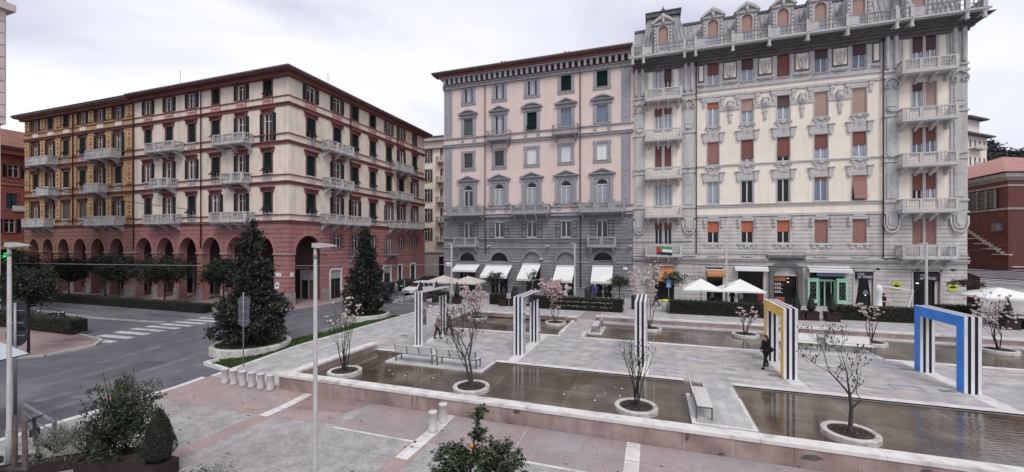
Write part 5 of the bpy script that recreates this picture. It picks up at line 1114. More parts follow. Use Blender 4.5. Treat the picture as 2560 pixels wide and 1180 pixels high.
# market canopy at the far right
V=thing('canopy_roof','long dark striped canopy with grey side beside the brick hall','canopy',(34,49,0))
m=MB().use('lib_dark'); m.add([(28.6,50.2,3.2),(45,47.5,2.5),(45,52,3.0),(28.6,53.5,3.9)],[(0,1,2,3)]); m.use('black_paint'); m.add([(28.6,50.2,2.9),(45,47.5,2.2),(45,47.5,2.5),(28.6,50.2,3.2)],[(0,1,2,3)]); part('roof_sheet',m,V)
m=MB().use('frame_white'); 
for k in range(3): m.bar((28.5,50.1,3.1-k*.14),(45,47.4,2.4-k*.14),.05)
part('roof_rails',m,V); m=MB().use('lib_grey'); m.add([(28.6,50.3,0),(45,47.6,0),(45,47.6,2.3),(28.6,50.3,2.95)],[(0,1,2,3)]); part('side_panel',m,V)
# ------------------------------------------------------------------ far right villa and hills
VV=thing('villa','cream hillside villa with a small roof tower, far right behind the palace','villa',(70,124,10))
m=MB(M=face((62,117.5,0),math.radians(40))).use('lib_cream'); ov=[(x,x+.8,z,z+1.9) for z in (20.4,24.3,28.3) for x in (5.5,7.5,9.5,11.5,13.5)]
wallgrid(m,0,15,14,31,ov,.2); m.add([(15,0,14),(15,9,14),(15,9,31),(15,0,31)],[(0,1,2,3)]); m.box(8,14.5,1,8,31,35.2); part('wall',m,VV)
m=MB(M=face((62,117.5,0),math.radians(40))).use('lib_dark'); m.box(-.6,15.9,-1.2,9,31,31.35); m.box(7,15.5,-.3,9,35.2,35.55); m.use('frame_white').box(10,11,4,5,35.5,37); part('roof',m,VV)
for i,(a,b,z0,z1) in enumerate(ov): 
    m=MB(M=face((62,117.5,0),math.radians(40))).use('glass_dark'); m.box(a,b,.1,.15,z0,z1); part('window',m,VV)
for z in (19.9,27.8,23.8): m=MB(M=face((62,117.5,0),math.radians(40))).use('lib_stone'); m.box(7,12,-1.2,0,z,z+.15); m.box(7,12,-1.2,-1.1,z+.15,z+1); part('balcony',m,VV)
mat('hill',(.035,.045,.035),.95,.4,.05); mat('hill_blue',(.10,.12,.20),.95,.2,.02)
def hill(pts,name,mm,depth=60):
    m=MB().use(mm); n=len(pts); vs=[(x,y,-2) for x,y,z in pts]+[(x,y,z*.6) for x,y,z in pts]+[(x*1.12,y*1.12,z) for x,y,z in pts]; fs=[]
    for i in range(n-1): fs+=[(i,i+1,n+i+1,n+i),(n+i,n+i+1,2*n+i+1,2*n+i)]
    m.add(vs,fs,True); structure(name,m)
hill([(95,205,30),(108,206,38),(114,208,46),(121,210,50),(127,211,46),(131,213,44),(136,216,47),(150,215,52),(175,205,54),(220,190,55)],'hill','hill')
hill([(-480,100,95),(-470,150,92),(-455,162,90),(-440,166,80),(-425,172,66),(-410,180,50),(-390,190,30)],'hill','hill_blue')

# trees on the far hill: one distant wood
mat('far_leaf',(.05,.06,.055),.95,.3,.2,island=.35); m=MB().use('far_leaf'); rr=random.Random(8)
P_=[(95,205,30),(108,206,38),(114,208,46),(121,210,50),(127,211,46),(131,213,44),(136,216,47),(150,215,52),(175,205,54)]
for i in range(len(P_)-1):
    for k in range(34):
        t_=rr.random(); x,y,z=[P_[i][j]+(P_[i+1][j]-P_[i][j])*t_ for j in range(3)]; f=rr.random(); g=1+.12*f; zz=z*(.6+.4*f); r=rr.uniform(1.2,3.0)
        for q in range(46):
            d=Vector((rr.gauss(0,1),rr.gauss(0,1),rr.gauss(0,1))).normalized()*r*rr.random()**.4; c=Vector((x*g,y*g,zz+r*.5))+d; u=Vector((rr.gauss(0,1),rr.gauss(0,1),rr.gauss(0,1))).normalized()*.5; v=u.cross(Vector((rr.gauss(0,1),rr.gauss(0,1),1))).normalized()*.4; m.add([tuple(c-u),tuple(c+v),tuple(c+u),tuple(c-v)],[(0,1,2,3)])
o=obj('wood',m.mesh('wood')); o['kind']='stuff'
# ------------------------------------------------------------------ foliage
mat('leaf_dark',(.013,.019,.012),.5,.25,2,island=.7,spec=.4,c2=(.03,.042,.022),c2s=1.1,c2t=(.55,.72)); mat('leaf_orange_tree',(.030,.048,.017),.5,.25,2,island=.6,spec=.5)
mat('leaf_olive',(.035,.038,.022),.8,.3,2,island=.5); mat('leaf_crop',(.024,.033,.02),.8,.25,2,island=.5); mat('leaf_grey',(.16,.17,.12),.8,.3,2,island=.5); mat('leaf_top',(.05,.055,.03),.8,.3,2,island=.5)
mat('blossom',(.70,.52,.52),.7,.12,3,island=.22); mat('blossom_white',(.72,.66,.62),.7,.1,3,island=.15); mat('orange_fruit',(.65,.16,.03),.5,.1,5); mat('ring_stone',(.54,.52,.49),.7,.16,3,c2=(.30,.28,.25),c2s=2.5,c2t=(.52,.7),streak=.2); mat('corten',(.026,.014,.013),.8,.2,4); mat('hedge_core',(.012,.014,.009),.95,.3,4)
def leaf(m,p,s,rr,asp=.5,up=0):
    a=rr.uniform(0,2*PI); b=rr.uniform(-1,1)*1.2+up; d=Vector((math.cos(a)*math.cos(b),math.sin(a)*math.cos(b),math.sin(b))); u=Vector((rr.uniform(-1,1),rr.uniform(-1,1),rr.uniform(-1,1))); w=d.cross(u).normalized()*s*asp; P=Vector(p); d*=s
    m.add([tuple(P-d*.5),tuple(P+w*.5),tuple(P+d*.6),tuple(P-w*.5)],[(0,1,2,3)])
def crown(m,sampler,nc,nl,sp,s,rr,asp=.55,up=0):
    for i in range(nc):
        c=sampler(rr); 
        for k in range(nl): leaf(m,(c[0]+rr.gauss(0,sp),c[1]+rr.gauss(0,sp),c[2]+rr.gauss(0,sp*.8)),s*rr.uniform(.6,1.3),rr,asp,up)
def branches(m,rr,base,d,L,r,depth,tips,spread=.55,kids=(2,3),upw=.15,minr=.009):
    p=Vector(base); d=Vector(d).normalized(); path=[tuple(p)]; rad=[r]; n=3
    for i in range(n):
        d=(d+Vector((rr.gauss(0,.1),rr.gauss(0,.1),rr.gauss(0,.05)+upw*.3))).normalized(); p=p+d*L/n; path.append(tuple(p)); rad.append(max(minr*.7,r*(1-.38*(i+1)/n)))
        if depth>0 and i>0 and rr.random()<.55:
            a=Vector((rr.gauss(0,1),rr.gauss(0,1),rr.gauss(0,.3))).normalized(); branches(m,rr,p,(d+a*spread*1.3),L*rr.uniform(.45,.7),max(minr,rad[-1]*.55),depth-1,tips,spread,kids,upw,minr)
    m.tube(path,rad,5 if r>.03 else 4,cap=False)
    if depth<=0: tips.append((tuple(p),tuple(d))); return
    for k in range(rr.randint(*kids)):
        a=Vector((rr.gauss(0,1),rr.gauss(0,1),rr.gauss(0,.25))).normalized(); branches(m,rr,p,(d+a*spread+Vector((0,0,upw))),L*rr.uniform(.6,.85),max(minr,rad[-1]*.75),depth-1,tips,spread,kids,upw,minr)
def flower(m,p,s,rr):
    a0=rr.uniform(0,6); P=Vector(p); t=Vector((rr.gauss(0,.4),rr.gauss(0,.4),1)).normalized(); u=t.orthogonal().normalized(); v=t.cross(u)
    for k in range(6):
        a=a0+k*PI/3; r=(u*math.cos(a)+v*math.sin(a)); q=(u*math.cos(a+1.57)+v*math.sin(a+1.57))*s*.34; o=.35 if k%2 else .8
        m.add([tuple(P),tuple(P+r*s*.45*o+q+t*s*.4),tuple(P+r*s*.6*o+t*s*1.0),tuple(P+r*s*.45*o-q+t*s*.4)],[(0,1,2,3)])
def ring_magnolia(x,y,H,spreadw,stems,nblo,white,label,seed,leafn=0,R_=.81,trunk=.05,depth=3,lean=(0,0),L0=.36,kids=None,mr=.009,up=.28,fs=(.14,.23)):
    rr=random.Random(seed); x0,y0=x,y
    t=thing('tree_ring','round white stone planter ring '+label[0],'planter ring',(x,y,-.1),0,'stone tree rings in the pools')
    m=MB().use('ring_stone'); m.lathe([(R_,-.1),(R_,.09),(R_-.02,.12),(R_-.17,.12),(R_-.19,.10),(R_-.19,.06)],x,y,32,smooth=False); part('ring',m,t)
    m=MB().use('soil'); m.disc(x,y,.09,R_-.18,24); 
    for i in range(120): a=rr.uniform(0,6.28); q=rr.uniform(0,R_-.3); m.blob((x+q*math.cos(a),y+q*math.sin(a),.09),rr.uniform(.015,.05),4,3)
    m.use('leaf_grey'); 
    for i in range(25): a=rr.uniform(0,6.28); q=rr.uniform(0,R_-.3); leaf(m,(x+q*math.cos(a),y+q*math.sin(a),.12),.06,rr)
    part('soil',m,t)
    T_=thing('magnolia_tree',label[1],'tree',(x,y,.08),0,'magnolias in the pools'); m=MB().use('bark_dark' if stems>2 else 'bark'); tips=[]
    for i in range(stems):
        a=2*PI*i/stems+rr.uniform(-.4,.4); sx,sy=(.05*math.cos(a),.05*math.sin(a)) if stems>1 else (0,0); out=spreadw*(.35 if stems>1 else .02)
        branches(m,rr,(x+sx,y+sy,.05),(math.cos(a)*out+lean[0],math.sin(a)*out+lean[1],1),H*L0,trunk if stems<3 else trunk*.7,depth,tips,spreadw,kids or ((2,3) if stems<4 else (1,2)),up,mr)
    zm=max(p[2] for p,_ in tips); k=(H)/(zm-.05); m.v=[(a,b,.05+(c-.05)*k) for a,b,c in m.v]; tips=[((p[0],p[1],.05+(p[2]-.05)*k),d) for p,d in tips]
    b=m; VV_=len(m.v); b.use('leaf_olive')
    for p,d in tips:
        b.blob(tuple(Vector(p)+Vector(d)*.03),(.018,.018,.04),4,3)
        if rr.random()<.15: leaf(b,p,.09,rr)
    for i in range(leafn): leaf(b,tuple(Vector(rr.choice(tips)[0])+Vector((rr.gauss(0,.06),)*3)),.1,rr)
    part('trunk_and_branches',m,T_)
    if nblo:
        f=MB(); pts=[v for v in m.v[:VV_] if v[2]>H*.3]
        for i in range(nblo):
            p=rr.choice(tips)[0] if rr.random()<.6 else rr.choice(pts); f.use('blossom_white' if rr.random()<white else 'blossom'); flower(f,(p[0]+rr.gauss(0,.05),p[1]+rr.gauss(0,.05),p[2]),rr.uniform(*fs),rr)
        part('blossoms',f,T_)
    return t
ring_magnolia(-14.35,16.45,3.75,.42,6,46,.7,('at the left end of the near pool','magnolia with scattered pink white blossom at the left end of the near pool'),21,trunk=.05,fs=(.08,.13),L0=.3,mr=.006)
ring_magnolia(-7.55,16.45,3.9,.72,2,0,0,('under the bare magnolia beside the two white backs of benches','nearly leafless magnolia with spreading dark branches, second ring of the near pool'),22,trunk=.07,depth=4,L0=.27,kids=(1,3),mr=.0055,up=.16)
ring_magnolia(-.65,16.5,2.6,.28,7,6,.5,('in front of the edge on striped arch','low bundle of thin bare stems in front of the edge on arch'),23,trunk=.04,depth=2,mr=.006,fs=(.08,.12))
ring_magnolia(6.14,16.55,3.9,.66,1,0,0,('nearest the camera on the right','bare budding magnolia with a single trunk, nearest on the right'),24,leafn=40,trunk=.075,depth=4,L0=.3,kids=(1,3),mr=.006,up=.15)
ring_magnolia(-14.2,32.2,2.8,.55,4,620,.35,('at the left end of the far pool','round pink magnolia in full blossom by the grey cafe parasols'),25,R_=.85,fs=(.10,.17))
ring_magnolia(-7.4,32.1,3.4,.42,3,640,.3,('between the second and third arches in the far pool','tall pink blossoming magnolia right of the second arch'),26,R_=.85,fs=(.10,.17))
ring_magnolia(-.3,32.2,4.9,.42,4,600,.8,('half hidden behind the edge on arch','tall white flowering magnolia half hidden behind the edge on arch'),27,R_=.85,fs=(.10,.17))
ring_magnolia(5.96,32.15,1.9,.75,4,60,.8,('left of the yellow arch in the far pool','small sparse magnolia with few white flowers left of the yellow arch'),28,R_=.85,depth=2,fs=(.09,.14))
ring_magnolia(13.0,32.15,2.6,.7,4,110,.85,('behind the far benches right of the yellow arch','small white flowered magnolia behind the far benches'),29,R_=.85,depth=2,fs=(.09,.14))
ring_magnolia(19.2,32.3,3.3,.8,4,150,.8,('right of the blue arch in the far pool','white flowered magnolia just right of the blue arch'),30,R_=.85,depth=3,fs=(.09,.15))
# big evergreen magnolias in stone rings
def evergreen(x,y,H,Rr,seed,label,ringr,lab2):
    rr=random.Random(seed); z0=gz(y)
    t=thing('stone_planter',lab2,'planter ring',(x,y,z0-.1),0,'large roadside planters'); m=MB().use('ring_stone'); m.lathe([(ringr,z0-.15),(ringr,z0+.30),(ringr-.03,z0+.34),(ringr-.24,z0+.34),(ringr-.27,z0+.31),(ringr-.27,z0+.2)],x,y,40,smooth=False); part('ring',m,t)
    m=MB().use('soil'); m.disc(x,y,z0+.25,ringr-.26,28); m.use('lawn')
    for i in range(1500): a=rr.uniform(0,6.28); q=(ringr-.4)*math.sqrt(rr.random()); leaf(m,(x+q*math.cos(a),y+q*math.sin(a),z0+.31),.09,rr)
    part('soil',m,t)
    T_=thing('evergreen_tree',label,'tree',(x,y,z0+.3),0,'conical evergreen magnolias'); m=MB().use('bark_dark'); m.tube([(x,y,z0+.25),(x+.05,y,z0+H*.5),(x,y,z0+H*.93)],[.16,.1,.03],7)
    for i in range(26): a=i*2.4; z=.8+i*(H-1.2)/26; r=Rr*(1-z/H)*1.0+.2; m.tube([(x,y,z0+z),(x+r*.8*math.cos(a),y+r*.8*math.sin(a),z0+z+.35)],[.045,.015],4)
    part('trunk_and_limbs',m,T_)
    f=MB().use('leaf_dark')
    ph=[rr.uniform(0,6.28) for _ in range(4)]
    TB=((0,.6),(.07,.93),(.16,1),(.30,.88),(.46,.64),(.64,.47),(.80,.31),(.92,.19),(1,.03))
    def prof(z):
        t=(z-.45)/(H-.45)
        for (a,b),(c,d) in zip(TB,TB[1:]):
            if t<=c: return Rr*(b+(d-b)*(t-a)/(c-a))*(.96+.1*math.sin(z*3.1+ph[0]))
        return .05
    def smp(r_):
        while 1:
            z=.45+(H-.45)*r_.random(); R1=prof(z)
            if r_.random()<R1/Rr: break
        a=r_.uniform(0,6.28); R1*=1+.17*math.sin(3*a+ph[1]+z*2.6)+.13*math.sin(5*a+ph[2]-z*3.7); q=R1*(r_.random()**.35)
        return (x+q*math.cos(a),y+q*math.sin(a),z0+z)
    crown(f,smp,880,18,.11,.2,rr,.45); part('crown',f,T_); return T_
evergreen(-23.45,18.8,7.9,2.08,31,'dark conical evergreen in the large ring nearest the signpost',2.15,'large white stone ring round the nearer dark conical tree')
evergreen(-23.6,29.6,7.8,1.95,32,'dark conical evergreen farther along the grass strip',2.0,'large white stone ring round the farther dark conical tree')
# clipped street trees
def street_tree(x,y,zc,rx,rz,label,seed,leafm='leaf_crop',group='clipped street trees',n=150,s=.17,tr=.07,stakes=False,flat=False,cat='tree'):
    rr=random.Random(seed); z0=gz(y) if y<27 else 0; T_=thing('street_tree',label,cat,(x,y,z0),0,group); m=MB().use('bark_dark'); m.tube([(x,y,z0),(x+.03,y,(z0+zc)*.5),(x,y,zc-rz*.4)],[tr,tr*.85,tr*.7],6)
    for i in range(7): a=i*.9+rr.random(); m.tube([(x,y,zc-rz*.6),(x+rx*.6*math.cos(a),y+rx*.6*math.sin(a),zc+rr.uniform(-.2,.5)*rz)],[tr*.5,.012],4)
    part('trunk',m,T_); f=MB().use(leafm)
    k=[rr.uniform(0,6) for _ in range(3)]
    def smp(r_):
        a=r_.uniform(0,6.28); c=r_.uniform(-1,1) if not flat else r_.uniform(-.2,1); q=r_.random()**.33; sr=math.sqrt(max(0,1-c*c)); b=1+.14*math.sin(3*a+k[0]+c*3)+.08*math.sin(6*a+k[1])
        return (x+rx*q*sr*b*math.cos(a),y+rx*q*sr*b*math.sin(a),zc+rz*q*c*b)
    crown(f,smp,n,16,.12*max(.7,rx),s,rr,.6); part('crown',f,T_)
    return T_
for i,(x,y,zc,rx,rz,l) in enumerate(((-65.2,28.9,3.3,1.9,1.4,'first clipped dark tree from the left before the orange arcade'),(-60.4,29.9,3.9,1.5,1.0,'clipped dark tree in front of the orange arcade, left of its corner pipe'),(-56.0,28.9,3.5,1.75,1.35,'clipped dark tree where the orange and rose arcades meet'),(-48.4,28.9,3.65,2.45,1.3,'widest clipped dark tree in front of the rose arcade'),(-40.8,29.6,3.5,1.7,1.3,'clipped tree half hidden behind the nearer conical tree'),(-76,29,3.7,2.2,1.6,'far left clipped tree under the green pharmacy cross'))):
    street_tree(x,y,zc,rx,rz,l,40+i,n=360,s=.2)
street_tree(-35.7,14.0,3.7,1.35,1.15,'round dark tree on the traffic island behind the round road signs',50,n=420,s=.15)
street_tree(-17.2,44,2.35,1.05,.75,'small round tree in front of the second white awning',51,'leaf_crop','small trees before the shops',110,.13,.05)
street_tree(-13.0,44.8,2.7,.6,.7,'thin young tree before the middle white awning',52,'leaf_crop','small trees before the shops',40,.12,.03)
street_tree(-3.4,44,2.3,1.0,.68,'small round staked tree at the right end of the grey shop front',53,'leaf_olive','small trees before the shops',110,.13,.05)
street_tree(1.75,44,2.85,.95,.75,'bright green round tree hiding the orange awning',54,'leaf_orange_tree','small trees before the shops',120,.13,.05)
street_tree(24.2,44,3.0,1.0,.35,'flat topped small tree with a thin trunk near the right yellow sign',55,'leaf_olive','small trees before the shops',70,.12,.04,flat=True)
m=MB().use('bark'); 
for a,b in ((-3.9,43.7),(-2.9,43.7),(-3.4,44.5)): m.box(a-.03,a+.03,b-.03,b+.03,0,1.2)
m.box(-3.9,-2.9,43.68,43.72,1.1,1.18); single('tree_stakes',m,'wooden stakes with a crossbar round the tree right of the last white awning','tree stakes')
def hedge(x0,x1,y0,y1,h,label,seed,leafm='leaf_olive',z0=None,group='clipped hedges',top='leaf_top',d=1):
    rr=random.Random(seed); z=0 if z0 is None else z0; t=thing('hedge',label,'hedge',((x0+x1)/2,(y0+y1)/2,z),0,group); m=MB().use('hedge_core'); m.box(x0+.06,x1-.06,y0+.06,y1-.06,z,z+h-.07); part('branches',m,t)
    f=MB().use(leafm); A_=(x1-x0)*h; n=int((A_*2+(x1-x0)*(y1-y0)+(y1-y0)*h*2)*95*d)
    for i in range(n):
        k=rr.random(); tot=2*A_+(x1-x0)*(y1-y0)*1.2; x=rr.uniform(x0,x1)
        if k<A_/tot*1.4: p=(x,y0+rr.uniform(-.04,.05),z+rr.uniform(.05,h))
        elif k<.93: p=(x,rr.uniform(y0,y1),z+h+rr.uniform(-.06,.04))
        else: p=(rr.choice((x0,x1))+rr.uniform(-.04,.04),rr.uniform(y0,y1),z+rr.uniform(.05,h))
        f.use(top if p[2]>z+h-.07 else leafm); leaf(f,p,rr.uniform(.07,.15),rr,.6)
    part('foliage',f,t)
hedge(-80,-39.4,26.6,27.6,.85,'long low clipped hedge along the road before the arcades',61,'leaf_crop',-.1,d=.35)
hedge(-60,-38.8,17.25,18.3,.95,'short clipped hedge on the traffic island at the left',62,'leaf_crop',0,d=.5)
hedge(-10.7,-2.7,38.9,39.8,1.2,'dark clipped hedge before the awnings of the grey shops',63)
hedge(1.3,8.85,39.9,40.8,1.2,'dark clipped hedge before the two big white parasols',64)
hedge(14.4,19.9,41.2,42.1,1.15,'dark clipped hedge between the cone shrubs and the blue arch',65)
hedge(22.6,25.2,44.6,45.6,1.1,'clipped hedge beyond the blue arch below the flat topped tree',66)
hedge(-16.3,-14.9,39.9,41.1,1.1,'small boxy hedge right of the pink blossoming magnolia',67)
m=MB().use('stone_white'); rr=random.Random(3)
mat('flower_pale',(.45,.42,.40),.8,.2,5,island=.3)
m=MB().use('flower_pale')
for i in range(260): flower(m,(rr.uniform(-9.5,-3.6),38.86,rr.choice((.35,.4,.78,.8))+rr.gauss(0,.03)),.07,rr)
single('hedge_flowers',m,'two rows of tiny pale flowers showing in the hedge before the grey shops','flowers')
def cone(x,y,label,h=1.35,box=True,seed=1,w=.42):
    t=thing('potted_cone_shrub',label,'potted shrub',(x,y,0),0,'cone shrubs in square planters'); m=MB().use('corten'); m.prism([(x-w*.9,y-w*.9),(x+w*.9,y-w*.9),(x+w*.9,y+w*.9),(x-w*.9,y+w*.9)],'z',0,.7); m.box(x-w,x+w,y-w,y-w+.05,.66,.72); m.box(x-w,x+w,y+w-.05,y+w,.66,.72); m.box(x-w,x-w+.05,y-w+.05,y+w-.05,.66,.72); m.box(x+w-.05,x+w,y-w+.05,y+w-.05,.66,.72); part('planter_box',m,t)
    rr=random.Random(seed); f=MB().use('leaf_dark'); 
    f.lathe([(.05,.7),(.28,.85),(.30,1.1),(.2,1.5),(.03,.65+h)],x,y,8); f.use('leaf_crop')
    for i in range(420):
        q=rr.random(); zz=.72+h*q; r=.34*(min(1,q/.15))*(1-max(0,q-.15)/.85)**.75; a=rr.uniform(0,6.28); leaf(f,(x+r*math.cos(a),y+r*math.sin(a),zz),rr.uniform(.06,.1),rr,.5,.5)
    part('cone_crown',f,t)
cone(-14.5,39.5,'cone shrub in a dark planter, left of the pair in front of the second awning',seed=71)
cone(-13.5,39.7,'cone shrub in a dark planter, right of the pair, below the man in dark clothes',seed=72)
cone(-19.7,39.3,'tall thin cone shrub between the two grey parasols',1.6,seed=73); cone(-22.3,39.6,'thin dark cone shrub at the left of the grey parasols',1.6,seed=74); cone(-24.7,40.2,'cone shrub in front of the white parked car',1.4,seed=75); cone(-11.9,40.4,'smallest cone shrub beside the shop door of the middle awning',1.0,seed=76)
for x,y,l,s in ((11.3,40.4,'cone shrub half behind the yellow arch, left of three',77),(12.35,40.5,'middle cone shrub of three before the mint green shop',78),(13.75,40.4,'right cone shrub of three before the mint green shop',79),(24.9,41,'cone shrub beyond the blue arch, left of two at the edge',80),(26.3,41.2,'cone shrub at the right edge of the photo',81)): cone(x,y,l,1.55,seed=s,w=.5)
# ------------------------------------------------------------------ parasols
def parasol(x,y,ze,za,w,mm,label,pole='grey_metal',group='open cafe parasols',valance=.12):
    t=thing('parasol',label,'parasol',(x,y,0),0,group); m=MB().use(mm); n=4; h=w/2; c=[(x-h,y-h),(x+h,y-h),(x+h,y+h),(x-h,y+h)]
    for i in range(4):
        a,b=c[i],c[(i+1)%4]; mid=((a[0]+b[0])/2,(a[1]+b[1])/2,ze+.02)
        m.add([(a[0],a[1],ze),mid,(x,y,za)],[(0,1,2)]); m.add([mid,(b[0],b[1],ze),(x,y,za)],[(0,1,2)]); m.add([(a[0],a[1],ze),(b[0],b[1],ze),(b[0],b[1],ze-valance),(a[0],a[1],ze-valance)],[(0,1,2,3)])
    part('canopy',m,t); m=MB().use(pole); m.tube([(x,y,0),(x,y,za-.02)],.035,6); part('pole',m,t); m=MB().use(pole)
    for a in c: m.bar((x,y,za-.12),(a[0],a[1],ze-.02),.025)
    part('ribs',m,t); m=MB().use('grey_metal'); m.box(x-.4,x+.4,y-.4,y+.4,0,.1); part('base',m,t)
parasol(-23.3,43,1.95,2.65,3.3,'fabric_cream','grey beige parasol nearer the white car','grey_metal'); parasol(-20.1,43,1.95,2.63,3.3,'fabric_cream','grey beige parasol right of its twin, by the thin lamp post','grey_metal')
parasol(4.3,43.7,2.0,2.95,3.4,'fabric_white','large bright white parasol left of the tall lamp post'); parasol(7.7,43.9,2.0,2.98,3.6,'fabric_white','large bright white parasol right of the tall lamp post')
parasol(25.6,43,2.25,2.9,4.0,'fabric_white','broad white parasol at the right edge beside the brick hall')
t=thing('closed_parasol','closed white parasol wrapped in its cover beside the folded white pole','parasol',(18.9,45.3,0)); m=MB().use('fabric_white'); m.lathe([(.55,.15),(.5,.5),(.24,.75),(.26,1.2),(.2,1.9),(.3,2.25),(.25,2.45),(.1,2.7),(0,2.75)],18.9,45.3,10); part('cover',m,t); m=MB().use('grey_metal'); m.box(18.3,19.5,44.8,45.8,0,.14); part('base',m,t)
t=thing('cantilever_frame','bent white cantilever parasol frame without its canopy','parasol frame',(20.8,44.5,0)); m=MB().use('white_metal'); m.bar((20.45,44.5,0),(20.95,44.5,2.3),.1); part('mast',m,t); m=MB().use('white_metal'); m.bar((20.98,44.5,2.3),(18.4,44.5,2.75),.09); part('arm',m,t)
mat('lamp_paint',(.37,.36,.355),.5,.14,3,streak=.35)
# ------------------------------------------------------------------ lamp posts
def lamp(x,y,z0,H,r,hl,ang,label,head='side',rt=None):
    t=thing('street_lamp',label,'street lamp',(x,y,z0),0,'white lamp posts'); m=MB().use('lamp_paint'); m.tube([(x,y,z0),(x,y,z0+1.25),(x,y,z0+1.27),(x,y,z0+H)],[r*1.3,r*1.25,r,r*.68 if rt is None else rt],12); part('pole',m,t)
    m=MB().use('grey_metal'); m.box(x-r*2.4,x+r*2.4,y-r*2.4,y+r*2.4,z0,z0+.025); part('base_plate',m,t); m=MB().use('lamp_paint'); m.box(x-r*.7,x+r*.7,y-r*1.4,y-r*1.2,z0+.45,z0+.85); part('access_door',m,t); m=MB().use('lamp_paint'); m.lathe([(r*1.2,z0+1.24),(r*1.3,z0+1.25),(r*1.3,z0+1.28),(r*1.0,z0+1.31)],x,y,12); part('collar',m,t); m=MB().use('grey_metal'); m.lathe([(r*.68,z0+H-.28),(r*.85,z0+H-.27),(r*.85,z0+H-.16),(r*.68,z0+H-.15)],x,y,12); part('head_clamp',m,t)
    m=MB().use('lamp_paint'); c,s=math.cos(ang),math.sin(ang); z=z0+H
    m.M=Matrix.Translation((x,y,z))@Matrix.Rotation(ang,4,'Z'); k=hl
    m.add([(-.12*k,-.13*k,.0),(-.12*k,.13*k,.0),(.2*k,.14*k,-.02),(1.0*k,.07*k,.05*k),(1.0*k,-.07*k,.05*k),(.2*k,-.14*k,-.02),(-.12*k,-.1*k,.2*k),(-.12*k,.1*k,.2*k),(.2*k,.11*k,.21*k),(1.0*k,.04*k,.09*k),(1.0*k,-.04*k,.09*k),(.2*k,-.11*k,.21*k)],
      [(0,1,2,5),(5,2,3,4),(6,11,8,7),(11,10,9,8),(0,6,7,1),(1,7,8,2),(2,8,9,3),(3,9,10,4),(4,10,11,5),(5,11,6,0)]); part('lamp_head',m,t)
    m=MB().use('grey_metal'); m.M=Matrix.Translation((x,y,z))@Matrix.Rotation(ang,4,'Z'); m.box(-.05*k,.3*k,-.09*k,.09*k,-.04*k,-.015); part('lens',m,t); return t
import math as _m
def at(px,d): 
    a=(px-1280)/1030; c,s=math.cos(YAW),math.sin(YAW); return ((a*c-s)*d,(c+a*s)*d)
lx,ly=-7.65,7.96; lamp(-7.77,7.9,-.4,6.62,.06,.52,YAW,'tall white lamp post standing in the middle foreground')
lx,ly=-17.9,6.45; lamp(-17.74,6.57,-.4,6.62,.062,.6,YAW,'tall white lamp post at the left edge beside the round signs')
for x,y,l,d,h in ((-20.5,39.6,'thin white lamp post between the grey parasols',PI,6.3),(-8.3,45.4,'thin white lamp post at the fourth white awning',PI,6.3),(6.4,43.0,'thin white lamp post between the two big white parasols',0,6.4),(21.5,43.8,'thin white lamp post beside the bent parasol frame',PI,6.3)): lamp(x,y,0,h,.1,.55,d,l,rt=.085)
# ------------------------------------------------------------------ traffic signs
mat('sign_back',(.085,.09,.11),.5,.1,4); mat('sign_black',(.02,.022,.026),.5,.1,4); mat('sign_blue',(.04,.10,.32),.5,.05,4)
def signpost(x,y,z0,H,items,label,ang,mm='sign_back',r=.03,front=None):
    t=thing('traffic_sign',label,'traffic sign',(x,y,z0),ang); M0=None
    m=MB().use('grey_metal'); m.tube([(0,0,0),(0,0,H)],r,8); lpart('pole',m,t)
    for k,(kind,z,s) in enumerate(items):
        m=MB().use(mm)
        pts=[(s*math.cos(a*PI/12),z+s*math.sin(a*PI/12)) for a in range(24)] if kind=='o' else [(-s,z-s*.85),(s,z-s*.85),(s,z+s*.85),(-s,z+s*.85)] if kind=='q' else [(-s*.7,z-s),(s*.7,z-s),(s*.7,z+s),(-s*.7,z+s)]
        m.prism(pts,'y',.035,.05); m.use('grey_metal'); m.box(-s*.8,s*.8,.02,.034,z-.02,z+.02)
        lpart('sign_disc' if kind=='o' else 'sign_plate',m,t)
    return t
signpost(-20.7,16.1,gz(16.1),3.95,[('o',3.42,.33),('q',2.93,.3),('o',2.43,.33)],'two round grey signs and a square between them, seen from behind by the conical tree',YAW)
signpost(-23.6,8.9,-.4,4.4,[('o',4.1,.42),('q',3.62,.36),('o',3.12,.43)],'pole with two large dark round signs seen from behind at the left edge',YAW,'sign_black',.05)
t=signpost(1.25,39.7,0,3.0,[],'blue pedestrian sign on a grey pole at the left end of the parasol hedge',0)
m=MB().use('sign_blue'); m.box(-.22,.22,-.06,-.03,2.35,3.05); lpart('sign_plate',m,t); m=MB().use('frame_white'); m.prism([(-.15,2.45),(.15,2.45),(0,2.9)],'y',-.066,-.061); m.use('black_paint'); m.bar((-.05,-.07,2.5),(.02,-.07,2.68),.03); m.bar((.06,-.07,2.5),(.02,-.07,2.68),.03); m.bar((.02,-.07,2.66),(.02,-.07,2.8),.04); lpart('pedestrian_symbol',m,t)
t=signpost(-35.2,30.9,0,2.9,[],'small white parking notice on a pole beside the arcade corner',.6); m=MB().use('frame_white').box(-.2,.2,-.06,-.03,1.9,2.5); lpart('sign_plate',m,t); m=MB().use('lib_dark').box(-.12,.12,-.066,-.061,2.1,2.3); lpart('symbol',m,t)
signpost(-24.5,36.8,0,2.6,[('r',2.1,.28)],'narrow dark sign back on a pole before the white parked car',YAW,'sign_black')
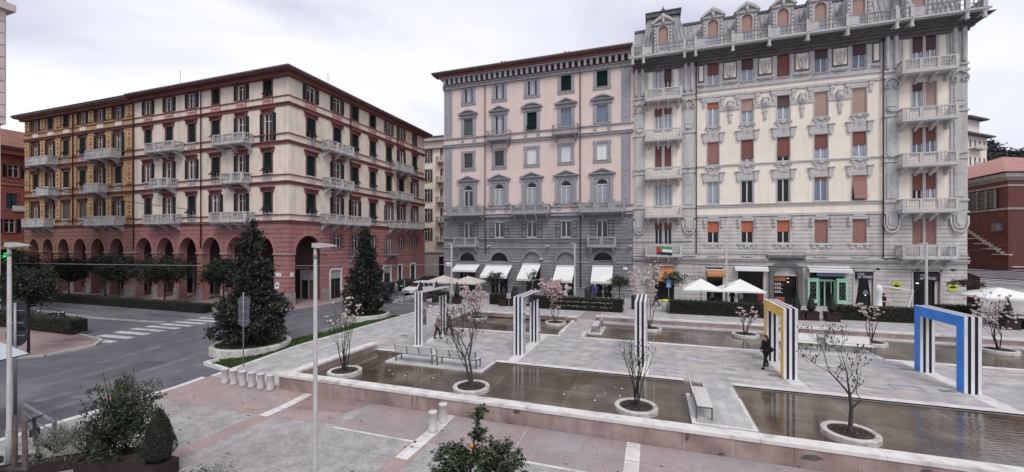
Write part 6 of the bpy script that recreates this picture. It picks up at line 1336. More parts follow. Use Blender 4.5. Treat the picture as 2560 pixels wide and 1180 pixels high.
# pharmacy cross
mat('neon_green',(.02,.9,.12),.5,0,emit=1.6)
m=MB().use('neon_green'); m.M=face((-84.5,31.0,4.55),.6); m.box(-.18,.18,-.1,0,-.55,.55); m.box(-.55,-.19,-.1,0,-.18,.18); m.box(.19,.55,-.1,0,-.18,.18); 
t=thing('pharmacy_sign','glowing green pharmacy cross under the far left arch','shop sign',(-84.5,31,4)); part('cross',m,t); m=MB().use('dark_metal'); m.bar((-84.5,31.05,4.5),(-84.3,32.3,4.9),.06); part('bracket',m,t)
# bins
for x,y,l,rz in ((1.0,41.0,'grey litter bin with a yellow lid by the blue pedestrian sign',0),(14.6,42.5,'grey litter bin with a yellow lid behind the right cone shrub',0)):
    t=thing('litter_bin',l,'litter bin',(x,y,0),0,'bins with yellow lids'); m=MB().use('lib_grey'); m.lathe([(0,0),(.3,0),(.36,1.0),(.0,1.0)],x,y,12); part('body',m,t); m=MB().use('yellow_sign'); m.lathe([(.4,1.0),(.38,1.1),(.0,1.16)],x,y,12); part('lid',m,t)
for x,y,l in ((-7.1,46.9,'black rounded litter bin left of the person in the blue coat'),(-1.75,41.5,'black rounded litter bin at the end of the shop hedge')):
    m=MB().use('sign_black'); m.lathe([(0,0),(.3,0),(.34,.2),(.34,1.2),(.26,1.35),(0,1.38)],x,y,12); single('litter_bin',m,l,'litter bin')
# fence panels round the cafe, tables and chairs
def cafe_table(x,y,label):
    t=thing('cafe_table',label,'table',(x,y,0),0,'cafe tables'); m=MB().use('dark_metal'); m.box(-.35,.35,-.35,.35,.72,.75); lpart('tabletop',m,t); m=MB().use('dark_metal'); m.tube([(0,0,0),(0,0,.72)],.03,5); m.box(-.22,.22,-.22,.22,0,.03); lpart('pedestal',m,t)
def cafe_chair(x,y,rz,label,mm='dark_metal'):
    t=thing('cafe_chair',label,'chair',(x,y,0),rz,'cafe chairs'); m=MB().use(mm); m.box(-.22,.22,-.22,.22,.43,.47); lpart('seat',m,t); m=MB().use(mm); m.box(-.22,.22,.2,.23,.62,.9); lpart('backrest',m,t)
    for a in (-.2,.2):
        for b in (-.2,.2): m=MB().use(mm); m.box(a-.015,a+.015,b-.015,b+.015,0,.43 if b<0 else .9); lpart('leg',m,t)
tl=['under the left white parasol, left side','under the left white parasol, right side','under the right white parasol, left side','under the right white parasol, right side']
for i,(x,y) in enumerate(((3.3,43.6),(5.3,43.7),(7.0,43.8),(9.0,43.9))):
    cafe_table(x,y,'dark cafe table '+tl[i]); cafe_chair(x-.75,y,PI/2,'dark chair on the left of the table '+tl[i]); cafe_chair(x+.75,y,-PI/2,'dark chair on the right of the table '+tl[i])
for x,y,l in ((-23.8,42.6,'under the left grey parasol'),(-20.6,42.6,'under the right grey parasol'),(25.2,43,'under the white parasol at the right edge'),(26.9,43.4,'at the far right beside the last cone shrub')): cafe_table(x,y,'dark cafe table '+l); cafe_chair(x-.75,y,PI/2,'dark chair at the table '+l)
cafe_chair(-9.2,44.9,.4,'white garden chair behind the lamp post at the fourth awning','fabric_white')
# ------------------------------------------------------------------ vehicles
mat('car_white',(.62,.63,.65),.25,.04,3); mat('car_black',(.015,.015,.018),.2,.05,3); mat('car_glass',(.015,.018,.022),.05,.1,3,spec=.8); mat('tyre',(.015,.015,.015),.85,.1,5); mat('rim',(.35,.35,.36),.3,.1,5,met=.8); mat('head_lamp',(.6,.62,.65),.1,.05,5); mat('tail_lamp',(.35,.01,.01),.2,.05,5)
def car(x,y,z,ang,col,label,S=1,hgt=1.66,L=4.4):
    """lofted body; local +x is the front"""
    t=thing('parked_car',label,'car',(x,y,z),ang); hl=L/2
    st=[(-hl,.42,.80,1.0,.78,.70),(-hl+.12,.32,.98,1.12,.88,.74),(-hl+.5,.28,1.0,hgt-.12,.91,.68),(-hl+1.1,.26,1.0,hgt,.92,.70),(-.1,.26,.98,hgt-.0,.92,.70),(.55,.26,.96,hgt-.12,.92,.70),(1.25,.26,.95,1.04,.92,.78),(hl-.35,.28,.88,.95,.90,.74),(hl-.08,.34,.72,.80,.84,.66),(hl,.42,.6,.66,.76,.6)]
    m=MB().use(col); vs=[];
    for X,zb,zl,zr,w,wr in st: vs+=[(X,-w*.96,zb),(X,-w,(zb+zl)/2),(X,-w*.985,zl),(X,-wr,zr-.02),(X,-wr*.7,zr+.015),(X,wr*.7,zr+.015),(X,wr,zr-.02),(X,w*.985,zl),(X,w,(zb+zl)/2),(X,w*.96,zb)]
    k=10; n=len(st); m.add(vs,[(i*k+j,(i+1)*k+j,(i+1)*k+(j+1)%k,i*k+(j+1)%k) for i in range(n-1) for j in range(k)],True); m.add(vs[:k],[tuple(range(k))]); m.add(vs[-k:],[tuple(range(k-1,-1,-1))]); lpart('body',m,t)
    g=MB().use('car_glass')
    g.add([(.62,-.64,hgt-.14),(.62,.64,hgt-.14),(1.22,.80,1.09),(1.22,-.80,1.09)],[(0,3,2,1)]); g.add([(-hl+.50,-.6,hgt-.2),(-hl+.50,.6,hgt-.2),(-hl+.1,.7,1.14),(-hl+.1,-.7,1.14)],[(0,1,2,3)]); lpart('windscreen',g,t)
    for s in (-1,1):
        g=MB().use('car_glass'); e=.012
        for a,b in (((-hl+.62,-hl+.75),(-hl+1.35,-hl+1.35)),((-hl+1.45,-hl+1.45),(.02,-.0)),((.12,.1),(.55,1.12))):
            def P(X,up): 
                w=.91 if not up else .735; return (X,s*(w+e),1.03 if not up else hgt-.14)
            g.add([P(a[0],0),P(b[1],0),P(b[0],1),P(a[1],1)],[(0,1,2,3)])
        lpart('side_window',g,t)
        q=MB().use('head_lamp'); q.prism([(hl-.42,s*.90),(hl-.06,s*.86),(hl+.012,s*.55),(hl-.1,s*.5)],'z',.66,.8); lpart('headlight',q,t); q=MB().use('tail_lamp'); q.box(-hl-.01,-hl+.25,s*.62,s*.9,.85,1.05); lpart('tail_light',q,t)
        q=MB().use(col); q.blob((.85,s*1.02,1.05),(.09,.1,.08),6,4); lpart('wing_mirror',q,t)
        for X in (-hl+.85,hl-.85):
            q=MB(M=Matrix.Translation((X,s*.83,.34))@Matrix.Rotation(PI/2,4,'X')).use('tyre'); q.lathe([(.20,-.11),(.33,-.11),(.345,-.06),(.345,.06),(.33,.11),(.20,.11)],0,0,18,smooth=False); w_=lpart('wheel',q,t); r_=MB(M=Matrix.Translation((X,s*.83,.34))@Matrix.Rotation(PI/2,4,'X')).use('rim'); r_.disc(0,0,-s*.09,.2,12); r_.disc(0,0,s*.09,.2,12); 
            o=obj('rim',r_.mesh('rim'),w_)
    q=MB().use('sign_black'); q.box(hl-.02,hl+.015,-.5,.5,.5,.66); q.box(hl-.06,hl+.01,-.7,.7,.3,.42); lpart('grille',q,t); q=MB().use('frame_white'); q.box(hl+.01,hl+.03,-.24,.24,.42,.52); lpart('number_plate',q,t)
    return t
car(-28.4,46.0,-.12,-PI/2-.25,'car_white','white sport utility car at the mouth of the side street',hgt=1.68)
car(-33.0,49.8,-.12,-PI/2,'car_black','black car parked along the red wall in the side street',hgt=1.5,L=4.1)
car(-32.9,44.6,-.12,-PI/2,'car_black','dark car half hidden by the farther conical tree',hgt=1.5,L=4.1)
car(-32.9,55.6,-.12,-PI/2,'car_black','dark car deepest in the side street by the grey door',hgt=1.5,L=4.1)
t=thing('market_parasol','pale blue canvas canopy cut off by the left edge behind the lamp post','parasol',(-22.75,7.2,-.5),YAW); mat('canvas_blue',(.50,.54,.59),.8,.05,4)
m=MB().use('canvas_blue'); c=[(-1.15,-1.15),(1.15,-1.15),(1.15,1.15),(-1.15,1.15)]
for i in range(4): a,b=c[i],c[(i+1)%4]; m.add([(*a,2.72),(*b,2.72),(b[0]*.08,b[1]*.08,3.9),(a[0]*.08,a[1]*.08,3.9)],[(0,1,2,3)])
lpart('canopy',m,t); m=MB().use('dark_metal')
for i in range(4): a,b=c[i],c[(i+1)%4]; m.bar((*a,2.7),(*b,2.7),.04)
lpart('eave_frame',m,t); m=MB().use('dark_metal'); m.tube([(0,0,0),(0,0,3.9)],.04,8); lpart('pole',m,t); m=MB().use('grey_metal'); m.box(-.35,.35,-.35,.35,0,.1); lpart('base',m,t)
def moto(x,y,z,ang,label,c='sign_black',s=1):
    t=thing('parked_moped',label,'moped',(x,y,z),ang,'mopeds on the left roadside')
    for X in (-.62,.62):
        q=MB(M=Matrix.Translation((X,0,.27))@Matrix.Rotation(PI/2,4,'X')).use('tyre'); q.lathe([(.15,-.05),(.25,-.05),(.27,0),(.25,.05),(.15,.05)],0,0,14); w_=lpart('wheel',q,t); r_=MB(M=Matrix.Translation((X,0,.27))@Matrix.Rotation(PI/2,4,'X')).use('rim'); r_.disc(0,0,.03,.15,10); r_.disc(0,0,-.03,.15,10); obj('rim',r_.mesh('rim'),w_)
    m=MB().use(c); m.prism([(-.85,.5),(-.75,.72),(-.2,.74),(-.1,.4),(.3,.35),(.42,.85),(.5,.9),(.6,.5),(.5,.3),(.2,.22),(-.5,.25)],'y',-.15,.15); lpart('body',m,t); m=MB().use('tyre'); m.box(-.8,-.1,-.13,.13,.74,.82); lpart('seat',m,t)
    m=MB().use('grey_metal'); m.bar((.62,0,.27),(.42,0,.98),.05); m.bar((.4,-.32,1.0),(.4,.32,1.0),.03); lpart('handlebar',m,t); m=MB().use('head_lamp'); m.blob((.52,0,.88),(.06,.08,.07),6,4); lpart('headlight',m,t)
moto(-45.8,19.6,-.12,.2,'black moped parked beyond the island hedge'); moto(-48.6,19.3,-.12,.3,'moped with a white wheel behind the round signs','lib_dark'); moto(-50.8,18.9,-.12,.5,'moped farthest left with a pale fairing','lib_grey')
moto(-34.0,42.0,-.0,-PI/2,'moped parked before the red wall next to the crossing man'); 
# ------------------------------------------------------------------ people
mat('skin',(.42,.24,.17),.6,.05,4); mat('hair_dark',(.015,.012,.01),.7,.2,9); mat('hair_white',(.6,.58,.55),.8,.1,9); mat('cloth_black',(.012,.012,.014),.85,.15,6); mat('cloth_tan',(.26,.19,.14),.9,.12,6); mat('cloth_green',(.055,.06,.05),.9,.12,6); mat('cloth_blue',(.05,.05,.28),.8,.1,6); mat('cloth_white',(.6,.6,.6),.85,.06,6); mat('cloth_red',(.22,.03,.035),.85,.1,6); mat('cloth_navy',(.018,.022,.035),.85,.1,6); mat('cloth_grey',(.13,.13,.14),.85,.1,6); mat('denim',(.05,.07,.13),.85,.1,6)
def skin(name,pts,edges,rad,mm,sub=1):
    me=bpy.data.meshes.new(name); me.from_pydata(pts,edges,[]); o=bpy.data.objects.new(name,me); COL.objects.link(o)
    mo=o.modifiers.new('s','SKIN'); sv=me.skin_vertices[0].data
    for i,r in enumerate(rad): sv[i].radius=(r if hasattr(r,'__len__') else (r,r)); sv[i].use_root=(i==0)
    mo.use_smooth_shade=True; su=o.modifiers.new('u','SUBSURF'); su.levels=su.render_levels=sub
    dg=bpy.context.evaluated_depsgraph_get(); out=bpy.data.meshes.new_from_object(o.evaluated_get(dg)); out.materials.clear(); out.materials.append(MT[mm]); out.name=name
    bpy.data.objects.remove(o); bpy.data.meshes.remove(me); return out
def person(x,y,z,ang,label,top,trs,H=1.72,stride=.0,coat=.0,arms=((.0,.1),(.0,-.05)),hair='hair_dark',lean=0,hat=None,bend=(0,0),bag=None,cam=False,skirt=False,hood=False):
    """local: faces +y; arms = elbow forward offset and hand forward offset per side"""
    t=thing('person',label,'person',(x,y,z),ang); k=H/1.72; P=[];E=[];Rd=[]
    def v(p,r,par=None): P.append((p[0]*k,p[1]*k,p[2]*k)); Rd.append((r[0]*k,r[1]*k) if hasattr(r,'__len__') else r*k); E.append((par,len(P)-1)) if par is not None else None; return len(P)-1
    l=lean
    pe=v((0,0,.95),(.13,.10)); ch=v((0,l*.6,1.30),(.15,.10),pe); nb=v((0,l,1.45),(.09,.07),ch); nk=v((0,l+.01,1.52),.05,nb); hd=v((0,l+.03,1.61),(.078,.088),nk); ht=v((0,l+.02,1.68),(.06,.07),hd); v((0,l+.125,1.60),.014,hd)
    for s in (-1,1): v((s*.085,l+.02,1.60),.012,hd)
    J={}
    for s,(ae,ah) in zip((-1,1),arms):
        sh=v((s*.17,l,1.41),.05,nb); 
        if cam and s<0: el=(s*.30,l+.12,1.22); wr=(s*.17,l+.22,1.50)
        else: el=(s*.235,l+ae,1.14); wr=(s*.22,l+ah+.04,.92 if ah<.2 else 1.1)
        e=v(el,.04,sh); w=v(wr,.026,e); d=(Vector(wr)-Vector(el)).normalized(); pm=Vector(wr)+d*.07; p=v(tuple(pm),(.035,.018),w); J[s]=(el,wr,tuple(pm),d)
        side=Vector((0,1,0)) if abs(d.y)<.8 else Vector((0,0,1))
        for f in range(4): b=pm+side*(.026-.017*f)+d*.03; c1=v(tuple(b),.0085,p); v(tuple(b+d*(.045-.006*abs(f-1))+Vector((-s*.012,0,0))),.0075,c1)
        th=v(tuple(Vector(wr)+d*.03+side*.04),.010,p); v(tuple(Vector(wr)+d*.06+side*.06),.009,th)
    L={}
    for s,st in ((-1,stride),(1,-stride)):
        hp=v((s*.09,0,.9),.085,pe); kn=(s*.1,st*.55+.03,.5+(.02 if st<0 else 0)); an=(s*.1,st-(0 if st>0 else .02),.09+(.05 if st<-.1 else 0)); a=v(kn,.055,hp); b=v(an,.038,a); c=v((s*.1,an[1]+.12,.05),.035,b); L[s]=(kn,an)
    obj('body',skin('body',P,E,Rd,'skin'),t)
    # trousers, shoes
    P2=[(0,0,.98),(-.09,0,.88),(.09,0,.88)];E2=[(0,1),(0,2)];R2=[(.15,.115),.105,.105]
    for i,s in enumerate((-1,1)): kn,an=L[s]; P2+=[kn,(an[0],an[1],an[2]+.02)]; E2+=[(1+i,3+2*i),(3+2*i,4+2*i)]; R2+=[.074,.06]
    obj('trousers',skin('trousers',[tuple(c*k for c in p) for p in P2],E2,[tuple(c*k for c in r) if hasattr(r,'__len__') else r*k for r in R2],trs),t)
    sm=MB().use('cloth_black')
    for s in (-1,1): an=L[s][1]; sm.blob((an[0]*k,(an[1]+.06)*k,(an[2]-.03)*k),(.05*k,.135*k,.055*k),8,5)
    lpart('shoes',sm,t)
    P3=[(0,0,.95-coat*.0),(0,l*.6,1.28),(0,l,1.43)];E3=[(0,1),(1,2)];R3=[(.165,.13),(.175,.13),(.10,.085)]
    if coat: P3.append((0,0,.95-coat)); E3.append((0,3)); R3.append((.18,.15))
    for s in (-1,1): el,wr,pm,d=J[s]; n=len(P3); P3+=[(s*.175,l,1.40),el,wr]; E3+=[(2,n),(n,n+1),(n+1,n+2)]; R3+=[.075,.06,.045]
    obj('coat' if coat else 'jacket',skin('coat',[tuple(c*k for c in p) for p in P3],E3,[tuple(c*k for c in r) if hasattr(r,'__len__') else r*k for r in R3],top),t)
    h=MB().use(hat or ('hair_dark' if hair=='long' else hair)); h.blob((0,(l+.0)*k,1.655*k),(.095*k,.105*k,.09*k),10,6)
    if hair=='long': h.use('hair_dark').blob((0,(l-.04)*k,1.55*k),(.1*k,.08*k,.15*k),8,5)
    lpart('hat' if hat else 'hair',h,t)
    if hood: q=MB().use('cloth_black'); q.blob((0,(l-.06)*k,1.5*k),(.12*k,.1*k,.1*k),8,5); lpart('scarf',q,t)
    return t
def ang_to(dx,dy): return math.atan2(dy,dx)-PI/2
WALK=ang_to(-1,.18)
person(-13.55,24.15,0,ang_to(.95,.3),'older walker in a tan jacket, nearer of the couple behind the benches','cloth_tan','cloth_black',1.7,.17,.12,hat='hair_white',arms=((.02,.05),(-.08,.02)),lean=.05)
person(-13.3,25.3,0,ang_to(.95,.3),'older walker in a long dark green coat, farther of the couple','cloth_green','cloth_black',1.66,.22,.38,hat='hair_white',arms=((.05,.1),(-.08,.0)),lean=.03)
wm=person(5.35,23.9,0,ang_to(-.75,-.55),'person in black carrying a bag and raising one hand beside the yellow arch','cloth_black','cloth_black',1.68,.24,.1,cam=True,hair='long',arms=((.1,.2),(-.05,.05)),hood=True)
m=MB().use('cloth_black'); m.M=Matrix.Rotation(wm.rotation_euler.z,4,'Z'); m.blob((-.36,.12,1.05),(.12,.16,.15),8,6); m.tube([(-.3,.12,1.2),(-.2,.05,1.42),(-.1,.0,1.45)],.015,5)
o=obj('shoulder_bag',m.mesh('shoulder_bag',m.base()),None,tuple(Vector(m.base())+Vector((5.35,23.9,0)))); tag(o,'black shoulder bag at the side of the person by the yellow arch','bag')
person(-6.35,47.5,0,PI,'person in a bright blue coat under the last white awning','cloth_blue','denim',1.72,.05,.3,hair='hair_white')
person(-5.2,47.9,0,PI*.9,'dark clothed figure in the doorway right of the blue coat','cloth_black','cloth_black',1.76,.08,.1)
person(-6.9,47.9,0,PI*.7,'figure in dark clothes half hidden behind the blue coat','cloth_black','cloth_navy',1.74,.05,.1)
person(-14.7,44.2,0,ang_to(1,0),'man in dark clothes walking past the second awning','cloth_black','denim',1.78,.15,.12)
person(-11.95,46.5,0,PI,'figure in dark red standing at the middle shop door','cloth_red','cloth_black',1.7,.05,.1)
person(-9.9,46.0,0,PI*1.2,'dark clothed person by the shop of the fourth awning','cloth_black','cloth_black',1.7,.05,.1)
person(.2,43.8,0,ang_to(-1,-.1),'person in dark clothes striding by the litter bin','cloth_navy','cloth_black',1.74,.3,.08,lean=.05,hat='hair_white')
person(5.5,45.3,0,ang_to(-1,.3),'waiter in a white shirt under the left white parasol','cloth_white','cloth_black',1.76,.05)
person(7.35,45.8,0,PI,'person in a long black coat under the right white parasol, nearer the lamp post','cloth_black','cloth_black',1.72,.06,.4)
person(8.05,46.0,0,PI*.9,'person with dark hair and a pale jacket under the right white parasol','cloth_white','cloth_black',1.68,.06,.1,hair='long')
person(9.95,46.6,0,PI*1.1,'person in a dark red coat near the yellow arch top','cloth_red','cloth_red',1.7,.06,.3)
person(20.0,47.0,0,ang_to(1,.2),'person in dark navy clothes walking beside the closed parasol','cloth_navy','cloth_black',1.74,.2,.15)
person(-28.6,41.3,-.12,ang_to(-.9,.3),'grey jacketed man crossing at the side street','cloth_grey','denim',1.78,.1,.05,hair='hair_white')
person(25.9,46.0,0,PI,'seated looking dark figure by the white parasol at the right edge','cloth_black','cloth_black',1.6,.03,.1)
# ------------------------------------------------------------------ near left group: railing, scooter, stakes, planters
t=thing('metal_railing','low grey metal railing with three rails at the bottom left','railing',(-15.5,6.9,-.4))
A_=[Vector((-21.1,8.17,-.4)),Vector((-19.52,7.81,-.4)),Vector((-18.02,7.64,-.4))]
for a in A_: m=MB().use('grey_metal'); m.M=Matrix.Translation(Vector((a.x-t.location.x,a.y-t.location.y,0))); m.box(-.04,.04,-.04,.04,0,1.0); lpart('post',m,t)
m=MB().use('grey_metal'); T0=t.location
m.bar(tuple(A_[0]-T0+Vector((0,0,1.02))),tuple(A_[2]-T0+Vector((.05,0,1.02))),.09,.05)
for z in (.75,.5,.25):
    for a,b in zip(A_,A_[1:]): m.bar(tuple(a-T0+Vector((0,0,z))),tuple(b-T0+Vector((0,0,z))),.03)
lpart('rails',m,t)
t=thing('kick_scooter','black electric kick scooter parked behind the wooden stakes','scooter',(-18.5,7.05,-.4),YAW+.2)
for X in (-.5,.5): q=MB(M=Matrix.Translation((X,0,.12))@Matrix.Rotation(PI/2,4,'X')).use('tyre'); q.lathe([(.0,-.02),(.11,-.02),(.12,0),(.11,.02),(.0,.02)],0,0,14); lpart('wheel',q,t)
m=MB().use('dark_metal'); m.box(-.45,.35,-.08,.08,.12,.17); lpart('deck',m,t); m=MB().use('dark_metal'); m.bar((.5,0,.15),(.38,0,1.25),.06); m.box(.33,.47,-.1,.1,.75,.98); lpart('stem',m,t); m=MB().use('dark_metal'); m.bar((.38,-.3,1.28),(.38,.3,1.28),.04); m.blob((.38,0,1.3),(.05,.06,.05),6,4); lpart('handlebar',m,t)
t=thing('wooden_stakes','two brown wooden stakes tied together at the bottom left corner','tree stakes',(-15.4,5.8,-.4)); mat('stake_wood',(.10,.075,.065),.9,.3,5)
for dx,dz,l in ((0,2.32,0),(.24,2.2,.1)): m=MB().use('stake_wood'); m.M=None; m.tube([(dx+l,dx*.3,0),(dx,dx*.3,dz)],.055,8); lpart('stake',m,t)
m=MB().use('dark_metal'); m.tube([(-.12,-.06,1.0),(.4,.1,.95)],.07,6); lpart('tie',m,t)
# planters with shrubs
def planter(x0,x1,y0,y1,h,rz,label,loc):
    t=thing('planter_box',label,'planter',loc,rz,'dark planters in the foreground'); m=MB().use('corten'); a,b=(x1-x0)/2,(y1-y0)/2; m.box(-a,a,-b,-b+.04,0,h);m.box(-a,a,b-.04,b,0,h);m.box(-a,-a+.04,-b+.04,b-.04,0,h);m.box(a-.04,a,-b+.04,b-.04,0,h); lpart('box',m,t); m=MB().use('soil'); m.box(-a+.04,a-.04,-b+.04,b-.04,.1,h-.05); lpart('soil',m,t)
def shrub(x,y,z,H,rx,label,seed,leafm,n,s,asp=.45,stems=9,top_sticks=0,fruit=0,cat='shrub',trunk=.0,grp=None,lo=.12):
    rr=random.Random(seed); t=thing('shrub' if cat=='shrub' else 'orange_tree',label,cat,(x,y,z),0,grp); m=MB().use('bark_dark'); tips=[]
    if trunk: m.tube([(x,y,z),(x+.02,y,z+trunk)],[.045,.035],7)
    zb=z+trunk
    for i in range(stems):
        a=i*2.4+rr.random(); r=rx*rr.uniform(.3,.9); h=(H-trunk)*rr.uniform(.55,.95); p1=(x+r*.4*math.cos(a),y+r*.4*math.sin(a),zb+h*.45); p2=(x+r*math.cos(a),y+r*math.sin(a),zb+h); m.tube([(x,y,zb),p1,p2],[.022,.015,.006],4); tips+=[p1,p2,tuple((Vector(p1)+Vector(p2))/2)]
    for i in range(top_sticks): a=rr.uniform(0,6.28); q=rr.uniform(0,.5)*rx; m.tube([(x+q*math.cos(a),y+q*math.sin(a),zb+H*.6),(x+q*1.5*math.cos(a)+rr.gauss(0,.05),y+q*1.5*math.sin(a),z+H*rr.uniform(1.0,1.12))],[.012,.006],4)
    part('stems',m,t); f=MB().use(leafm); cl=[]
    for i in range(n//14):
        if rr.random()<.55: c=rr.choice(tips); c=(c[0]+rr.gauss(0,.1),c[1]+rr.gauss(0,.1),c[2]+rr.gauss(0,.08))
        else:
            a=rr.uniform(0,6.28); q=rx*rr.random()**.5; h=rr.uniform(lo,.92); q*=math.sin(PI*min(1,h*.9+.18))**.6; c=(x+q*math.cos(a),y+q*math.sin(a),zb+(H-trunk)*h)
        cl.append(c)
        d=Vector((rr.gauss(0,1),rr.gauss(0,1),rr.gauss(.3,.6))).normalized()
        for k in range(14): p=Vector(c)+d*.02*k+Vector((rr.gauss(0,.05),rr.gauss(0,.05),rr.gauss(0,.05))); leaf(f,tuple(p),s*rr.uniform(.7,1.3),rr,asp,-.25)
    part('leaves',f,t)
    if fruit:
        for i in range(fruit): c=rr.choice(cl); g=MB().use('orange_fruit'); g.blob((c[0]+rr.gauss(0,.05),c[1]-.05,c[2]-.08),.042,8,6); part('orange',g,t)
    return t
planter(0,2.05,0,.9,.5,YAW,'dark red planter box under the leafy orange bush at the bottom left',(-14.75,7.75,-.4))
shrub(-14.8,7.8,.05,2.25,.92,'leafy citrus bush with bare shoots on top, in the dark planter at the bottom left',91,'leaf_orange_tree',5600,.085,top_sticks=14,fruit=1,grp='foreground shrubs',lo=.03)
shrub(-15.15,7.65,.05,1.5,.75,'dense darker shrub in front of the leafy citrus bush, lower in the same planter',92,'leaf_dark',4200,.08,grp='foreground shrubs',lo=.03)
planter(0,2.6,0,.4,.32,YAW+.45,'long low dark planter box under the pale feathery shrub',(-16.8,7.15,-.4))
shrub(-17.25,7.35,-.1,.75,.8,'pale grey green feathery shrub at the left of the long planter',93,'leaf_grey',3600,.06,.3,grp='foreground shrubs',stems=14,lo=.02)
shrub(-16.2,7.6,-.1,.85,.62,'pale shrub with small leaves beside the citrus bush planter',94,'leaf_grey',2400,.055,.3,grp='foreground shrubs',stems=12,lo=.02)
t=thing('cone_shrub','dark rounded cone shrub right of the citrus bush at the bottom left','shrub',(-13.55,7.95,-.4),0,'foreground shrubs'); m=MB().use('corten'); m.box(-.33,.33,-.33,.33,0,.42); lpart('pot',m,t)
rr=random.Random(5); f=MB().use('hedge_core'); f.lathe([(.1,.4),(.3,.55),(.34,.95),(.24,1.45),(.03,1.85)],0,0,10); f.use('leaf_crop')
for i in range(3200):
    q=rr.random(); zz=.42+1.5*q; r=.42*(min(1,q/.2)**.6)*(1-max(0,q-.25)/.75)**.6; a=rr.uniform(0,6.28); leaf(f,(r*math.cos(a),r*math.sin(a),zz),rr.uniform(.04,.07),rr,.4,.9)
lpart('crown',f,t)
shrub(-11.0,7.35,-.4,.85,.8,'low feathery green shrub at the bottom edge right of the cone shrub',95,'leaf_olive',4200,.055,.3,grp='foreground shrubs',stems=14,lo=.02)
shrub(-10.2,7.45,-.4,.6,.55,'low feathery shrub tip at the bottom edge, smallest of the foreground shrubs',96,'leaf_olive',2200,.055,.3,grp='foreground shrubs',stems=10,lo=.02)
ot=shrub(-3.84,8.73,-.4,2.75,.98,'small orange tree with ripe fruit in the middle foreground','97','leaf_orange_tree',3400,.125,.34,stems=16,fruit=7,cat='tree',trunk=.75,lo=.05) if 0 else None
def orange_tree():
    rr=random.Random(17); x,y=-3.84,8.73; t=thing('orange_tree','small orange tree with glossy leaves and a few oranges in the middle foreground','tree',(x,y,-.4)); m=MB().use('bark_dark'); f=MB().use('leaf_orange_tree'); g=MB().use('orange_fruit')
    m.tube([(x-.12,y,-.4),(x-.16,y,.6),(x-.2,y,1.0),(x-.12,y,1.6),(x-.02,y,2.25),(x+.0,y,2.55)],[.05,.045,.04,.022,.014,.008],7); m.tube([(x-.14,y,.3),(x+.15,y,.95),(x+.35,y,1.5)],[.03,.025,.012],6)
    lobes=[((x-.62,y,1.2),.46,.34,40),((x+.5,y,1.38),.55,.38,62),((x+.1,y-.1,.75),.45,.3,30),((x-.25,y+.1,1.35),.22,.2,10),((x-.03,y,2.0),.15,.3,11),((x+.02,y,2.5),.08,.14,4),((x+.85,y,1.05),.3,.25,22),((x-.85,y,.8),.28,.22,16),((x+.3,y,.4),.4,.25,22),((x-.3,y,.5),.35,.25,18)]
    for c,r,h,n in lobes:
        for i in range(n):
            d=Vector((rr.gauss(0,1),rr.gauss(0,1),rr.gauss(0,1))).normalized(); q=rr.random()**.4; p=Vector(c)+Vector((d.x*r*q,d.y*r*q,d.z*h*q)); b=Vector((x+(c[0]-x)*.45,y,c[2]-.25)); mid=(p+b)/2+Vector((0,0,.05)); m.tube([tuple(b),tuple(mid),tuple(p)],[.010,.007,.004],3,cap=False)
            tw=Vector((d.x,d.y,abs(d.z)*.5+.1)).normalized()
            for k in range(20):
                a=rr.uniform(0,6.28); dd=(tw*.5+Vector((math.cos(a),math.sin(a),rr.uniform(-.7,.35)))).normalized(); s=rr.uniform(.10,.155); P=p+tw*(.012*k-.1)+Vector((rr.gauss(0,.02),rr.gauss(0,.02),rr.gauss(0,.02))); sd=dd.cross(Vector((0,0,1))).normalized()*s*.21; tip=P+dd*s-Vector((0,0,s*.25)); ml=P+dd*s*.5+Vector((0,0,.01)); f.add([tuple(P),tuple(ml+sd),tuple(tip),tuple(ml-sd)],[(0,1,2,3)])
    part('trunk_and_branches',m,t); part('leaves',f,t)
    for px,pz in ((-.52,.95),(.12,.72),(-.02,1.78),(-.1,.95),(.25,1.05)): g=MB().use('orange_fruit'); g.blob((x+px,y-.3,pz),.048,10,7); part('orange',g,t)
orange_tree()
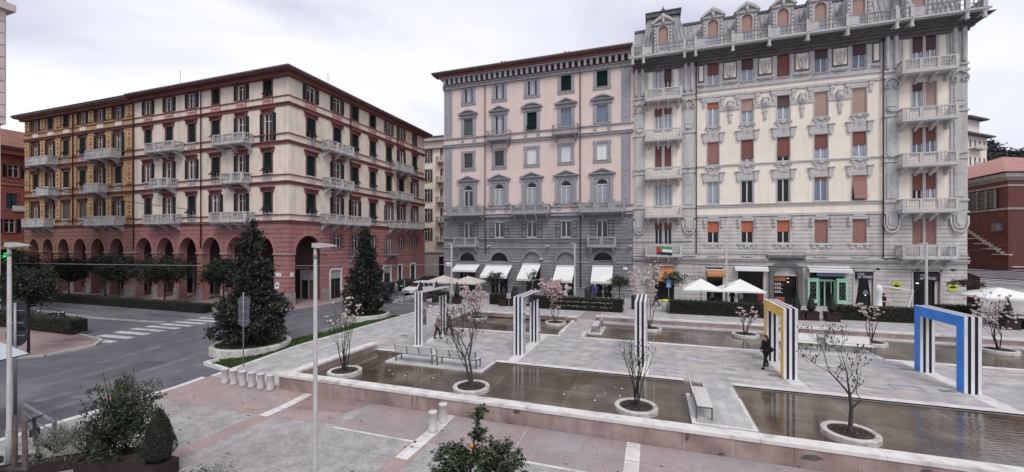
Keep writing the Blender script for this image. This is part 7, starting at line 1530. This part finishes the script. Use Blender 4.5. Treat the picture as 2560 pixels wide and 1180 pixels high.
# floating petals on the water
m=MB().use('blossom_white'); rr=random.Random(9)
for i in range(60):
    cx,cy=rr.choice(((-3.4,17.6),(-12,17.5),(-9,30.5),(2,29.5),(9,31.5),(-3.7,18.1),(-2,28.3))); x=cx+rr.gauss(0,1.2); y=min(max(cy+rr.gauss(0,.7),15) if cy<20 else max(28.2,cy+rr.gauss(0,.7)),33); 
    if (x>-13.8 and x<-7.9 and 18.6<y<20.6): continue
    s=rr.uniform(.02,.06); a=rr.uniform(0,3); c,q=math.cos(a)*s,math.sin(a)*s; m.add([(x-c,y-q,-.062),(x+q,y-c,-.062),(x+c,y+q,-.055),(x-q,y+c,-.062)],[(0,1,2,3)])
o=obj('fallen_petals',m.mesh('fallen_petals')); o['kind']='stuff'
# overhead cables
mat('cable',(.03,.03,.035),.6,.1,4); mat('cable_pale',(.22,.22,.23),.6,.1,4)
def wire(a,b,sag,r,label,mm='cable',blobs=()):
    m=MB().use(mm); n=24; pt=lambda t:(a[0]+(b[0]-a[0])*t,a[1]+(b[1]-a[1])*t,a[2]+(b[2]-a[2])*t-sag*4*t*(1-t)); m.tube([pt(i/n) for i in range(n+1)],r,5)
    for t in blobs: p=pt(t); m.blob(p,(.22,.1,.12),8,5)
    single('overhead_cable',m,label,'cable','cables over the road')
wire((-64,21,13.2),(-26.9,49.6,9.4),1.6,.035,'dark cable sloping down across the cream facade')
wire((-70,24,10.5),(-35,32.0,8.3),.6,.025,'pale thin cable crossing the orange facade','cable_pale')
wire((-62,20,5.6),(-26.9,49.6,5.0),.5,.02,'long dark cable over the clipped trees')
wire((-60,20,4.6),(-2,49.5,4.5),.5,.03,'pale cable running across the grey shop fronts','cable_pale')
wire((-26.9,49.6,6.95),(4,49.6,6.6),.25,.03,'dark cable strung along the grey shop facade')
wire((-2,49.4,4.3),(40,48,4.2),.35,.035,'dark cable with small lamps above the cafe signs',blobs=(.53,.6,.66))
wire((21,49.2,4.8),(33,54,6.3),.2,.03,'short dark cable from the palace corner to the brick hall')
